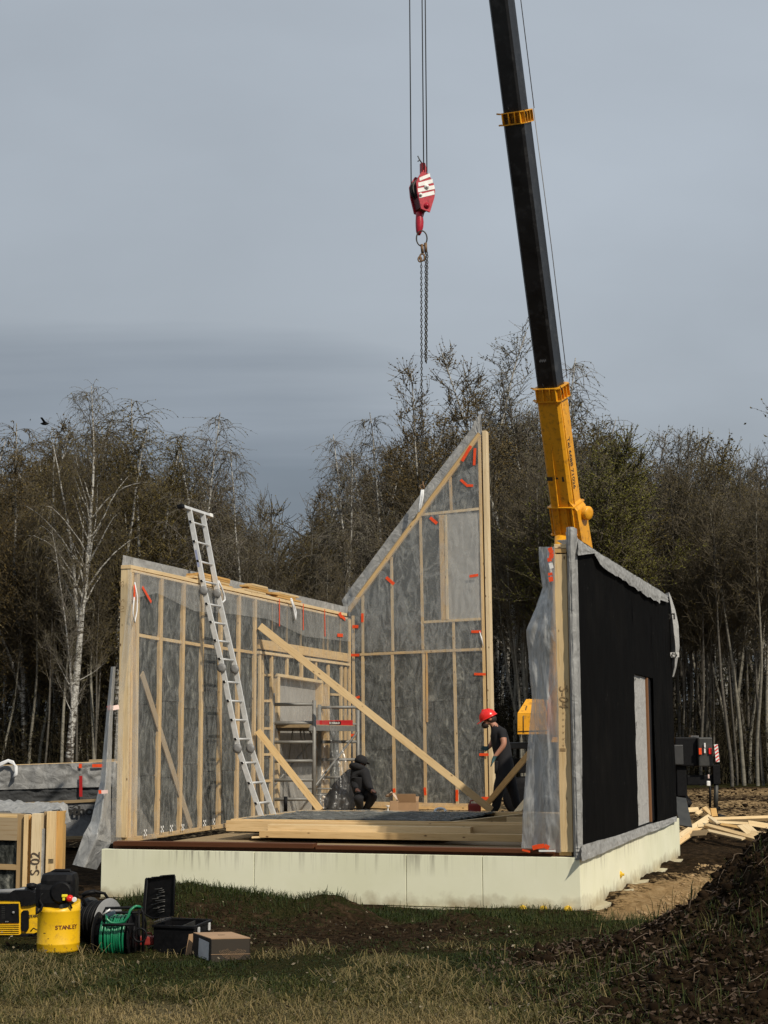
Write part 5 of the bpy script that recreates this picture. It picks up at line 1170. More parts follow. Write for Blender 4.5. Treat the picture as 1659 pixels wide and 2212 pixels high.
def hook():
    c = atd(910, 405, DT)
    th = things('hook_block', c, 'red crane hook block with white diagonal stripes hanging on wire ropes', 'hook block')
    yaw = rad(24); a = Vector((math.cos(yaw), math.sin(yaw), 0)); n = Vector((math.sin(yaw), -math.cos(yaw), 0)); s = DT / F_PX
    fc = atd(921, 410, DT)
    def q(x, y, o=0.0): return fc + a * ((x - 921) * s * 1.08) - Z * ((y - 410) * s) + n * o
    out = [(911, 369), (926, 371), (938, 392), (941.5, 410), (940, 424), (929, 461), (909, 456), (900, 418), (898, 395), (903, 383)]
    T = .30
    mb = MB(); mb.prism([q(x, y, 0) for x, y in out], -n * .035); mb.build('side_plate', RED, th)
    mb = MB(); mb.prism([q(x, y, -T) for x, y in out], -n * .035); mb.build('side_plate', RED, th)
    mb = MB(); inn = [(921 + (x - 921) * .86, 412 + (y - 412) * .86) for x, y in out]; mb.prism([q(x, y, -.05) for x, y in inn], -n * (T - .06)); mb.build('core', plain('dark_hook_red', (.10, .004, .01), .5), th)
    mb = MB()
    for k in (-.1, -.2): mb.lathe(q(919, 405, k - .02), [(.23, 0), (.2, .02), (.23, .04)], 26, 0, (a, Z, n))
    mb.build('sheave', DGREY, th)
    for i, (y0, y1) in enumerate(((382, 390.5), (394.5, 404.5), (408, 418), (421.5, 431))):
        xl, xr = (905, 929) if i == 0 else (902, 935) if i == 1 else (901, 939) if i == 2 else (904, 938.5)
        d = 12.0; mb = MB(); mb.prism([q(xl, y0 + 2, .002), q(xr, y0 - d, .002), q(xr + 1.5, y1 - d - 1, .002), q(xl + .8, y1 + 1, .002)], n * .003); mb.build('white_stripe', WHITE, th)
    for x, y, r in ((921, 403, .05), (921, 447, .055), (907, 424, .035)):
        mb = MB(); mb.lathe(q(x, y, .003), [(r, 0), (r, .02), (r * .55, .022), (r * .5, .04), (.004, .045)], 18, 0, (a, Z, n)); mb.build('bolt_boss', RED if y > 440 else WHITE, th)
    mb = MB(); mb.prism([q(914, 344, -.06), q(922, 344, -.06), q(926, 360, -.06), q(921, 376, -.06), q(914, 366, -.06)], -n * .09); mb.build('rope_wedge_socket', RED, th)
    mb = MB(); mb.tube([q(917, 345, -.1), q(911, 336, -.1), q(907, 328, -.1)], .012, 6); mb.tube([q(911, 338, -.1), q(907, 341, -.1)], .012, 6); mb.build('rope_tail', ROPE, th)
    mb = MB(); P_ = [c + Vector((0, 0, 0)) + Z * (-(y - 405) * s) + a * ((x - 910) * s) - n * .14 for x, y in ((912, 458), (912.5, 468), (913, 480), (912.5, 492), (911, 504), (910.5, 511))]
    mb.tube(P_, [.062, .07, .078, .074, .055, .03], 12); mb.build('lifting_hook', RED, th)
    # ropes up to the boom head
    tip = Pt
    for i, (x, y0) in enumerate(((888, 378), (915, 345), (922, 352))):
        p = atd(x, y0, DT - (.12 if i == 0 else 0)); mb = MB(); top = atd(x + (-1 if i else 0), -420, DT); top = Vector((p.x, p.y, top.z + 3.5)); mb.tube([p - Z * (.35 if i == 0 else .2), top], .011, 6); mb.build('wire_rope', ROPE, th)
hook()
def chains():
    s = DT / F_PX; c = atd(911, 515, DT)
    th = things('lifting_chain', c, 'oily lifting chains on a steel ring under the hook block', 'chain')
    mb = MB(); A_ = Vector((1, 0, 0)); mb.ring(c, .105, .014, (A_, Z), 28, 8, 0, .95, 1.42); mb.build('master_ring', CHAIN, th)
    mb = MB(); mb.tube([atd(911, 528, DT), atd(913, 547, DT)], .028, 8); mb.tube([atd(919, 525, DT), atd(920, 545, DT)], .03, 8); mb.ring(atd(912, 556, DT), .05, .018, (A_, Z), 14, 6, 0, .9, 1.4); mb.ring(atd(907, 560, DT), .035, .016, (A_, Z), 14, 6, 0, .9, 1.4); mb.build('shackle', RUST, th)
    def chain(mb, p, q, pitch, r):
        d = (q - p); n = int(d.length / pitch); t = d.normalized(); s1 = t.cross(Vector((0, 1, 0))).normalized(); s2 = t.cross(s1)
        for k in range(n):
            ax = s1 if k % 2 else s2; mb.ring(p + t * (pitch * (k + .5)), pitch * .42, r, (ax, t), 10, 4, 0, .62, 1.45)
    mb = MB(); chain(mb, atd(910, 566, DT), atd(911.5, 1056, DT), .058, .009); o = mb.build('long_chain', CHAIN, th); o['kind'] = 'stuff'
    mb = MB(); chain(mb, atd(919.5, 542, DT), atd(919, 785, DT), .055, .010); chain(mb, atd(923, 545, DT + .03), atd(921, 790, DT + .03), .055, .010); o = mb.build('slack_chain', CHAIN, th); o['kind'] = 'stuff'
    mb = MB(); mb.ring(atd(912, 1052, DT), .04, .012, (A_, Z), 12, 6); mb.tube([atd(913, 1040, DT), atd(915, 1056, DT)], .016, 6); mb.build('chain_hook', RUST, th)
chains()

# ------------------------------------------------------------------ wood heap at the right, plank by plank
def heap():
    K = 30.0
    items = [  # x0,y0,x1,y1, width px, depth start, depth end, material, thickness, label
        (1468, 1808, 1533, 1765, 15, 28.5, 30.5, WOOD2, .06, 'wide knotty plank rising to the right, nearest the slab corner'),
        (1466, 1820, 1510, 1788, 9, 28.0, 29.4, WOOD, .05, 'narrow plank under the wide knotty plank'),
        (1476, 1750, 1507, 1748, 10, 31.0, 31.0, WOOD2, .12, 'white-faced block at the back left of the heap'),
        (1506, 1757, 1524, 1746, 7, 30.8, 31.2, WOOD, .08, 'slanted offcut left of the square block'),
        (1522, 1744, 1541, 1762, 8, 31.0, 30.8, WOOD, .08, 'slanted offcut leaning on the square block'),
        (1537, 1754, 1548, 1754, 18, 30.6, 30.6, WOODO, .10, 'square block standing upright in the heap'),
        (1545, 1768, 1665, 1764, 7, 30.2, 31.5, WOOD, .14, 'long straight beam along the back of the heap'),
        (1548, 1775, 1622, 1779, 6, 29.8, 29.6, WOOD2, .10, 'beam below the long straight beam'),
        (1531, 1782, 1642, 1812, 10, 28.8, 27.0, WOOD, .10, 'long beam sloping down to the right across the front of the heap'),
        (1530, 1793, 1600, 1809, 8, 28.4, 27.4, WOOD2, .05, 'white-edged plank under the long sloping beam'),
        (1606, 1782, 1624, 1798, 22, 28.6, 28.2, WOOD2, .03, 'pale board offcut lying tilted on the sloping beam'),
        (1620, 1778, 1672, 1786, 12, 29.5, 29.5, WOOD2, .04, 'wide pale board at the right edge of the heap'),
        (1622, 1800, 1672, 1806, 15, 27.5, 27.2, WOOD2, .05, 'low wide pale board at the right end of the heap'),
        (1560, 1780, 1605, 1788, 7, 29.4, 29.0, WOODO, .05, 'shaded crosspiece between two beams of the heap'),
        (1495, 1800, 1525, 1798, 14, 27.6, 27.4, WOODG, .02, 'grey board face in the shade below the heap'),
        (1508, 1783, 1519, 1782, 7, 28.6, 28.6, WOOD2, .05, 'little square offcut peeping out of the heap'),
        (1534, 1764, 1550, 1776, 7, 29.8, 29.4, WOOD2, .05, 'short pale offcut under the square block')]
    for x0, y0, x1, y1, w, d0, d1, mt, tk, lab in items:
        a, b = atd(x0, y0, d0), atd(x1, y1, d1); n = Vector((0, -.75, .66))
        tag(beam('waste_timber', a - (b - a) * .06, b + (b - a) * .08, 1.2 * w * d0 / F_PX, tk * .6, n, mt), lab, 'timber offcut', 'timber heap beside the crane')
    # something solid below: dark soil rise carrying the heap is part of the ground; grey plate leaning on the slab corner
    a, b = atd(1469, 1722, 27.2), atd(1482, 1784, 26.6)
    tag(beam('leaning_plate', a, b, .22, .02, Vector((.1, -1, .15)), DGREY), 'dark plate leaning against the far corner of the slab', 'plate')
heap()

INKM = plain('felt_marker', (0.07, 0.045, 0.03), 0.7)
# ------------------------------------------------------------------ panels stacked at the left
def left_stack():
    D = 16.9; zg = -.62
    th = things('panel_stack', atd(60, 1900, D), 'stack of timber wall panels on edge at the left, one marked S-02', 'panel stack')
    def vb(x0, x1, yt, d, mat, dep=.04, nm='panel_post', yb=None, bev=.004):
        a, b = atd(x0, yt, d), atd(x1, yt, d); c = (a + b) / 2; zb = zg if yb is None else atd(x0, yb, d).z
        mb = MB(); mb.bbox((c.x, c.y + dep / 2, (c.z + zb) / 2), (b.x - a.x - .003, dep, c.z - zb), bev); o = mb.build(nm, mat, th); return o
    def post(x0, x1, yt, d, mat, nm='panel_post', yb=None):
        a, b = atd(x0, yt, d), atd(x1, yt, d); top = (a + b) / 2; zb = zg if yb is None else atd(x0, yb, d).z
        return beam(nm, top, Vector((top.x, top.y, zb)), b.x - a.x - .003, .145, Vector((0, -1, 0)), mat, th)
    post(38, 51, 1759, D, WOODG); post(51.5, 61.5, 1760, D - .05, WOOD); post(61.5, 68.5, 1762, D, WOODO); post(68.5, 89, 1758, D - .08, WOOD2); post(95, 101, 1753, D + .1, WOODG); post(101, 120.5, 1753, D + .05, WOOD2); post(121, 138, 1752, D + .12, WOODO)  # darker orange posts stand in for the shaded side faces of their neighbours
    a, b = atd(92, 1790, D + .04), atd(97, 1790, D); mb = MB(); mb.bbox((a.x, a.y, (a.z + zg) / 2), (.035, .1, a.z - zg), .01); mb.build('grey_film_edge', MEMB, th)
    # open face with wool behind cross rails
    def hb(y, h, d=D, mat=WOODG, nm='panel_rail', x0=-60, x1=38): beam(nm, atd(x0, y - (38 - x0) * .03, d + .02), atd(x1, y, d), h * d / F_PX, .145, Vector((0, -1, 0)), mat, th)
    hb(1787, 56, mat=WOODG, nm='panel_sheet'); hb(1874, 11); hb(1763, 8, mat=WOOD)
    rows = [[atd(-60, 1810, D + .06), atd(38, 1812, D + .06)], [atd(-60, 1960, D + .06), atd(38, 1960, D + .06)]]
    sheet('insulation', rows, WOOL, th, 40, 40, .03, 4, 81, (0, -1, 0), (2, 2))
    post(-64, -52, 1756, D, WOODG)
    # membrane laid over the top and drooping at the back corner
    T_ = [(-60, 1722), (0, 1727), (40, 1730), (100, 1736), (138, 1735), (146, 1738)]
    B_ = [(-60, 1752), (0, 1754), (40, 1758), (90, 1757), (124, 1752), (138, 1752)]
    rows = [[atd(x, y, D + 1.3) for x, y in T_], [atd(x, y, D + .12) for x, y in B_]]
    sheet('membrane_cover', rows, MEMB, th, 20, 60, .035, 5, 82, (0, 0, 1), (1, 4))
    rows = [[atd(128, 1736, D + .3), atd(140, 1735, D + .3), atd(146, 1738, D + .35)], [atd(134, 1752, D + .2), atd(141, 1756, D + .22), atd(149, 1760, D + .3)], [atd(139, 1782, D + .2), atd(143, 1778, D + .22), atd(153, 1775, D + .3)]]
    sheet('membrane_corner', rows, MEMB, th, 24, 14, .03, 4, 83, (0, -1, 0))
    lettering('S-02', atd(77, 1865, D - .09), Z, (-1, 0, 0), .14, INKM, th, name='pencil_code', sx=1.0)
    for k in range(4):
        mb = MB(); mb.box(atd(110, 1856 + k * 2.6, D + .045), (.055, .002, .005)); mb.build('stamp_line', INK, th)
left_stack()
def wrapped_pack():
    D = 27.0; zg = -.6
    th = things('wrapped_panel_pack', atd(110, 1800, D), 'long pack of panels wrapped in grey membrane behind the left stack', 'panel pack')
    def q(x, y, o=0.0): return atd(x, y, D + o)
    mb = MB(); mb.prism([q(-120, 1662, .3), q(250, 1648, .3), q(250, 1812, .3), q(-120, 1818, .3)], Vector((0, 1.4, 0))); mb.build('panel_core', MEMBD, th)
    xs = (-120, -40, 40, 120, 180, 250)
    sheet('upper_membrane', [[q(x, 1654 - (x) * .036) for x in xs], [q(x, 1706 - x * .028) for x in xs]], MEMB2D, th, 20, 80, .04, 4, 91, (0, -1, 0), (1, 5))
    sheet('dark_membrane', [[q(x, 1705 - x * .028, .03) for x in xs], [q(x, 1737 - x * .055, .03) for x in xs]], MEMBD, th, 14, 70, .03, 4, 92, (0, -1, 0), (1, 5))
    sheet('lower_membrane', [[q(x, 1742 - x * .055, .02) for x in xs], [q(x, 1810 - x * .02, .02) for x in xs]], MEMBL, th, 14, 70, .02, 4, 93, (0, -1, 0), (1, 5))
    beam('batten', q(-120, 1745, -.02), q(250, 1727, -.02), .05, .04, Vector((0, -1, 0)), WOODG, th); beam('batten', q(-120, 1818, -.02), q(250, 1807, -.02), .055, .05, Vector((0, -1, 0)), WOODG, th)
    beam('top_board', q(-120, 1660, .2), q(250, 1647, .2), .04, .7, Vector((0, -1, 0)), WOOD, th); beam('top_board', q(192, 1644, .3), q(245, 1643, .3), .05, .3, Vector((0, -1, 0)), WOODG, th)
    for p in ([(173.5, 1650), (173.5, 1659)], [(174.5, 1676), (174.5, 1721)], [(199, 1654), (223, 1654)]):
        beam('tape_strip', q(*p[0], -.05), q(*p[1], -.05), .055, .003, Vector((0, -1, 0)), TAPE if p[0][1] < 1670 else REDP2, th, bev=.0005)
    lettering('rothoblaas', q(196, 1752, -.05), (1, 0, .01), Z, .21, INK, th, sx=1.25, bold=.008)
    mb = MB(); mb.tube([q(150, 1744, -.04), q(156, 1745, -.04), q(164, 1739, -.04), (q(172, 1743, -.04))], .010, 5); mb.build('print_roof_mark', INK, th)
    mb = MB(); rnd = random.Random(2)
    for k in range(4):
        o = k * 1.6; mb.tube([q(-15, 1658 + o, -.1), q(5, 1647 + o, -.12), q(18, 1642 + o * .6, -.1), q(28, 1645 + o, -.12), q(33 + o * .6, 1656, -.12), q(34 + o * .5, 1668 + o, -.14), q(29, 1680, -.13)], .02, 6)
    o = mb.build('sling_bundle', SLING); tag(o, 'bundle of white slings lying over the wrapped panel pack', 'sling', 'white lifting slings')
MEMB2D = m_membrane('mid_grey_membrane', (0.26, 0.26, 0.255), 0.35, 0.0)
MEMBL = m_membrane('printed_membrane', (0.17, 0.172, 0.175), 0.2, 0.0)
REDP2 = plain('dark_red_tape', (0.40, 0.01, 0.01), .5)
wrapped_pack()

# ------------------------------------------------------------------ tools in the grass
def gpt(x, y, d):
    p = atd(x, y, d); return Vector((p.x, p.y, gz1(p.x, p.y)))
XA, YA = Vector((1, 0, 0)), Vector((0, 1, 0))
def compressor():
    D = 12.3; s = D / F_PX; c = atd(125.5, 2055, D); zb = c.z - .005; zb = min(zb, gz1(c.x, c.y) + .01)
    th = things('air_compressor', c, 'yellow upright air compressor tank with a black motor head', 'compressor')
    R = 44 * s
    h = 97 * s
    mb = MB(); mb.lathe(c, [(R * .90, 0), (R * .96, .006), (R * .99, .02), (R, .06), (R * 1.012, .064), (R * 1.012, .072), (R, .076), (R, h - .055), (R * 1.012, h - .05), (R * 1.012, h - .042), (R, h - .038), (R * .99, h - .01)], 40); 
    # top rim dips at the front
    me = mb.mesh('tank')
    for v in me.vertices:
        if v.co.z > c.z + h - .03:
            t = (v.co.y - c.y) / R; v.co.z += .025 * t + (.03 * abs((v.co.x - c.x) / R))
    link('tank', me, th, YEL2)
    mb = MB(); mb.lathe(c, [(R * .80, -.02), (R * .84, .004)], 30); mb.build('base_ring', BLK, th)
    # motor head
    hc = c + Z * (h + .10) + YA * .0
    mb = MB(); mb.bbox(hc + Z * .02, (.27, .25, .25), .06); mb.bbox(hc + XA * -.05 - Z * .03, (.24, .27, .2), .05); mb.lathe(hc + XA * .04 - YA * .09, [(.07, -.06), (.085, -.05), (.085, .06), (.07, .07)], 18, 0, (XA, Z, YA)); mc = mb.build('motor_cover', BLK, th)
    for k in range(6):
        mb = MB(); mb.bbox(hc + Vector((.055 + .0 * k, -.128, -.05 + .025 * k)), (.11, .012, .009), .002); mb.build('cooling_fin', BLK, mc)
    hz = hc.z + .12
    mb = MB(); mb.tube([Vector((hc.x - .12, hc.y - .02, hz - .05)), Vector((hc.x - .10, hc.y - .02, hz + .0)), Vector((hc.x - .03, hc.y - .02, hz + .035)), Vector((hc.x + .08, hc.y - .02, hz + .035)), Vector((hc.x + .11, hc.y - .02, hz - .02))], .013, 8); mb.build('carry_handle', BLK, th)
    mb = MB(); mb.tube([hc + Vector((-.02, -.03, .12)), hc + Vector((.05, -.03, .128))], .014, 8); mb.build('air_filter', GREYP, th)
    g = lambda px, py, o=-.15: atd(px, py, D + o)
    mb = MB(); mb.bbox(g(140, 1935), (.045, .03, .022), .006); mb.bbox(g(138, 1941), (.02, .02, .03), .005); mb.build('valve_handle', PEGB, th)
    mb = MB(); mb.lathe(g(150.5, 1941, -.17), [(.026, -.02), (.028, .0), (.02, .025), (.008, .03)], 14, 0, (XA, Z, -YA)); mb.build('regulator_knob', HELM, th)
    mb = MB(); mb.lathe(g(161, 1943, -.17), [(.019, 0), (.019, .014), (.016, .016)], 16, 0, (XA, Z, -YA)); mb.build('pressure_gauge', WHITE, th)
    mb = MB(); mb.lathe(g(138, 1966, -.10), [(.045, -.0), (.042, .03), (.03, .06), (.01, .065)], 16, 0, (XA, YA, Z)); mb.tube([g(150, 1950, -.15), g(155, 1962, -.13)], .008, 6); mb.build('pump_cylinder', DGREY, th)
    mb = MB(); mb.tube([g(96, 1925, -.12), g(88, 1935, -.13), g(86, 1946, -.13), g(92, 1955, -.14), g(88, 1966, -.14), g(79, 1974, -.14), g(80, 1960, -.13)], .012, 6); mb.build('power_cord', BLK, th)
    # round lettering on the tank
    word = 'STANLEY'; y0 = zb + (2055 - 2001) * s
    ang0, step = rad(-90 + 6), rad(9.6)
    for i, ch in enumerate(word):
        an = ang0 + step * i; n = Vector((math.cos(an), math.sin(an), 0)); lettering(ch, Vector((c.x, c.y, y0)) + n * (R + .001), Vector((-n.y, n.x, 0)), Z, .043, INKR, th, bold=.0012, sx=1.05)
    for an, y, w in ((-118, .16, .02), (-106, .12, .012), (-100, .075, .03)):
        a_ = rad(an); n = Vector((math.cos(a_), math.sin(a_), 0)); mb = MB(); mb.box(Vector((c.x, c.y, zb + y)) + n * (R + .0005), (.002, w, .004), (n, Vector((-n.y, n.x, 0)), Z)); mb.build('scratch', DGREY, th)
PEGB = plain('bright_yellow_plastic', (.80, .68, .03), .4); INKR = plain('dark_red_print', (.10, .012, .008), .6)
compressor()
def generator():
    D = 13.4; s = D / F_PX; c0 = gpt(20, 2030, D)
    th = things('generator', c0, 'yellow and black portable generator at the left edge of the photo', 'generator')
    def q(x, y, o=0.0): return atd(x, y, D + o)
    # body with a rounded outline
    fr = [(-38, 2016), (-40, 1985), (-38, 1950), (-30, 1944), (42, 1946), (44, 1955), (44, 2018), (38, 2022), (-30, 2022)]
    mb = MB(); mb.prism([q(x, y) for x, y in fr], Vector((.05, .14, 0))); mb.build('front_frame', YEL2, th)
    side = [(44, 1955), (70, 1953), (88, 1968), (88, 2010), (76, 2015), (58, 2021), (44, 2022)]
    mb = MB(); mb.prism([q(x, y, .02) for x, y in side], Vector((0, .28, 0))); mb.build('side_cover', YEL2, th)
    mb = MB(); mb.prism([q(x, y, -.012) for x, y in ((-34, 1953), (40, 1952), (41, 1994), (-34, 1995))], Vector((0, .02, 0))); cp = mb.build('control_panel', BLK, th)
    mb = MB(); 
    for r in range(7): mb.box(q(7, 1959 + r * 4, -.014), (.028, .003, .004))
    mb.build('panel_print', DGREY, cp)
    mb = MB(); mb.lathe(q(29, 1971, -.016), [(.011, 0), (.011, .008), (.004, .01)], 12, 0, (XA, Z, -YA)); mb.build('start_knob', GREYP, cp)
    for x in (13, 17): 
        mb = MB(); mb.lathe(q(x, 1991, -.015), [(.006, 0), (.004, .006)], 8, 0, (XA, Z, -YA)); mb.build('socket', GREYP, cp)
    win = [(46, 1971), (50, 1967), (59, 1967), (61.5, 1971), (61.5, 2005), (58, 2012), (48, 2012), (45.5, 2005)]
    mb = MB(); mb.prism([q(x, y, -.004) for x, y in win], Vector((0, .03, 0))); mb.build('side_vent', BLK, th)
    for k in range(6):
        mb = MB(); mb.bbox(q(3, 1998 + k * 4.1, -.012), (.30, .02, .007), .002); mb.build('louvre', YEL2, th)
        mb = MB(); mb.bbox(q(3, 2000 + k * 4.1, -.004), (.29, .01, .006), .001); mb.build('painted_louvre_shadow', DGREY, th)  # dark bar coloured as the shade between two louvres
    mb = MB(); top = [(-42, 1944), (-38, 1930), (20, 1930), (28, 1924), (60, 1923), (78, 1930), (84, 1950), (68, 1955), (46, 1958), (44, 1946)]; mb.prism([q(x, y, -.01) for x, y in top], Vector((0, .36, 0))); mb.build('top_cover', BLK, th)
    mb = MB(); mb.tube([q(-30, 1928, .1), q(38, 1925, .1), q(72, 1918, .15), q(84, 1917, .2)], .022, 8); mb.build('tank_rail', GREYP, th)
    mb = MB(); mb.lathe(q(68, 1919, .1), [(.03, 0), (.045, .01), (.045, .035), (.02, .045)], 14); mb.build('fuel_cap', BLK, th)
    mb = MB(); mb.bbox(q(60, 2020, .1), (.14, .2, .05), .01); mb.build('foot', BLK, th)
    lettering('STANLEY', q(79, 1978, .012), (1, 0, .12), Z, .032, INK, th, bold=.001)
    mb = MB(); mb.tube([q(66, 2012, -.05), q(72, 2005, -.06), q(82, 2010, -.05), q(79, 2022, -.06), q(70, 2021, -.06)], .006, 6); mb.build('cable', BLK, th)
generator()
def cable_reel():
    D = 12.75; s = D / F_PX
    def q(x, y, o=0.0): return atd(x, y, D + o)
    th = things('cable_reel', gpt(215, 2045, D), 'black cable reel with a carrying handle beside the yellow compressor', 'cable reel')
    ax = Vector((.86, -.5, 0)).normalized(); uu = Vector((ax.y, -ax.x, 0)) * -1; c = q(213, 1988, 0.05)
    w = .20
    for o, mt, R in ((w * .5, GREYP, .175), (-w * .5, DGREY, .175)):
        mb = MB(); mb.lathe(c + ax * o, [(R, -.004), (R + .004, 0), (R, .004), (.05, .008), (.03, .012)], 36, 0, (uu, Z, ax)); mb.build('reel_disc', mt, th)
    for k in range(9):
        o = -w * .44 + k * w * .11; mb = MB(); mb.ring(c + ax * o, .145 - .006 * (k % 2), .012, (uu, Z), 30, 6); mb.build('cable_turn', BLK, th)
    mb = MB(); mb.lathe(c - ax * (w * .5), [(.12, 0), (.12, w)], 24, 0, (uu, Z, ax)); mb.build('drum', BLK, th)
    mb = MB(); h = [q(192, 2050, .1), q(190, 1990, .1), q(186, 1956, .0), q(178, 1940, 0), q(186, 1929, .0), q(206, 1926, 0), q(226, 1930, .05), q(238, 1948, .1), q(240, 1975, .12), q(246, 2045, .15)]
    mb.tube(h, .012, 8); mb.build('frame_tube', BLK, th)
    mb = MB(); mb.tube([q(179, 1935, -.0), q(186, 1929, 0), q(206, 1926, 0)], .018, 8); mb.build('handle_grip', BLK, th)
    mb = MB(); mb.tube([q(176, 2052, -.1), q(250, 2052, .1)], .012, 8); mb.tube([q(178, 2050, .2), q(178, 2052, -.1)], .012, 8); mb.build('frame_foot', BLK, th)
    mb = MB(); mb.prism([q(170, 1962, .3), q(192, 1954, .3), q(192, 1965, .3), q(170, 1966, .3)], Vector((0, .12, .0))); o = mb.build('tool_bag', HELM2); tag(o, 'red strip of a bag lying between compressor and cable reel', 'bag')
    mb = MB(); mb.bbox(q(184, 2008, .35), (.2, .2, .3), .05); tag(mb.build('black_case', BLK), 'black case in the shade behind the cable reel', 'case')
HELM2 = plain('bag_red', (0.5, 0.012, 0.03), .5)
cable_reel()
def hose_reel():
    D = 12.15; s = D / F_PX
    def q(x, y, o=0.0): return atd(x, y, D + o)
    th = things('hose_reel', gpt(265, 2060, D), 'green hose wound on a black hose reel frame', 'hose reel')
    ax = Vector((1, -.12, 0)).normalized(); yy = Vector((.12, 1, 0)).normalized(); c = q(252, 2020, .12)
    rnd = random.Random(5); R0 = .148
    for k in range(13):
        o = -.085 + k * .0142; mb = MB(); tl = rnd.uniform(-.05, .05)
        a_ = (yy + ax * tl).normalized(); b_ = (Z + ax * rnd.uniform(-.05, .05)).normalized(); mb.ring(c + ax * o, R0 + rnd.uniform(-.006, .008), .0088, (a_, b_), 36, 8); mb.build('hose_turn', GREEN, th)
    mb = MB(); mb.tube([q(230, 1979, -.04), q(231, 1986, -.05), q(239, 1993, -.05), q(252, 1995, -.05), q(268, 1991, -.05), q(277, 1980, -.05), q(281, 1967, -.04), q(290, 1959, -.02), q(300, 1958, .0), q(306, 1962, .05)], .0105, 8); mb.build('hose_end', GREEN, th)
    mb = MB(); mb.tube([q(278, 1975, -.03), q(283, 1964, -.03), q(294, 1957, -.02), q(304, 1959, .0)], .009, 8); mb.build('hose_end', GREEN, th)
    for o, z in ((-.15, 0), (.13, 1)):
        mb = MB(); mb.lathe(c + ax * o, [(.17, -.004), (.175, 0), (.17, .004), (.12, .006)], 32, 0, (yy, Z, ax)); mb.build('side_disc', BLK, th)
    mb = MB(); mb.lathe(c - ax * .14, [(.13, 0), (.13, .27)], 20, 0, (yy, Z, ax)); mb.build('drum', BLK, th)
    F_ = [[(224, 2050), (224, 1972), (228, 1962), (304, 1960), (309, 1972), (309, 2056)], [(222, 1998), (290, 1997)], [(300, 1965), (300, 2056)], [(226, 1972), (306, 1971)], [(286, 2056), (290, 2000)]]
    for k, f in enumerate(F_):
        mb = MB(); mb.tube([q(x, y, -.09 if k in (1,) else .02) for x, y in f], .011, 8); mb.build('frame_tube', BLK, th)
    mb = MB(); mb.tube([q(309, 1972, .02), q(315, 1992, .05), q(314, 2025, .1), q(309, 2045, .1)], .008, 6); mb.ring(q(302, 2020, -.05), .05, .008, (XA, Z), 16, 6); mb.build('crank', BLK, th)
    mb = MB(); mb.bbox(q(240, 1974, -.03), (.07, .03, .03), .008, (Vector((.9, 0, .4)), YA, Vector((-.4, 0, .9)))); mb.build('tap_coupling', plain('blue_grey_coupling', (.03, .05, .07), .4), th)
    mb = MB(); mb.tube([q(238, 1964, -.03), q(222, 1976, -.03)], .008, 6); mb.build('steel_clip', ALU, th)
hose_reel()
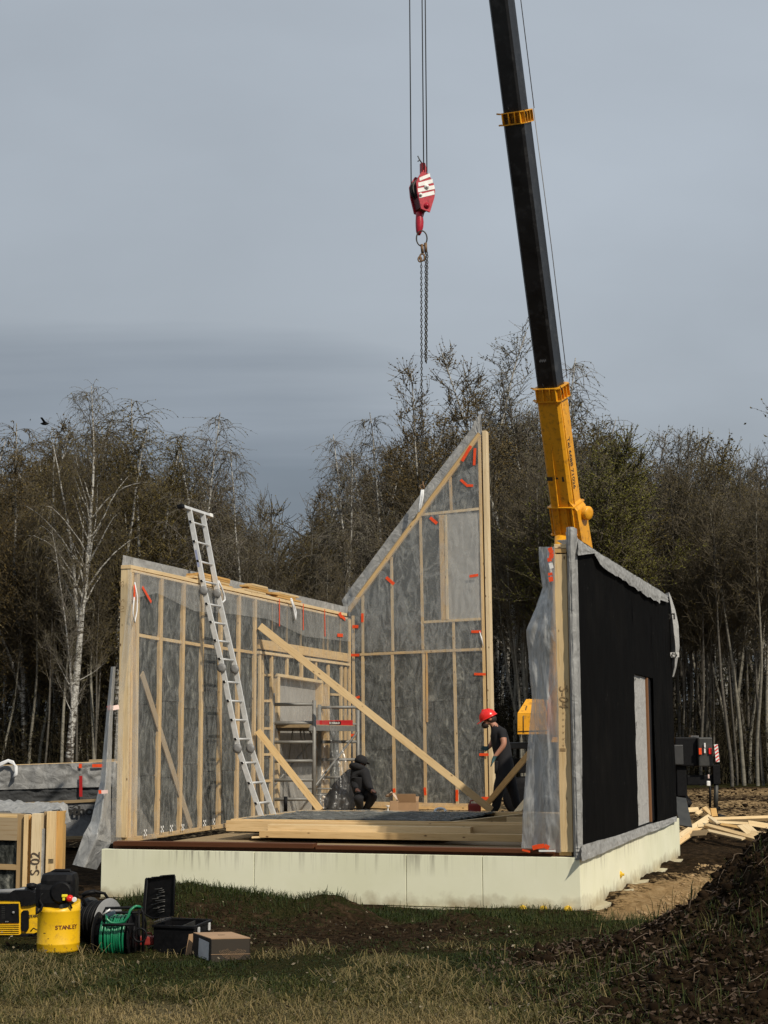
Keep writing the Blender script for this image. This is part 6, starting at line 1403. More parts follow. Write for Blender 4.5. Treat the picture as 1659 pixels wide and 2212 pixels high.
def tool_case():
    D = 12.4
    def q(x, y, o=0.0): return atd(x, y, D + o)
    th = things('tool_case', gpt(380, 2050, D), 'open black plastic tool case with raised lid and two silver clasps', 'tool case')
    # tray: front-left face, right end face turned away
    z0 = min(q(380, 2062).z, gz1(-1.7, 12.4)) - .01; zt = q(331, 1998).z; zt2 = zt + .0
    fl = q(331, 2000); fr_ = q(419, 2000, -.12); br = q(455, 1984, .35); bl = q(333, 1990, .42)
    fl, fr_, br, bl = [Vector((p.x, p.y, zt)) for p in (fl, fr_, br, Vector((fl.x + (br.x - fr_.x), fl.y + (br.y - fr_.y), 0)))]
    cen = (fl + br) / 2; T = .008
    def wall(a, b, nm):
        d = (b - a); n = Vector((d.y, -d.x, 0)).normalized(); lo = [Vector((p.x + (cen.x - p.x) * .06, p.y + (cen.y - p.y) * .06, z0)) for p in (a, b)]
        mb = MB(); mb.prism([a, b, lo[1], lo[0]], -n * T); mb.build(nm, BLK, th)
    for a, b in ((fl, fr_), (fr_, br), (br, bl), (bl, fl)): wall(a, b, 'case_wall')
    mb = MB(); mb.prism([Vector((p.x + (cen.x - p.x) * .08, p.y + (cen.y - p.y) * .08, z0)) for p in (fl, fr_, br, bl)], Z * .01); mb.build('case_floor', BLK, th)
    for a, b in ((fl, fr_), (fr_, br), (br, bl), (bl, fl)):
        mb = MB(); d = (b - a); t = d.normalized(); n = Vector((t.y, -t.x, 0)); mb.bbox((a + b) / 2 - Z * .008, (d.length + .02, .022, .022), .005, (t, n, Z)); mb.build('rim', BLK, th)
    m1, m2 = fl + (fr_ - fl) * .62, bl + (br - bl) * .62
    mb = MB(); d = m2 - m1; t = d.normalized(); mb.box((m1 + m2) / 2 - Z * .07, (d.length - .03, .004, .12), (t, Vector((t.y, -t.x, 0)), Z)); mb.build('divider', DGREY, th)
    for f in (.2, .83):
        c = fr_ + (br - fr_) * f - Z * .045; t = (br - fr_).normalized(); n = Vector((t.y, -t.x, 0)).normalized(); 
        mb = MB(); mb.bbox(c + n * .012, (.032, .016, .06), .005, (t, n, Z)); mb.build('clasp', ALU, th)
    # lid standing open, hinge side on the left
    Ld = [(319, 1900), (322, 1897), (332, 1897), (334, 1895), (350, 1894), (353, 1892), (377, 1890), (378, 1893), (375, 1978), (331, 1984), (316, 1976), (313, 1972)]
    P_ = [q(x, y, .10 - (x - 345) * .0022) for x, y in Ld]
    mb = MB(); mb.prism(P_, Vector((-.03, .05, 0))); ld = mb.build('lid', BLK, th)
    mb = MB(); mb.tube([p + Vector((0, -.012, 0)) for p in P_] + [P_[0] + Vector((0, -.012, 0))], .007, 6); mb.build('lid_rim', BLK, ld)
    rnd = random.Random(9)
    for k in range(13):
        y = 1919 + k * 4.2; x0 = 325 + rnd.uniform(0, 20); x1 = min(371, x0 + rnd.uniform(12, 30)); dd = .10 - ((x0 + x1) / 2 - 345) * .0022 - .012
        mb = MB(); a, b = q(x0, y + 2, dd), q(x1, y - 1, dd); mb.tube([a, (a + b) / 2 + Z * rnd.uniform(-.004, .004), b], .0045, 5); mb.build('moulded_rib', BLK2, ld)
    for k in range(5):
        mb = MB(); a = q(333 + k * 4, 1992 - k, .0); b = q(350 + k * 5, 1984 - k * .8, .22); mb.tube([a, b], .006, 5); mb.build('hinge_rib', BLK2, th)
BLK2 = plain('worn_black_plastic', (0.035, 0.034, 0.032), 0.4)
tool_case()
def carton():
    D = 11.75; s = D / F_PX
    def q(x, y, o=0.0): return atd(x, y, D + o)
    th = things('cardboard_carton', gpt(470, 2070, D), 'brown cardboard carton in the grass with a white label on its dark end', 'carton')
    fl = q(455.5, 2029); fr_ = q(541, 2029, .03); zt = fl.z; zb = min(q(455, 2079).z, gz1(fl.x, fl.y) - .01, gz1(fr_.x, fr_.y) - .01)
    fr_.z = zt; bl = onp(417, 2017, Vector((0, D + .62, 0)), Vector((0, 1, 0))); bl = onz(417, 2016, zt); br = fr_ + (bl - fl); 
    a = (fr_ - fl).normalized(); b = (bl - fl)
    def face(p, r, z0, z1, mat, nm, n): 
        mb = MB(); mb.prism([Vector((p.x, p.y, z0)), Vector((r.x, r.y, z0)), Vector((r.x, r.y, z1)), Vector((p.x, p.y, z1))], n * .006); return mb.build(nm, mat, th)
    inn = b.normalized()
    fp_ = face(fl, fr_, zb, zt, CARDD, 'front_panel', inn); ep_ = face(bl, fl, zb, zt, BLKC, 'end_panel', a); face(fr_, br, zb, zt, CARDD, 'side_panel', -a); face(bl, br, zb, zt, CARDD, 'back_panel', -inn)
    mb = MB(); mb.prism([fl + a * .002, fr_, br, bl + a * .002], Z * .006); mb.build('lid_panel', CARD, th)
    mb = MB(); m1, m2 = (fl + bl) / 2 + a * .12, (fr_ + br) / 2 - a * .12; mb.box((m1 + m2) / 2 + Z * .0065, ((m2 - m1).length, .012, .002), (a, inn, Z)); mb.build('lid_seam', CARDD, th)
    # open end flap
    h = zt - zb
    mb = MB(); f0 = Vector((bl.x, bl.y, zt)) - a * .004; f1 = Vector((bl.x, bl.y, zb + .01)) - a * .004; out = (-a * .9 - inn * .6).normalized()
    mb.prism([q(417, 2017, .45), q(408, 2018, .42), q(400, 2067, .40), q(411, 2068, .44)], Vector((.004, .01, 0))); mb.build('open_flap', CARD, th)
    nb = -(a) ; e = (bl - fl)
    mb = MB(); pts = []
    for f, z in ((.07, .15), (.62, .10), (.66, .88), (.10, .96)): pts.append(fl + e * f + Vector((0, 0, (-z) * h)) - a * .003)
    mb.prism([pts[0], pts[1], pts[2], pts[3]], -a * .002); mb.build('white_label', LAB, ep_)
    mb = MB(); mb.box((fl + fr_) / 2 + Vector((0, 0, -h * .62)) - inn * .002, ((fr_ - fl).length - .004, .002, .003), (a, inn, Z)); mb.build('tape_line', CARD, fp_)
    cc_ = fl + (fr_ - fl) * .55 - Z * (h * .36) - inn * .002
    for k in range(7):
        r = .03 + .0085 * k; mb = MB(); P_ = [cc_ + a * (r * 1.25 * math.cos(t)) + Z * (r * math.sin(t)) for t in np.linspace(math.pi * 1.08, math.pi * 1.92, 16)]; mb.tube(P_, .0008, 4); mb.build('printed_ring', CARD, fp_)
BLKC = plain('black_print_card', (.018, .016, .014), .6); LAB = plain('label_white', (.50, .50, .51), .6)
carton()
mb = MB(); q = atd(318, 2031, 12.5); mb.bbox(q, (.12, .10, .065), .012); mb.tube([q + Vector((-.03, 0, .03)), q + Vector((-.02, 0, .055)), q + Vector((.03, 0, .055)), q + Vector((.04, 0, .03))], .006, 6)
tag(mb.build('small_toolbox', REDP), 'small dull red box between the hose reel and the tool case', 'box')

# the bird over the left trees
mb = MB(); c = atd(97, 915, 60); mb.lathe(c, [(.01, -.18), (.06, -.08), (.07, .03), (.03, .12), (.005, .17)], 8, 0, (YA, Z, XA)); mb.prism([c + Vector((-.05, 0, .02)), c + Vector((.07, 0, .02)), c + Vector((-.02, -.42, .16)), c + Vector((-.1, -.4, .15))], Z * .01); mb.prism([c + Vector((-.05, 0, .02)), c + Vector((.07, 0, .02)), c + Vector((-.02, .42, .16)), c + Vector((-.1, .4, .15))], Z * .01)
tag(mb.build('bird', BLK), 'dark bird flying above the birches at the left', 'bird')

# ------------------------------------------------------------------ trees
def prisms(P0, P1, R0, R1, k=3):
    P0, P1 = np.asarray(P0, float), np.asarray(P1, float); R0, R1 = np.asarray(R0, float), np.asarray(R1, float)
    t = P1 - P0; t /= np.maximum(np.linalg.norm(t, axis=1, keepdims=True), 1e-6)
    ref = np.where(np.abs(t[:, 2:3]) > .9, np.array([[1., 0, 0]]), np.array([[0, 0, 1.]]))
    a = np.cross(t, ref); a /= np.maximum(np.linalg.norm(a, axis=1, keepdims=True), 1e-6); b = np.cross(t, a); n = len(P0)
    vs = np.empty((n, 2 * k, 3))
    for i in range(k):
        an = 2 * math.pi * i / k; o = a * math.cos(an) + b * math.sin(an)
        vs[:, i] = P0 + o * R0[:, None]; vs[:, k + i] = P1 + o * R1[:, None]
    base = (np.arange(n) * 2 * k)[:, None]
    F = np.concatenate([base + np.array([[i, (i + 1) % k, k + (i + 1) % k, k + i]]) for i in range(k)])
    return vs.reshape(-1, 3), F
def grow(rng, p, d, ln, n, r0, r1, wob, droop, up=0.0):
    """a wandering polyline; droop bends it down towards its tip"""
    pts = [np.array(p)]; d = np.array(d, float); rs = [r0]
    for i in range(n):
        f = (i + 1) / n; d = d + rng.normal(0, wob, 3); d[2] += up - droop * f; d /= np.linalg.norm(d); pts.append(pts[-1] + d * ln / n); rs.append(r0 + (r1 - r0) * f)
    return np.array(pts), np.array(rs)
def gen_tree(seed, H, style, dens=1.0, r=0.13, low=0.25, fork=False, spread=1.0, twr=0.011, leaf=(1, 0.03), lean=0.02, twd=1.0):
    rng = np.random.default_rng(seed); seg = []; tws = []
    stems = []
    a = rng.uniform(0, 6.28)
    T, TR = grow(rng, (0, 0, -.3), (lean * math.cos(a), lean * math.sin(a), 1), H + .3, 16, r, .014, .035, 0, .02)
    stems.append((T, TR, low))
    if fork:
        k = int(16 * fork); a2 = rng.uniform(2.6, 3.6); F_, FR = grow(rng, T[k], (.20 * math.cos(a2), .06, .97), H * (1 - fork) * .92, 11, TR[k] * .75, .012, .05, 0, .03); stems.append((F_, FR, .1))
    for T, TR, lw_ in stems:
        for i in range(len(T) - 1): seg.append((T[i], T[i + 1], TR[i], TR[i + 1], 0))
        Hs = T[-1][2] - T[0][2]; nb = int((40 if style == 'weep' else 42) * dens * (1 if T is stems[0][0] else .65)); ph = rng.uniform(0, 6.28)
        for b in range(nb):
            f = lw_ + (0.985 - lw_) * (b + rng.uniform(0, .8)) / nb; ii = min(f * (len(T) - 1), len(T) - 1.01); i0 = int(ii); p = T[i0] + (T[i0 + 1] - T[i0]) * (ii - i0); rr = TR[i0] * .42 + .004
            ph += 2.4 + rng.normal(0, .4); g = (f - lw_) / (1 - lw_); ln = H * spread * (.030 + .25 * (1 - g) ** .85 * min(1, .55 + g * 3) * (1 if style == 'weep' else .85)) * rng.uniform(.6, 1.2)
            el = rad(rng.uniform(38, 66) + 12 * g) if style == 'weep' else rad(rng.uniform(42, 70) + 6 * g)
            B, BR_ = grow(rng, p, (math.cos(el) * math.cos(ph), math.cos(el) * math.sin(ph), math.sin(el)), ln, 8, rr, .006, .10, .22 if style == 'weep' else .0, .04 if style == 'weep' else .05)
            for i in range(8): seg.append((B[i], B[i + 1], BR_[i], BR_[i + 1], 1 if rr < .035 else 0))
            ns = max(3, int(ln * 3.4))
            for s in range(ns):
                g2 = .18 + .8 * (s + rng.uniform(0, 1)) / ns; jj = min(g2 * 8, 7.99); j0 = int(jj); p2 = B[j0] + (B[j0 + 1] - B[j0]) * (jj - j0); dd = B[j0 + 1] - B[j0]; dd /= np.linalg.norm(dd)
                d2 = dd + rng.normal(0, .62, 3); d2[2] += .05 if style == 'weep' else .25; d2 /= np.linalg.norm(d2); l2 = ln * rng.uniform(.16, .38) * (1.15 - g2 * .5)
                S, SR = grow(rng, p2, d2, l2, 3, .011, .006, .12, .25 if style == 'weep' else .02)
                for i in range(3): seg.append((S[i], S[i + 1], SR[i], SR[i + 1], 2))
                nt = max(2, int((l2 * 8 + rng.uniform(1, 4)) * twd))
                for q in range(nt):
                    u = rng.uniform(.1, 1) * 3; u0 = min(int(u), 2); tws.append((S[u0] + (S[u0 + 1] - S[u0]) * (u - u0), d2))
            tws.append((B[-1], dd))
    # twigs, all at once
    P = np.array([t[0] for t in tws]); Dv = np.array([t[1] for t in tws]) + rng.normal(0, .75, (len(tws), 3)); Dv /= np.linalg.norm(Dv, axis=1, keepdims=True)
    n = len(P); L_ = rng.uniform(.35, 1.0, n) * (1.25 if style == 'weep' else .8); A_, B_, RA, RB = [], [], [], []; lp = []
    ns = 4; cur = P.copy(); d = Dv.copy()
    for i in range(ns):
        g = np.array([[0, 0, -.85 if style == 'weep' else .22]]); d = d + g * (.55 if style == 'weep' else .5) + rng.normal(0, .16, (n, 3)); d /= np.linalg.norm(d, axis=1, keepdims=True)
        nx = cur + d * (L_ / ns)[:, None]; A_.append(cur); B_.append(nx); ra = twr * (1 - i / ns * .55); RA.append(np.full(n, ra)); RB.append(np.full(n, twr * (1 - (i + 1) / ns * .55)))
        for k in range(int(leaf[0]) if leaf[0] >= 1 else 1): 
            fr_ = rng.uniform(0, 1, (n, 1)); msk = rng.uniform(0, 1, n) < (1 if leaf[0] >= 1 else leaf[0]); lp.append((cur + (nx - cur) * fr_)[msk])
        cur = nx
    s1 = [s for s in seg if s[4] == 0]; s2 = [s for s in seg if s[4] > 0]
    def arr(ss): return [np.array([s[i] for s in ss]) for i in range(4)]
    V1, F1 = prisms(*arr(s1), k=7 if H > 9 else 5)
    x = arr(s2); V2, F2 = prisms(*x, k=3); V3, F3 = prisms(np.concatenate(A_), np.concatenate(B_), np.concatenate(RA), np.concatenate(RB), 3)
    lp = np.concatenate(lp); m = len(lp); sz = leaf[1] * rng.uniform(.6, 1.4, m); e1 = rng.normal(0, 1, (m, 3)); e1 /= np.linalg.norm(e1, axis=1, keepdims=True); e2 = rng.normal(0, 1, (m, 3)); e2 -= e1 * (e1 * e2).sum(1, keepdims=True); e2 /= np.linalg.norm(e2, axis=1, keepdims=True)
    if style == 'weep': e1[:, 2] -= 1.0; e1 /= np.linalg.norm(e1, axis=1, keepdims=True)
    lv = np.stack([lp - e1 * sz[:, None] - 0 * e2, lp + e2 * sz[:, None] * .45, lp + e1 * sz[:, None], lp - e2 * sz[:, None] * .45], 1).reshape(-1, 3); lf = np.arange(m * 4).reshape(m, 4)
    trunk = mesh_np('trunk', V1, F1, True)
    Vc = np.concatenate([V2, V3, lv]); Fc = np.concatenate([F2, F3 + len(V2), lf + len(V2) + len(V3)]); mi = np.concatenate([np.zeros(len(F2) + len(F3), int), np.ones(len(lf), int)])
    crown = mesh_np('crown', Vc, Fc, False, mi); return trunk, crown
# a few kinds of tree
def kind(seed, H, style, bark, twig, leafm, **kw):
    t, c = gen_tree(seed, H, style, **kw); t.materials.append(bark); c.materials.append(twig); c.materials.append(leafm); return t, c, H
K = {
 'weepA': kind(1, 17, 'weep', BARKW, TWIG, LEAFO, fork=.42, spread=.95, leaf=(1, .036), r=.20, twd=.75, twr=.0075, low=.45),
 'weepB': kind(2, 16, 'weep', BARKW, TWIG, LEAFO, spread=.66, leaf=(3, .036), r=.09, twr=.0075, twd=1.35),
 'weepC': kind(3, 16, 'weep', BARKW, TWIGG, LEAFY, spread=.66, leaf=(2, .034), r=.09, twr=.0075, twd=1.35),
 'weepD': kind(4, 15, 'weep', BARKW, TWIG, LEAFB, spread=.72, leaf=(3, .036), r=.08, fork=.3, twr=.0075, twd=1.3),
 'upA': kind(5, 17, 'up', BARKW, TWIGG, LEAFY, leaf=(1, .04), r=.12, low=.3, spread=.85, twr=.008),
 'upB': kind(6, 16, 'up', BARKG, TWIGG, LEAFY, leaf=(1, .04), r=.10, low=.35, dens=.95, spread=.85, twr=.008),
 'upC': kind(7, 15, 'up', BARKG, TWIG, LEAFO, leaf=(2, .045), r=.09, low=.4, dens=.9, lean=.05, spread=.85, twr=.008),
 'upD': kind(8, 16, 'up', BARKW, TWIG, LEAFB, leaf=(2, .04), r=.10, low=.42, dens=.9, lean=.04, spread=.85, twr=.008),
 'bush': kind(9, 7, 'up', BARKG, TWIG, LEAFO, leaf=(1, .035), r=.07, low=.06, spread=1.6, dens=1.0),
 'willow': kind(10, 9, 'up', BARKG, TWIG, LEAFG, leaf=(4, .028), r=.07, low=.38, spread=1.7, twd=1.7, dens=1.1, fork=.25),
}
TZ = -.7
TIP = {}
def plant(kd, x, top, depth, label, group=None, rot=None, name='birch_tree', cat='tree', wx=1.0, basey=None):
    t, c, H = K[kd]; p = atd(x, top, depth); h = p.z - TZ; s = h / H
    rz = random.Random(int(x * 7 + depth)).uniform(0, 6.28) if rot is None else rot
    if kd not in TIP: TIP[kd] = max((v.co for v in t.vertices), key=lambda q: q.z).copy()
    tp = TIP[kd]; s = h / tp.z; ox = (tp.x * math.cos(rz) - tp.y * math.sin(rz)) * s * wx
    th = things(name, (p.x - ox, depth, TZ), label, cat, group)
    th.rotation_euler = (0, 0, rz); th.scale = (s * wx, s * wx, s)
    for nm, me in (('trunk', t), ('crown', c)):
        o = bpy.data.objects.new(nm, me); COL.objects.link(o); o.parent = th
    return th
FRONT = [  # kind, x, y of the top, depth, name, label
 ('weepA', 192, 825, 62, 'birch_tree', 'tall white forked birch left of the left wall panel, the nearest of the wood', .62),
 ('weepD', 60, 935, 66, 'birch_tree', 'birch with brown catkins at the left edge of the photo', 1.0),
 ('upA', 118, 1150, 58, 'birch_tree', 'slim leaning white birch trunk in front of the left-edge trees', .55),
 ('weepB', 305, 890, 68, 'birch_tree', 'olive-budded birch right of the tall forked birch', 1.0),
 ('weepB', 372, 930, 72, 'birch_tree', 'smaller olive birch behind the top of the ladder', .9),
 ('weepC', 470, 882, 66, 'birch_tree', 'grey pale birch just right of the ladder top', 1.0),
 ('weepD', 245, 1000, 74, 'birch_tree', 'brown birch behind the fork of the tall white birch', 1.1),
 ('weepD', 425, 1020, 76, 'birch_tree', 'brown birch filling the gap behind the ladder', 1.1),
 ('weepB', 262, 925, 69, 'birch_tree', 'olive birch directly above the left corner of the left wall panel', 1.1),
 ('weepB', 338, 945, 67, 'birch_tree', 'bushy olive birch left of the ladder top', 1.15),
 ('weepD', 20, 960, 64, 'birch_tree', 'brown birch leaning into the left edge of the photo', 1.1),
 ('weepB', 410, 955, 70, 'birch_tree', 'olive birch straight behind the ladder top', 1.1),
 ('weepC', 500, 965, 68, 'birch_tree', 'grey birch at the right end of the left group, above the wall piles', .8),
 ('weepB', 150, 960, 70, 'birch_tree', 'olive birch behind the left of the tall white birch', 1.1),
 ('weepC', 760, 980, 69, 'birch_tree', 'short grey birch between the two birches left of the gable', .9),
 ('bush', 585, 1115, 74, 'alder_bush', 'round bare bush in the gap between the left and middle birches', .95),
 ('upB', 655, 1150, 80, 'alder_tree', 'low grey tree just right of the bare round bush', .9),
 ('weepC', 722, 945, 70, 'birch_tree', 'slender grey birch left of the gable panel rake', .85),
 ('weepC', 800, 905, 72, 'birch_tree', 'grey birch directly above the corner of the two left panels', .9),
 ('upD', 885, 832, 72, 'birch_tree', 'bare birch left of the hanging chain', .8),
 ('upD', 955, 770, 70, 'birch_tree', 'tall bare birch between the chain and the gable peak', .85),
 ('upA', 1000, 830, 73, 'birch_tree', 'brown birch behind the peak of the gable panel', 1.0),
 ('upA', 1132, 728, 72, 'birch_tree', 'tallest bare birch left of the crane boom', .9),
 ('upA', 1085, 860, 74, 'birch_tree', 'bare birch between gable peak and crane boom', .9),
 ('weepC', 1250, 757, 70, 'birch_tree', 'tall drooping birch directly right of the black boom', .95),
 ('weepB', 1330, 905, 80, 'birch_tree', 'olive birch behind the green willow', .9),
 ('willow', 1340, 985, 61, 'willow_tree', 'fresh green willow right of the yellow boom foot', 1.15),
 ('upC', 1400, 1150, 66, 'alder_tree', 'low olive tree in front of the green willow', 1.2),
 ('upB', 1440, 935, 72, 'alder_tree', 'bare grey tree right of the green willow', 1.1),
 ('upB', 1515, 905, 70, 'alder_tree', 'tallest bare tree of the right-hand row', 1.1),
 ('upC', 1480, 1010, 67, 'alder_tree', 'thin bare tree in front of the right-hand row', 1.0),
 ('upB', 1580, 930, 71, 'alder_tree', 'bare tree third from the right edge', 1.1),
 ('upC', 1655, 915, 70, 'alder_tree', 'bare tree cut by the right edge of the photo', 1.1),
]
for k_, x, top, dp, nm, lab, wx in FRONT: plant(k_, x, top, dp, lab, 'trees at the edge of the wood', name=nm, wx=wx * (1.0 if 'bush' in k_ or 'willow' in k_ else 1.5))
rnd = random.Random(77)
def skyline(x):
    return np.interp(x, [-250, -60, 0, 60, 200, 300, 400, 520, 560, 650, 690, 800, 950, 1040, 1140, 1250, 1330, 1450, 1900], [940, 960, 950, 945, 930, 940, 955, 1040, 1190, 1170, 1060, 960, 880, 930, 850, 880, 960, 965, 930])
k = 0
for row, (dp, step) in enumerate(((78, 27), (90, 24), (105, 25))):
    x = -150 - row * 20
    while x < 1830:
        xx = x + rnd.uniform(-9, 9); d = dp + rnd.uniform(-4, 5); left = xx < 540
        kd = rnd.choice(['weepD', 'weepB', 'weepD', 'upD'] if left else ['upD', 'upC', 'weepC', 'upD'] if xx < 1050 else ['upB', 'upC', 'upD', 'upA', 'upC'])
        top = skyline(xx) + (0 if xx < 1300 else 10) + rnd.uniform(0, 110) + row * 14
        lab = 'one of the crowded dark birches deeper in the wood'
        if 482 < xx < 705: top = max(top, 1150 + rnd.uniform(0, 80) - abs(xx - 592) * .5)
        plant(kd, xx, top, d, lab, 'crowded trees deeper in the wood', wx=rnd.uniform(1.0, 1.45)); x += step
# bare poles: slim trunks at the edge of the wood, right and left
pole_t, pole_c, pole_H = kind(31, 12, 'up', BARKM, TWIG, LEAFO, leaf=(.6, .03), r=.085, low=.55, dens=.6, lean=.03)
pole2 = kind(32, 12, 'up', BARKG, TWIG, LEAFO, leaf=(.6, .03), r=.075, low=.5, dens=.7, lean=.07)
K['poleA'] = (pole_t, pole_c, 12); K['poleB'] = pole2
for i in range(120):
    if i < 66:
        xx = rnd.uniform(1040, 1700)
        while 1265 < xx < 1440: xx = rnd.uniform(1040, 1700)
    elif i < 96: xx = rnd.uniform(-30, 240)
    else: xx = rnd.uniform(500, 1060)
    plant('poleA' if rnd.random() < .45 else 'poleB', xx, rnd.uniform(960, 1220) if xx > 1000 else rnd.uniform(1080, 1300), rnd.uniform(61, 68) if xx > 1000 else rnd.uniform(63, 76), 'one of the slim bare trunks standing along the edge of the wood', 'slim trunks along the edge of the wood', name='slim_trunk')
# thicket: brush under the trees
def thicket():
    rng = np.random.default_rng(5); n = 9000
    d = rng.uniform(64, 84, n) ; x = (rng.uniform(-230, 1900, n) - CX) / F_PX * d
    h = rng.gamma(3.0, .75, n) + .4; h = np.minimum(h, 6.5); P = np.stack([x, d, np.full(n, TZ)], 1)
    A_, B_, RA, RB = [], [], [], []; dr = rng.normal(0, .22, (n, 3)); dr[:, 2] = 1; dr /= np.linalg.norm(dr, axis=1, keepdims=True); cur = P
    for i in range(4):
        dr = dr + rng.normal(0, .17, (n, 3)); dr /= np.linalg.norm(dr, axis=1, keepdims=True); nx = cur + dr * (h / 4)[:, None]; A_.append(cur); B_.append(nx); RA.append(np.full(n, .022 - .004 * i)); RB.append(np.full(n, .018 - .004 * i))
        for k in range(2):
            s = rng.normal(0, 1, (n, 3)); s[:, 2] = np.abs(s[:, 2]); s /= np.linalg.norm(s, axis=1, keepdims=True); A_.append(nx); B_.append(nx + s * (h * rng.uniform(.1, .28, n))[:, None]); RA.append(np.full(n, .012)); RB.append(np.full(n, .006))
        cur = nx
    Vv, F = prisms(np.concatenate(A_), np.concatenate(B_), np.concatenate(RA), np.concatenate(RB), 3)
    tag(link('undergrowth', mesh_np('undergrowth', Vv, F), None, TWIGU), 'dense brown brush under the trees at the edge of the wood', kind='stuff')
    # leaf litter and low shoots: small leaves through the brush
    n = 60000; d = rng.uniform(63, 92, n); x = (rng.uniform(-230, 1900, n) - CX) / F_PX * d; z = TZ + rng.gamma(1.6, 1.3, n); c = np.stack([x, d, z], 1); s = rng.uniform(.03, .09, n)
    e1 = rng.normal(0, 1, (n, 3)); e1 /= np.linalg.norm(e1, axis=1, keepdims=True); e2 = np.cross(e1, rng.normal(0, 1, (n, 3))); e2 /= np.linalg.norm(e2, axis=1, keepdims=True)
    v = np.stack([c - e1 * s[:, None], c + e2 * s[:, None] * .6, c + e1 * s[:, None], c - e2 * s[:, None] * .6], 1).reshape(-1, 3)
    tag(link('brush_leaves', mesh_np('brush_leaves', v, np.arange(4 * n).reshape(n, 4)), None, LEAFB2), 'brown and olive shoots through the brush of the wood', kind='stuff')
LEAFB2 = m_twig('brush_leaf', (0.018, 0.017, 0.006), (0.040, 0.034, 0.012))
TWIGU = m_twig('undergrowth_stems', (0.016, 0.013, 0.007), (0.045, 0.036, 0.020))
thicket()
# the far mass of the wood
def far_wood():
    rng = np.random.default_rng(8); n = 420
    A_, B_, RA, RB = [], [], [], []
    d = rng.uniform(100, 150, n); px = rng.uniform(-420, 2080, n); x = (px - CX) / F_PX * d
    top = np.array([skyline(p) for p in px]) + 110 + rng.uniform(0, 110, n); top = np.where((px > 490) & (px < 700), np.maximum(top, 1200), top); h = (1597 - top) / F_PX * d + 1.3 - TZ
    cur = np.stack([x, d, np.full(n, TZ)], 1); dr = rng.normal(0, .04, (n, 3)); dr[:, 2] = 1
    for i in range(8):
        dr = dr + rng.normal(0, .05, (n, 3)); dr[:, 2] = 1; nx = cur + dr * (h / 8)[:, None]; A_.append(cur); B_.append(nx); RA.append(np.full(n, .13 - .013 * i)); RB.append(np.full(n, .117 - .013 * i))
        if i >= 1:
            for k in range(11):
                s = rng.normal(0, 1, (n, 3)); s[:, 2] = np.abs(s[:, 2]) + .4; s /= np.linalg.norm(s, axis=1, keepdims=True); l = (h * rng.uniform(.05, .14, n))[:, None]; p = cur + (nx - cur) * rng.uniform(0, 1, (n, 1)); q = p + s * l
                A_.append(p); B_.append(q); RA.append(np.full(n, .035)); RB.append(np.full(n, .02))
                for _ in range(2):
                    s2 = s + rng.normal(0, .6, (n, 3)); s2 /= np.linalg.norm(s2, axis=1, keepdims=True); A_.append(q - s * l * rng.uniform(0, .6, (n, 1))); B_.append(A_[-1] + s2 * l * .7); RA.append(np.full(n, .022)); RB.append(np.full(n, .012))
        cur = nx
    Vv, F = prisms(np.concatenate(A_), np.concatenate(B_), np.concatenate(RA), np.concatenate(RB), 3)
    tag(link('far_wood', mesh_np('far_wood', Vv, F), None, TWIGF), 'far dark mass of bare trees closing the view behind the birches', kind='stuff')
TWIGF = m_twig('far_branches', (0.018, 0.015, 0.010), (0.040, 0.034, 0.024))
far_wood()

# ------------------------------------------------------------------ grass, clods, litter
def blades(name, n, xr, yr, hfn, wid, tintfn, seed, keep=None, bend=.5, label='', persp=True):
    rng = np.random.default_rng(seed)
    y = yr[0] + (yr[1] - yr[0]) * rng.uniform(0, 1, n) ** 1.25; s = rng.uniform(-1, 1, n)
    x = s * (y * .265 + .25) if xr is None else rng.uniform(xr[0], xr[1], n)
    if keep is not None:
        k = keep(x, y, rng.uniform(0, 1, n)); x, y = x[k], y[k]
    n = len(x); z = ground_z(x, y); h = hfn(x, y, rng) ; a = rng.uniform(0, 2 * math.pi, n); b = rng.uniform(.2, 1.0, n) * bend; w = wid * rng.uniform(.7, 1.3, n)
    lx, ly = np.cos(a) * b, np.sin(a) * b; px, py = -np.sin(a + rng.normal(0, .6, n)), np.cos(a)
    P0 = np.stack([x, y, z - .01], 1); P1 = P0 + np.stack([lx * h * .35, ly * h * .35, h * .55], 1); P2 = P0 + np.stack([lx * h * 1.0, ly * h * 1.0, h * np.maximum(.22, 1 - .62 * b)], 1); W = np.stack([px, py, 0 * px], 1) * w[:, None] * .5
    v = np.stack([P0 - W, P0 + W, P1 + W * .8, P1 - W * .8, P2 + W * .12, P2 - W * .12], 1).reshape(-1, 3); b0 = (np.arange(n) * 6)[:, None]
    F = np.concatenate([b0 + np.array([[0, 1, 2, 3]]), b0 + np.array([[3, 2, 4, 5]])])
    me = mesh_np(name, v, F, True); at = me.attributes.new('tint', 'FLOAT', 'POINT'); at.data.foreach_set('value', np.repeat(tintfn(x, y, rng), 6).astype(np.float32))
    return tag(link(name, me, None, BLADE), label, kind='stuff')
def mound_k(x, y): return np.interp(x, [0.7, 1.1, 1.5, 2.0], [0, .45, .85, 1]) * np.clip((13.8 - y) / 1.4, 0, 1)
def in_slab(x, y):
    du = (x - B0.x) * U.x + (y - B0.y) * U.y; return du > -0.03
def dirt_k(x, y): return np.clip(1.35 * np.exp(-((x + .3) / 2.4) ** 2 - ((y - 13.9) / 1.7) ** 2) * (.45 + 1.1 * vnoise(x * 1.1, y * 1.1, 33)), 0, 1)
def keepg(x, y, r):
    k = (r > mound_k(x, y) * .93) & (r > dirt_k(x, y) * .97) & ~in_slab(x, y) & (r < .35 + 1.5 * (vnoise(x * 1.3, y * 1.3, 61) ))
    sand = (y > 15.9) & (x > 2.3); return k & ~sand
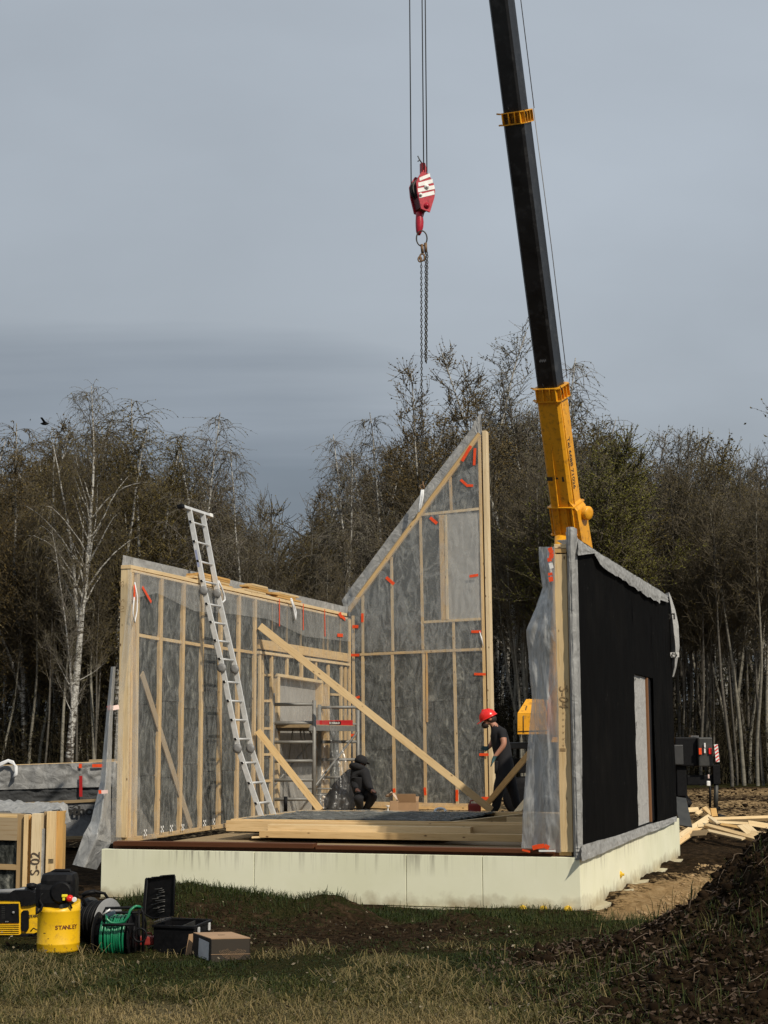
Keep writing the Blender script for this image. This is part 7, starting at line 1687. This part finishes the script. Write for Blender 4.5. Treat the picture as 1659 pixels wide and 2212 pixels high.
blades('grass', 150000, None, (7.2, 17.6), lambda x, y, r: r.uniform(.018, .062, len(x)) * (1 + .5 * np.clip((11 - y) / 3, 0, 1)) * (1 + .6 * ((y > 14.6))) * (.5 + 1.1 * vnoise(x * 2.3, y * 2.3, 5)), .0062,
       lambda x, y, r: np.clip(.34 + .12 * (vnoise(x * 4, y * 4, 15) - .5) + .5 * np.clip((10.8 - y) / 1.5, -.3, 1) * np.clip((1.4 - x) / 1, 0, 1) * (.3 + 1.2 * vnoise(x * 1.5, y * 1.5, 71)) + r.normal(0, .16, len(x)), 0, 1), 11, keepg, 1.5, 'short spring grass over the plot in front of the slab')
blades('dry_grass', 42000, None, (7.0, 12.6), lambda x, y, r: r.uniform(.04, .15, len(x)) * (.5 + vnoise(x * 3, y * 3, 83)), .0050, lambda x, y, r: np.clip(r.normal(.80, .16, len(x)), 0, 1), 12,
       lambda x, y, r: (r < .9 - .5 * np.clip((x - .3) / .8, 0, 1)) & (x < 1.3) & (fbm(x * 1.3, y * 1.6, 81, 3) > -.10 + .24 * np.clip((y - 9.3) / 2.6, 0, 1)) & ~in_slab(x, y), 2.2, 'tangled dry straw-coloured grass in the foreground')
blades('bank_grass', 9000, None, (15.2, 17.6), lambda x, y, r: r.uniform(.04, .13, len(x)), .0075, lambda x, y, r: np.clip(r.normal(.22, .12, len(x)), 0, 1), 13,
       lambda x, y, r: ~in_slab(x, y) & (x > -3.4) & (((x < -.4) & (r < .5) | ((x > -.4) & (x < 2.9) & (y > 15.6) & (r < .35)))), .5, 'taller green grass along the banks at the foot of the slab')
blades('mound_grass', 8500, (.6, 4.2), (7.2, 12.6), lambda x, y, r: r.uniform(.05, .22, len(x)) * (.5 + vnoise(x * 2, y * 2, 9)), .0055, lambda x, y, r: np.clip(r.normal(.30, .25, len(x)), 0, 1), 14,
       lambda x, y, r: (vnoise(x * 1.8, y * 1.8, 91) > .50) & (r < .6), 1.1, 'scattered blades and roots growing out of the soil mound')
def lumps(name, n, xf, sz, mat, label, seed, flat=.7):
    rng = np.random.default_rng(seed); x, y = xf(rng, n); n = len(x); z = ground_z(x, y)
    bm = bmesh.new(); bmesh.ops.create_icosphere(bm, subdivisions=1, radius=1); V0 = np.array([v.co[:] for v in bm.verts]); F0 = np.array([[v.index for v in f.verts] for f in bm.faces]); bm.free()
    s = sz * rng.lognormal(0, .42, n); a = rng.uniform(0, 6.28, n); v = V0[None] * (1 + rng.normal(0, .38, (n, len(V0), 1))); st = rng.uniform(.6, 1.3, (n, 1, 3)); st[:, :, 2] *= flat; v = v * st * s[:, None, None]
    ca, sa = np.cos(a)[:, None], np.sin(a)[:, None]; X_ = v[..., 0] * ca - v[..., 1] * sa; Y_ = v[..., 0] * sa + v[..., 1] * ca
    v = np.stack([X_ + x[:, None], Y_ + y[:, None], v[..., 2] + z[:, None] + s[:, None] * .25], -1).reshape(-1, 3); F = (F0[None] + (np.arange(n) * len(V0))[:, None, None]).reshape(-1, 3)
    return tag(link(name, mesh_np(name, v, F), None, mat), label, kind='stuff')
CLOD = plain('soil_clod', (0.015, 0.0095, 0.0055), 1.0, 0, .5, 6, ((.042, .028, .016), .5), .5, .03); SANDC = plain('sand_clod', (.30, .20, .10), .95, 0, .3, 6, None, .4)
lumps('soil_clods', 12000, lambda r, n: (r.uniform(.9, 4.0, n), 7.0 + 5.2 * r.uniform(0, 1, n)), .012, CLOD, 'clods of dark soil over the mound', 21, .9)
lumps('field_clods', 3000, lambda r, n: (r.uniform(-3.2, 2.2, n), r.uniform(12.2, 15.2, n)), .008, CLOD, 'small clods of soil on the bare patch before the slab', 22)
lumps('sand_clods', 2200, lambda r, n: (lambda y: (2.6 + (y - 16) * .3 + r.uniform(-.2, 1.8, n), y))(r.uniform(16.2, 24, n)), .014, SANDC, 'clods of sand beside the slab', 23)
lumps('rut_clods', 2500, lambda r, n: (lambda y: (r.uniform(.02, .33, n) * y, y))(r.uniform(30, 60, n)), .028, CLOD, 'lumps of earth over the rutted field', 24)
def litter():
    rng = np.random.default_rng(31); n = 5500; x = rng.uniform(.6, 4.2, n); y = rng.uniform(7, 12.4, n); z = ground_z(x, y) + .012; c = np.stack([x, y, z], 1); s = rng.uniform(.008, .028, n)
    e1 = rng.normal(0, 1, (n, 3)); e1[:, 2] *= .4; e1 /= np.linalg.norm(e1, axis=1, keepdims=True); e2 = np.cross(e1, np.array([[0, 0, 1.]]) + rng.normal(0, .4, (n, 3))); e2 /= np.linalg.norm(e2, axis=1, keepdims=True)
    v = np.stack([c - e1 * s[:, None], c + e2 * s[:, None] * .6, c + e1 * s[:, None] + [[0, 0, .006]], c - e2 * s[:, None] * .6], 1).reshape(-1, 3)
    tag(link('leaf_litter', mesh_np('leaf_litter', v, np.arange(4 * n).reshape(n, 4)), None, m_twig('dead_leaf', (.03, .020, .012), (.10, .066, .045))), 'dead leaves and scraps over the soil mound', kind='stuff')
    A_, B_ = [], []; n = 190; p = np.stack([rng.uniform(.9, 3.9, n), rng.uniform(7.5, 12, n)], 1); d = rng.uniform(0, 6.28, n); P = np.column_stack([p, ground_z(p[:, 0], p[:, 1]) + .01])
    for i in range(6):
        d = d + rng.normal(0, .5, n); q = P[:, :2] + np.stack([np.cos(d), np.sin(d)], 1) * .045; Q = np.column_stack([q, ground_z(q[:, 0], q[:, 1]) + .015 + .02 * math.sin(i)]); A_.append(P); B_.append(Q); P = Q
    v, F = prisms(np.concatenate(A_), np.concatenate(B_), np.full(n * 6, .0028), np.full(n * 6, .0024), 3)
    tag(link('root_strands', mesh_np('root_strands', v, F), None, m_twig('root', (.10, .07, .045), (.20, .15, .11))), 'pale root strands hanging out of the soil mound', kind='stuff')
litter()
def scraps():
    rng = np.random.default_rng(41); n = 900; y = rng.uniform(7.2, 15.5, n); x = rng.uniform(-1, 1, n) * (y * .26); k = (x < 1.2) & ~in_slab(x, y); x, y = x[k], y[k]; n = len(x); c = np.stack([x, y, ground_z(x, y) + rng.uniform(.01, .05, n)], 1); s_ = rng.uniform(.006, .018, n)
    e1 = rng.normal(0, 1, (n, 3)); e1[:, 2] *= .5; e1 /= np.linalg.norm(e1, axis=1, keepdims=True); e2 = np.cross(e1, rng.normal(0, 1, (n, 3))); e2 /= np.linalg.norm(e2, axis=1, keepdims=True)
    v = np.stack([c - e1 * s_[:, None], c + e2 * s_[:, None] * .6, c + e1 * s_[:, None], c - e2 * s_[:, None] * .6], 1).reshape(-1, 3)
    tag(link('fallen_leaves', mesh_np('fallen_leaves', v, np.arange(4 * n).reshape(n, 4)), None, m_twig('pale_dead_leaf', (.10, .075, .045), (.30, .26, .19))), 'pale dead leaves and scraps scattered through the grass', kind='stuff')
scraps()
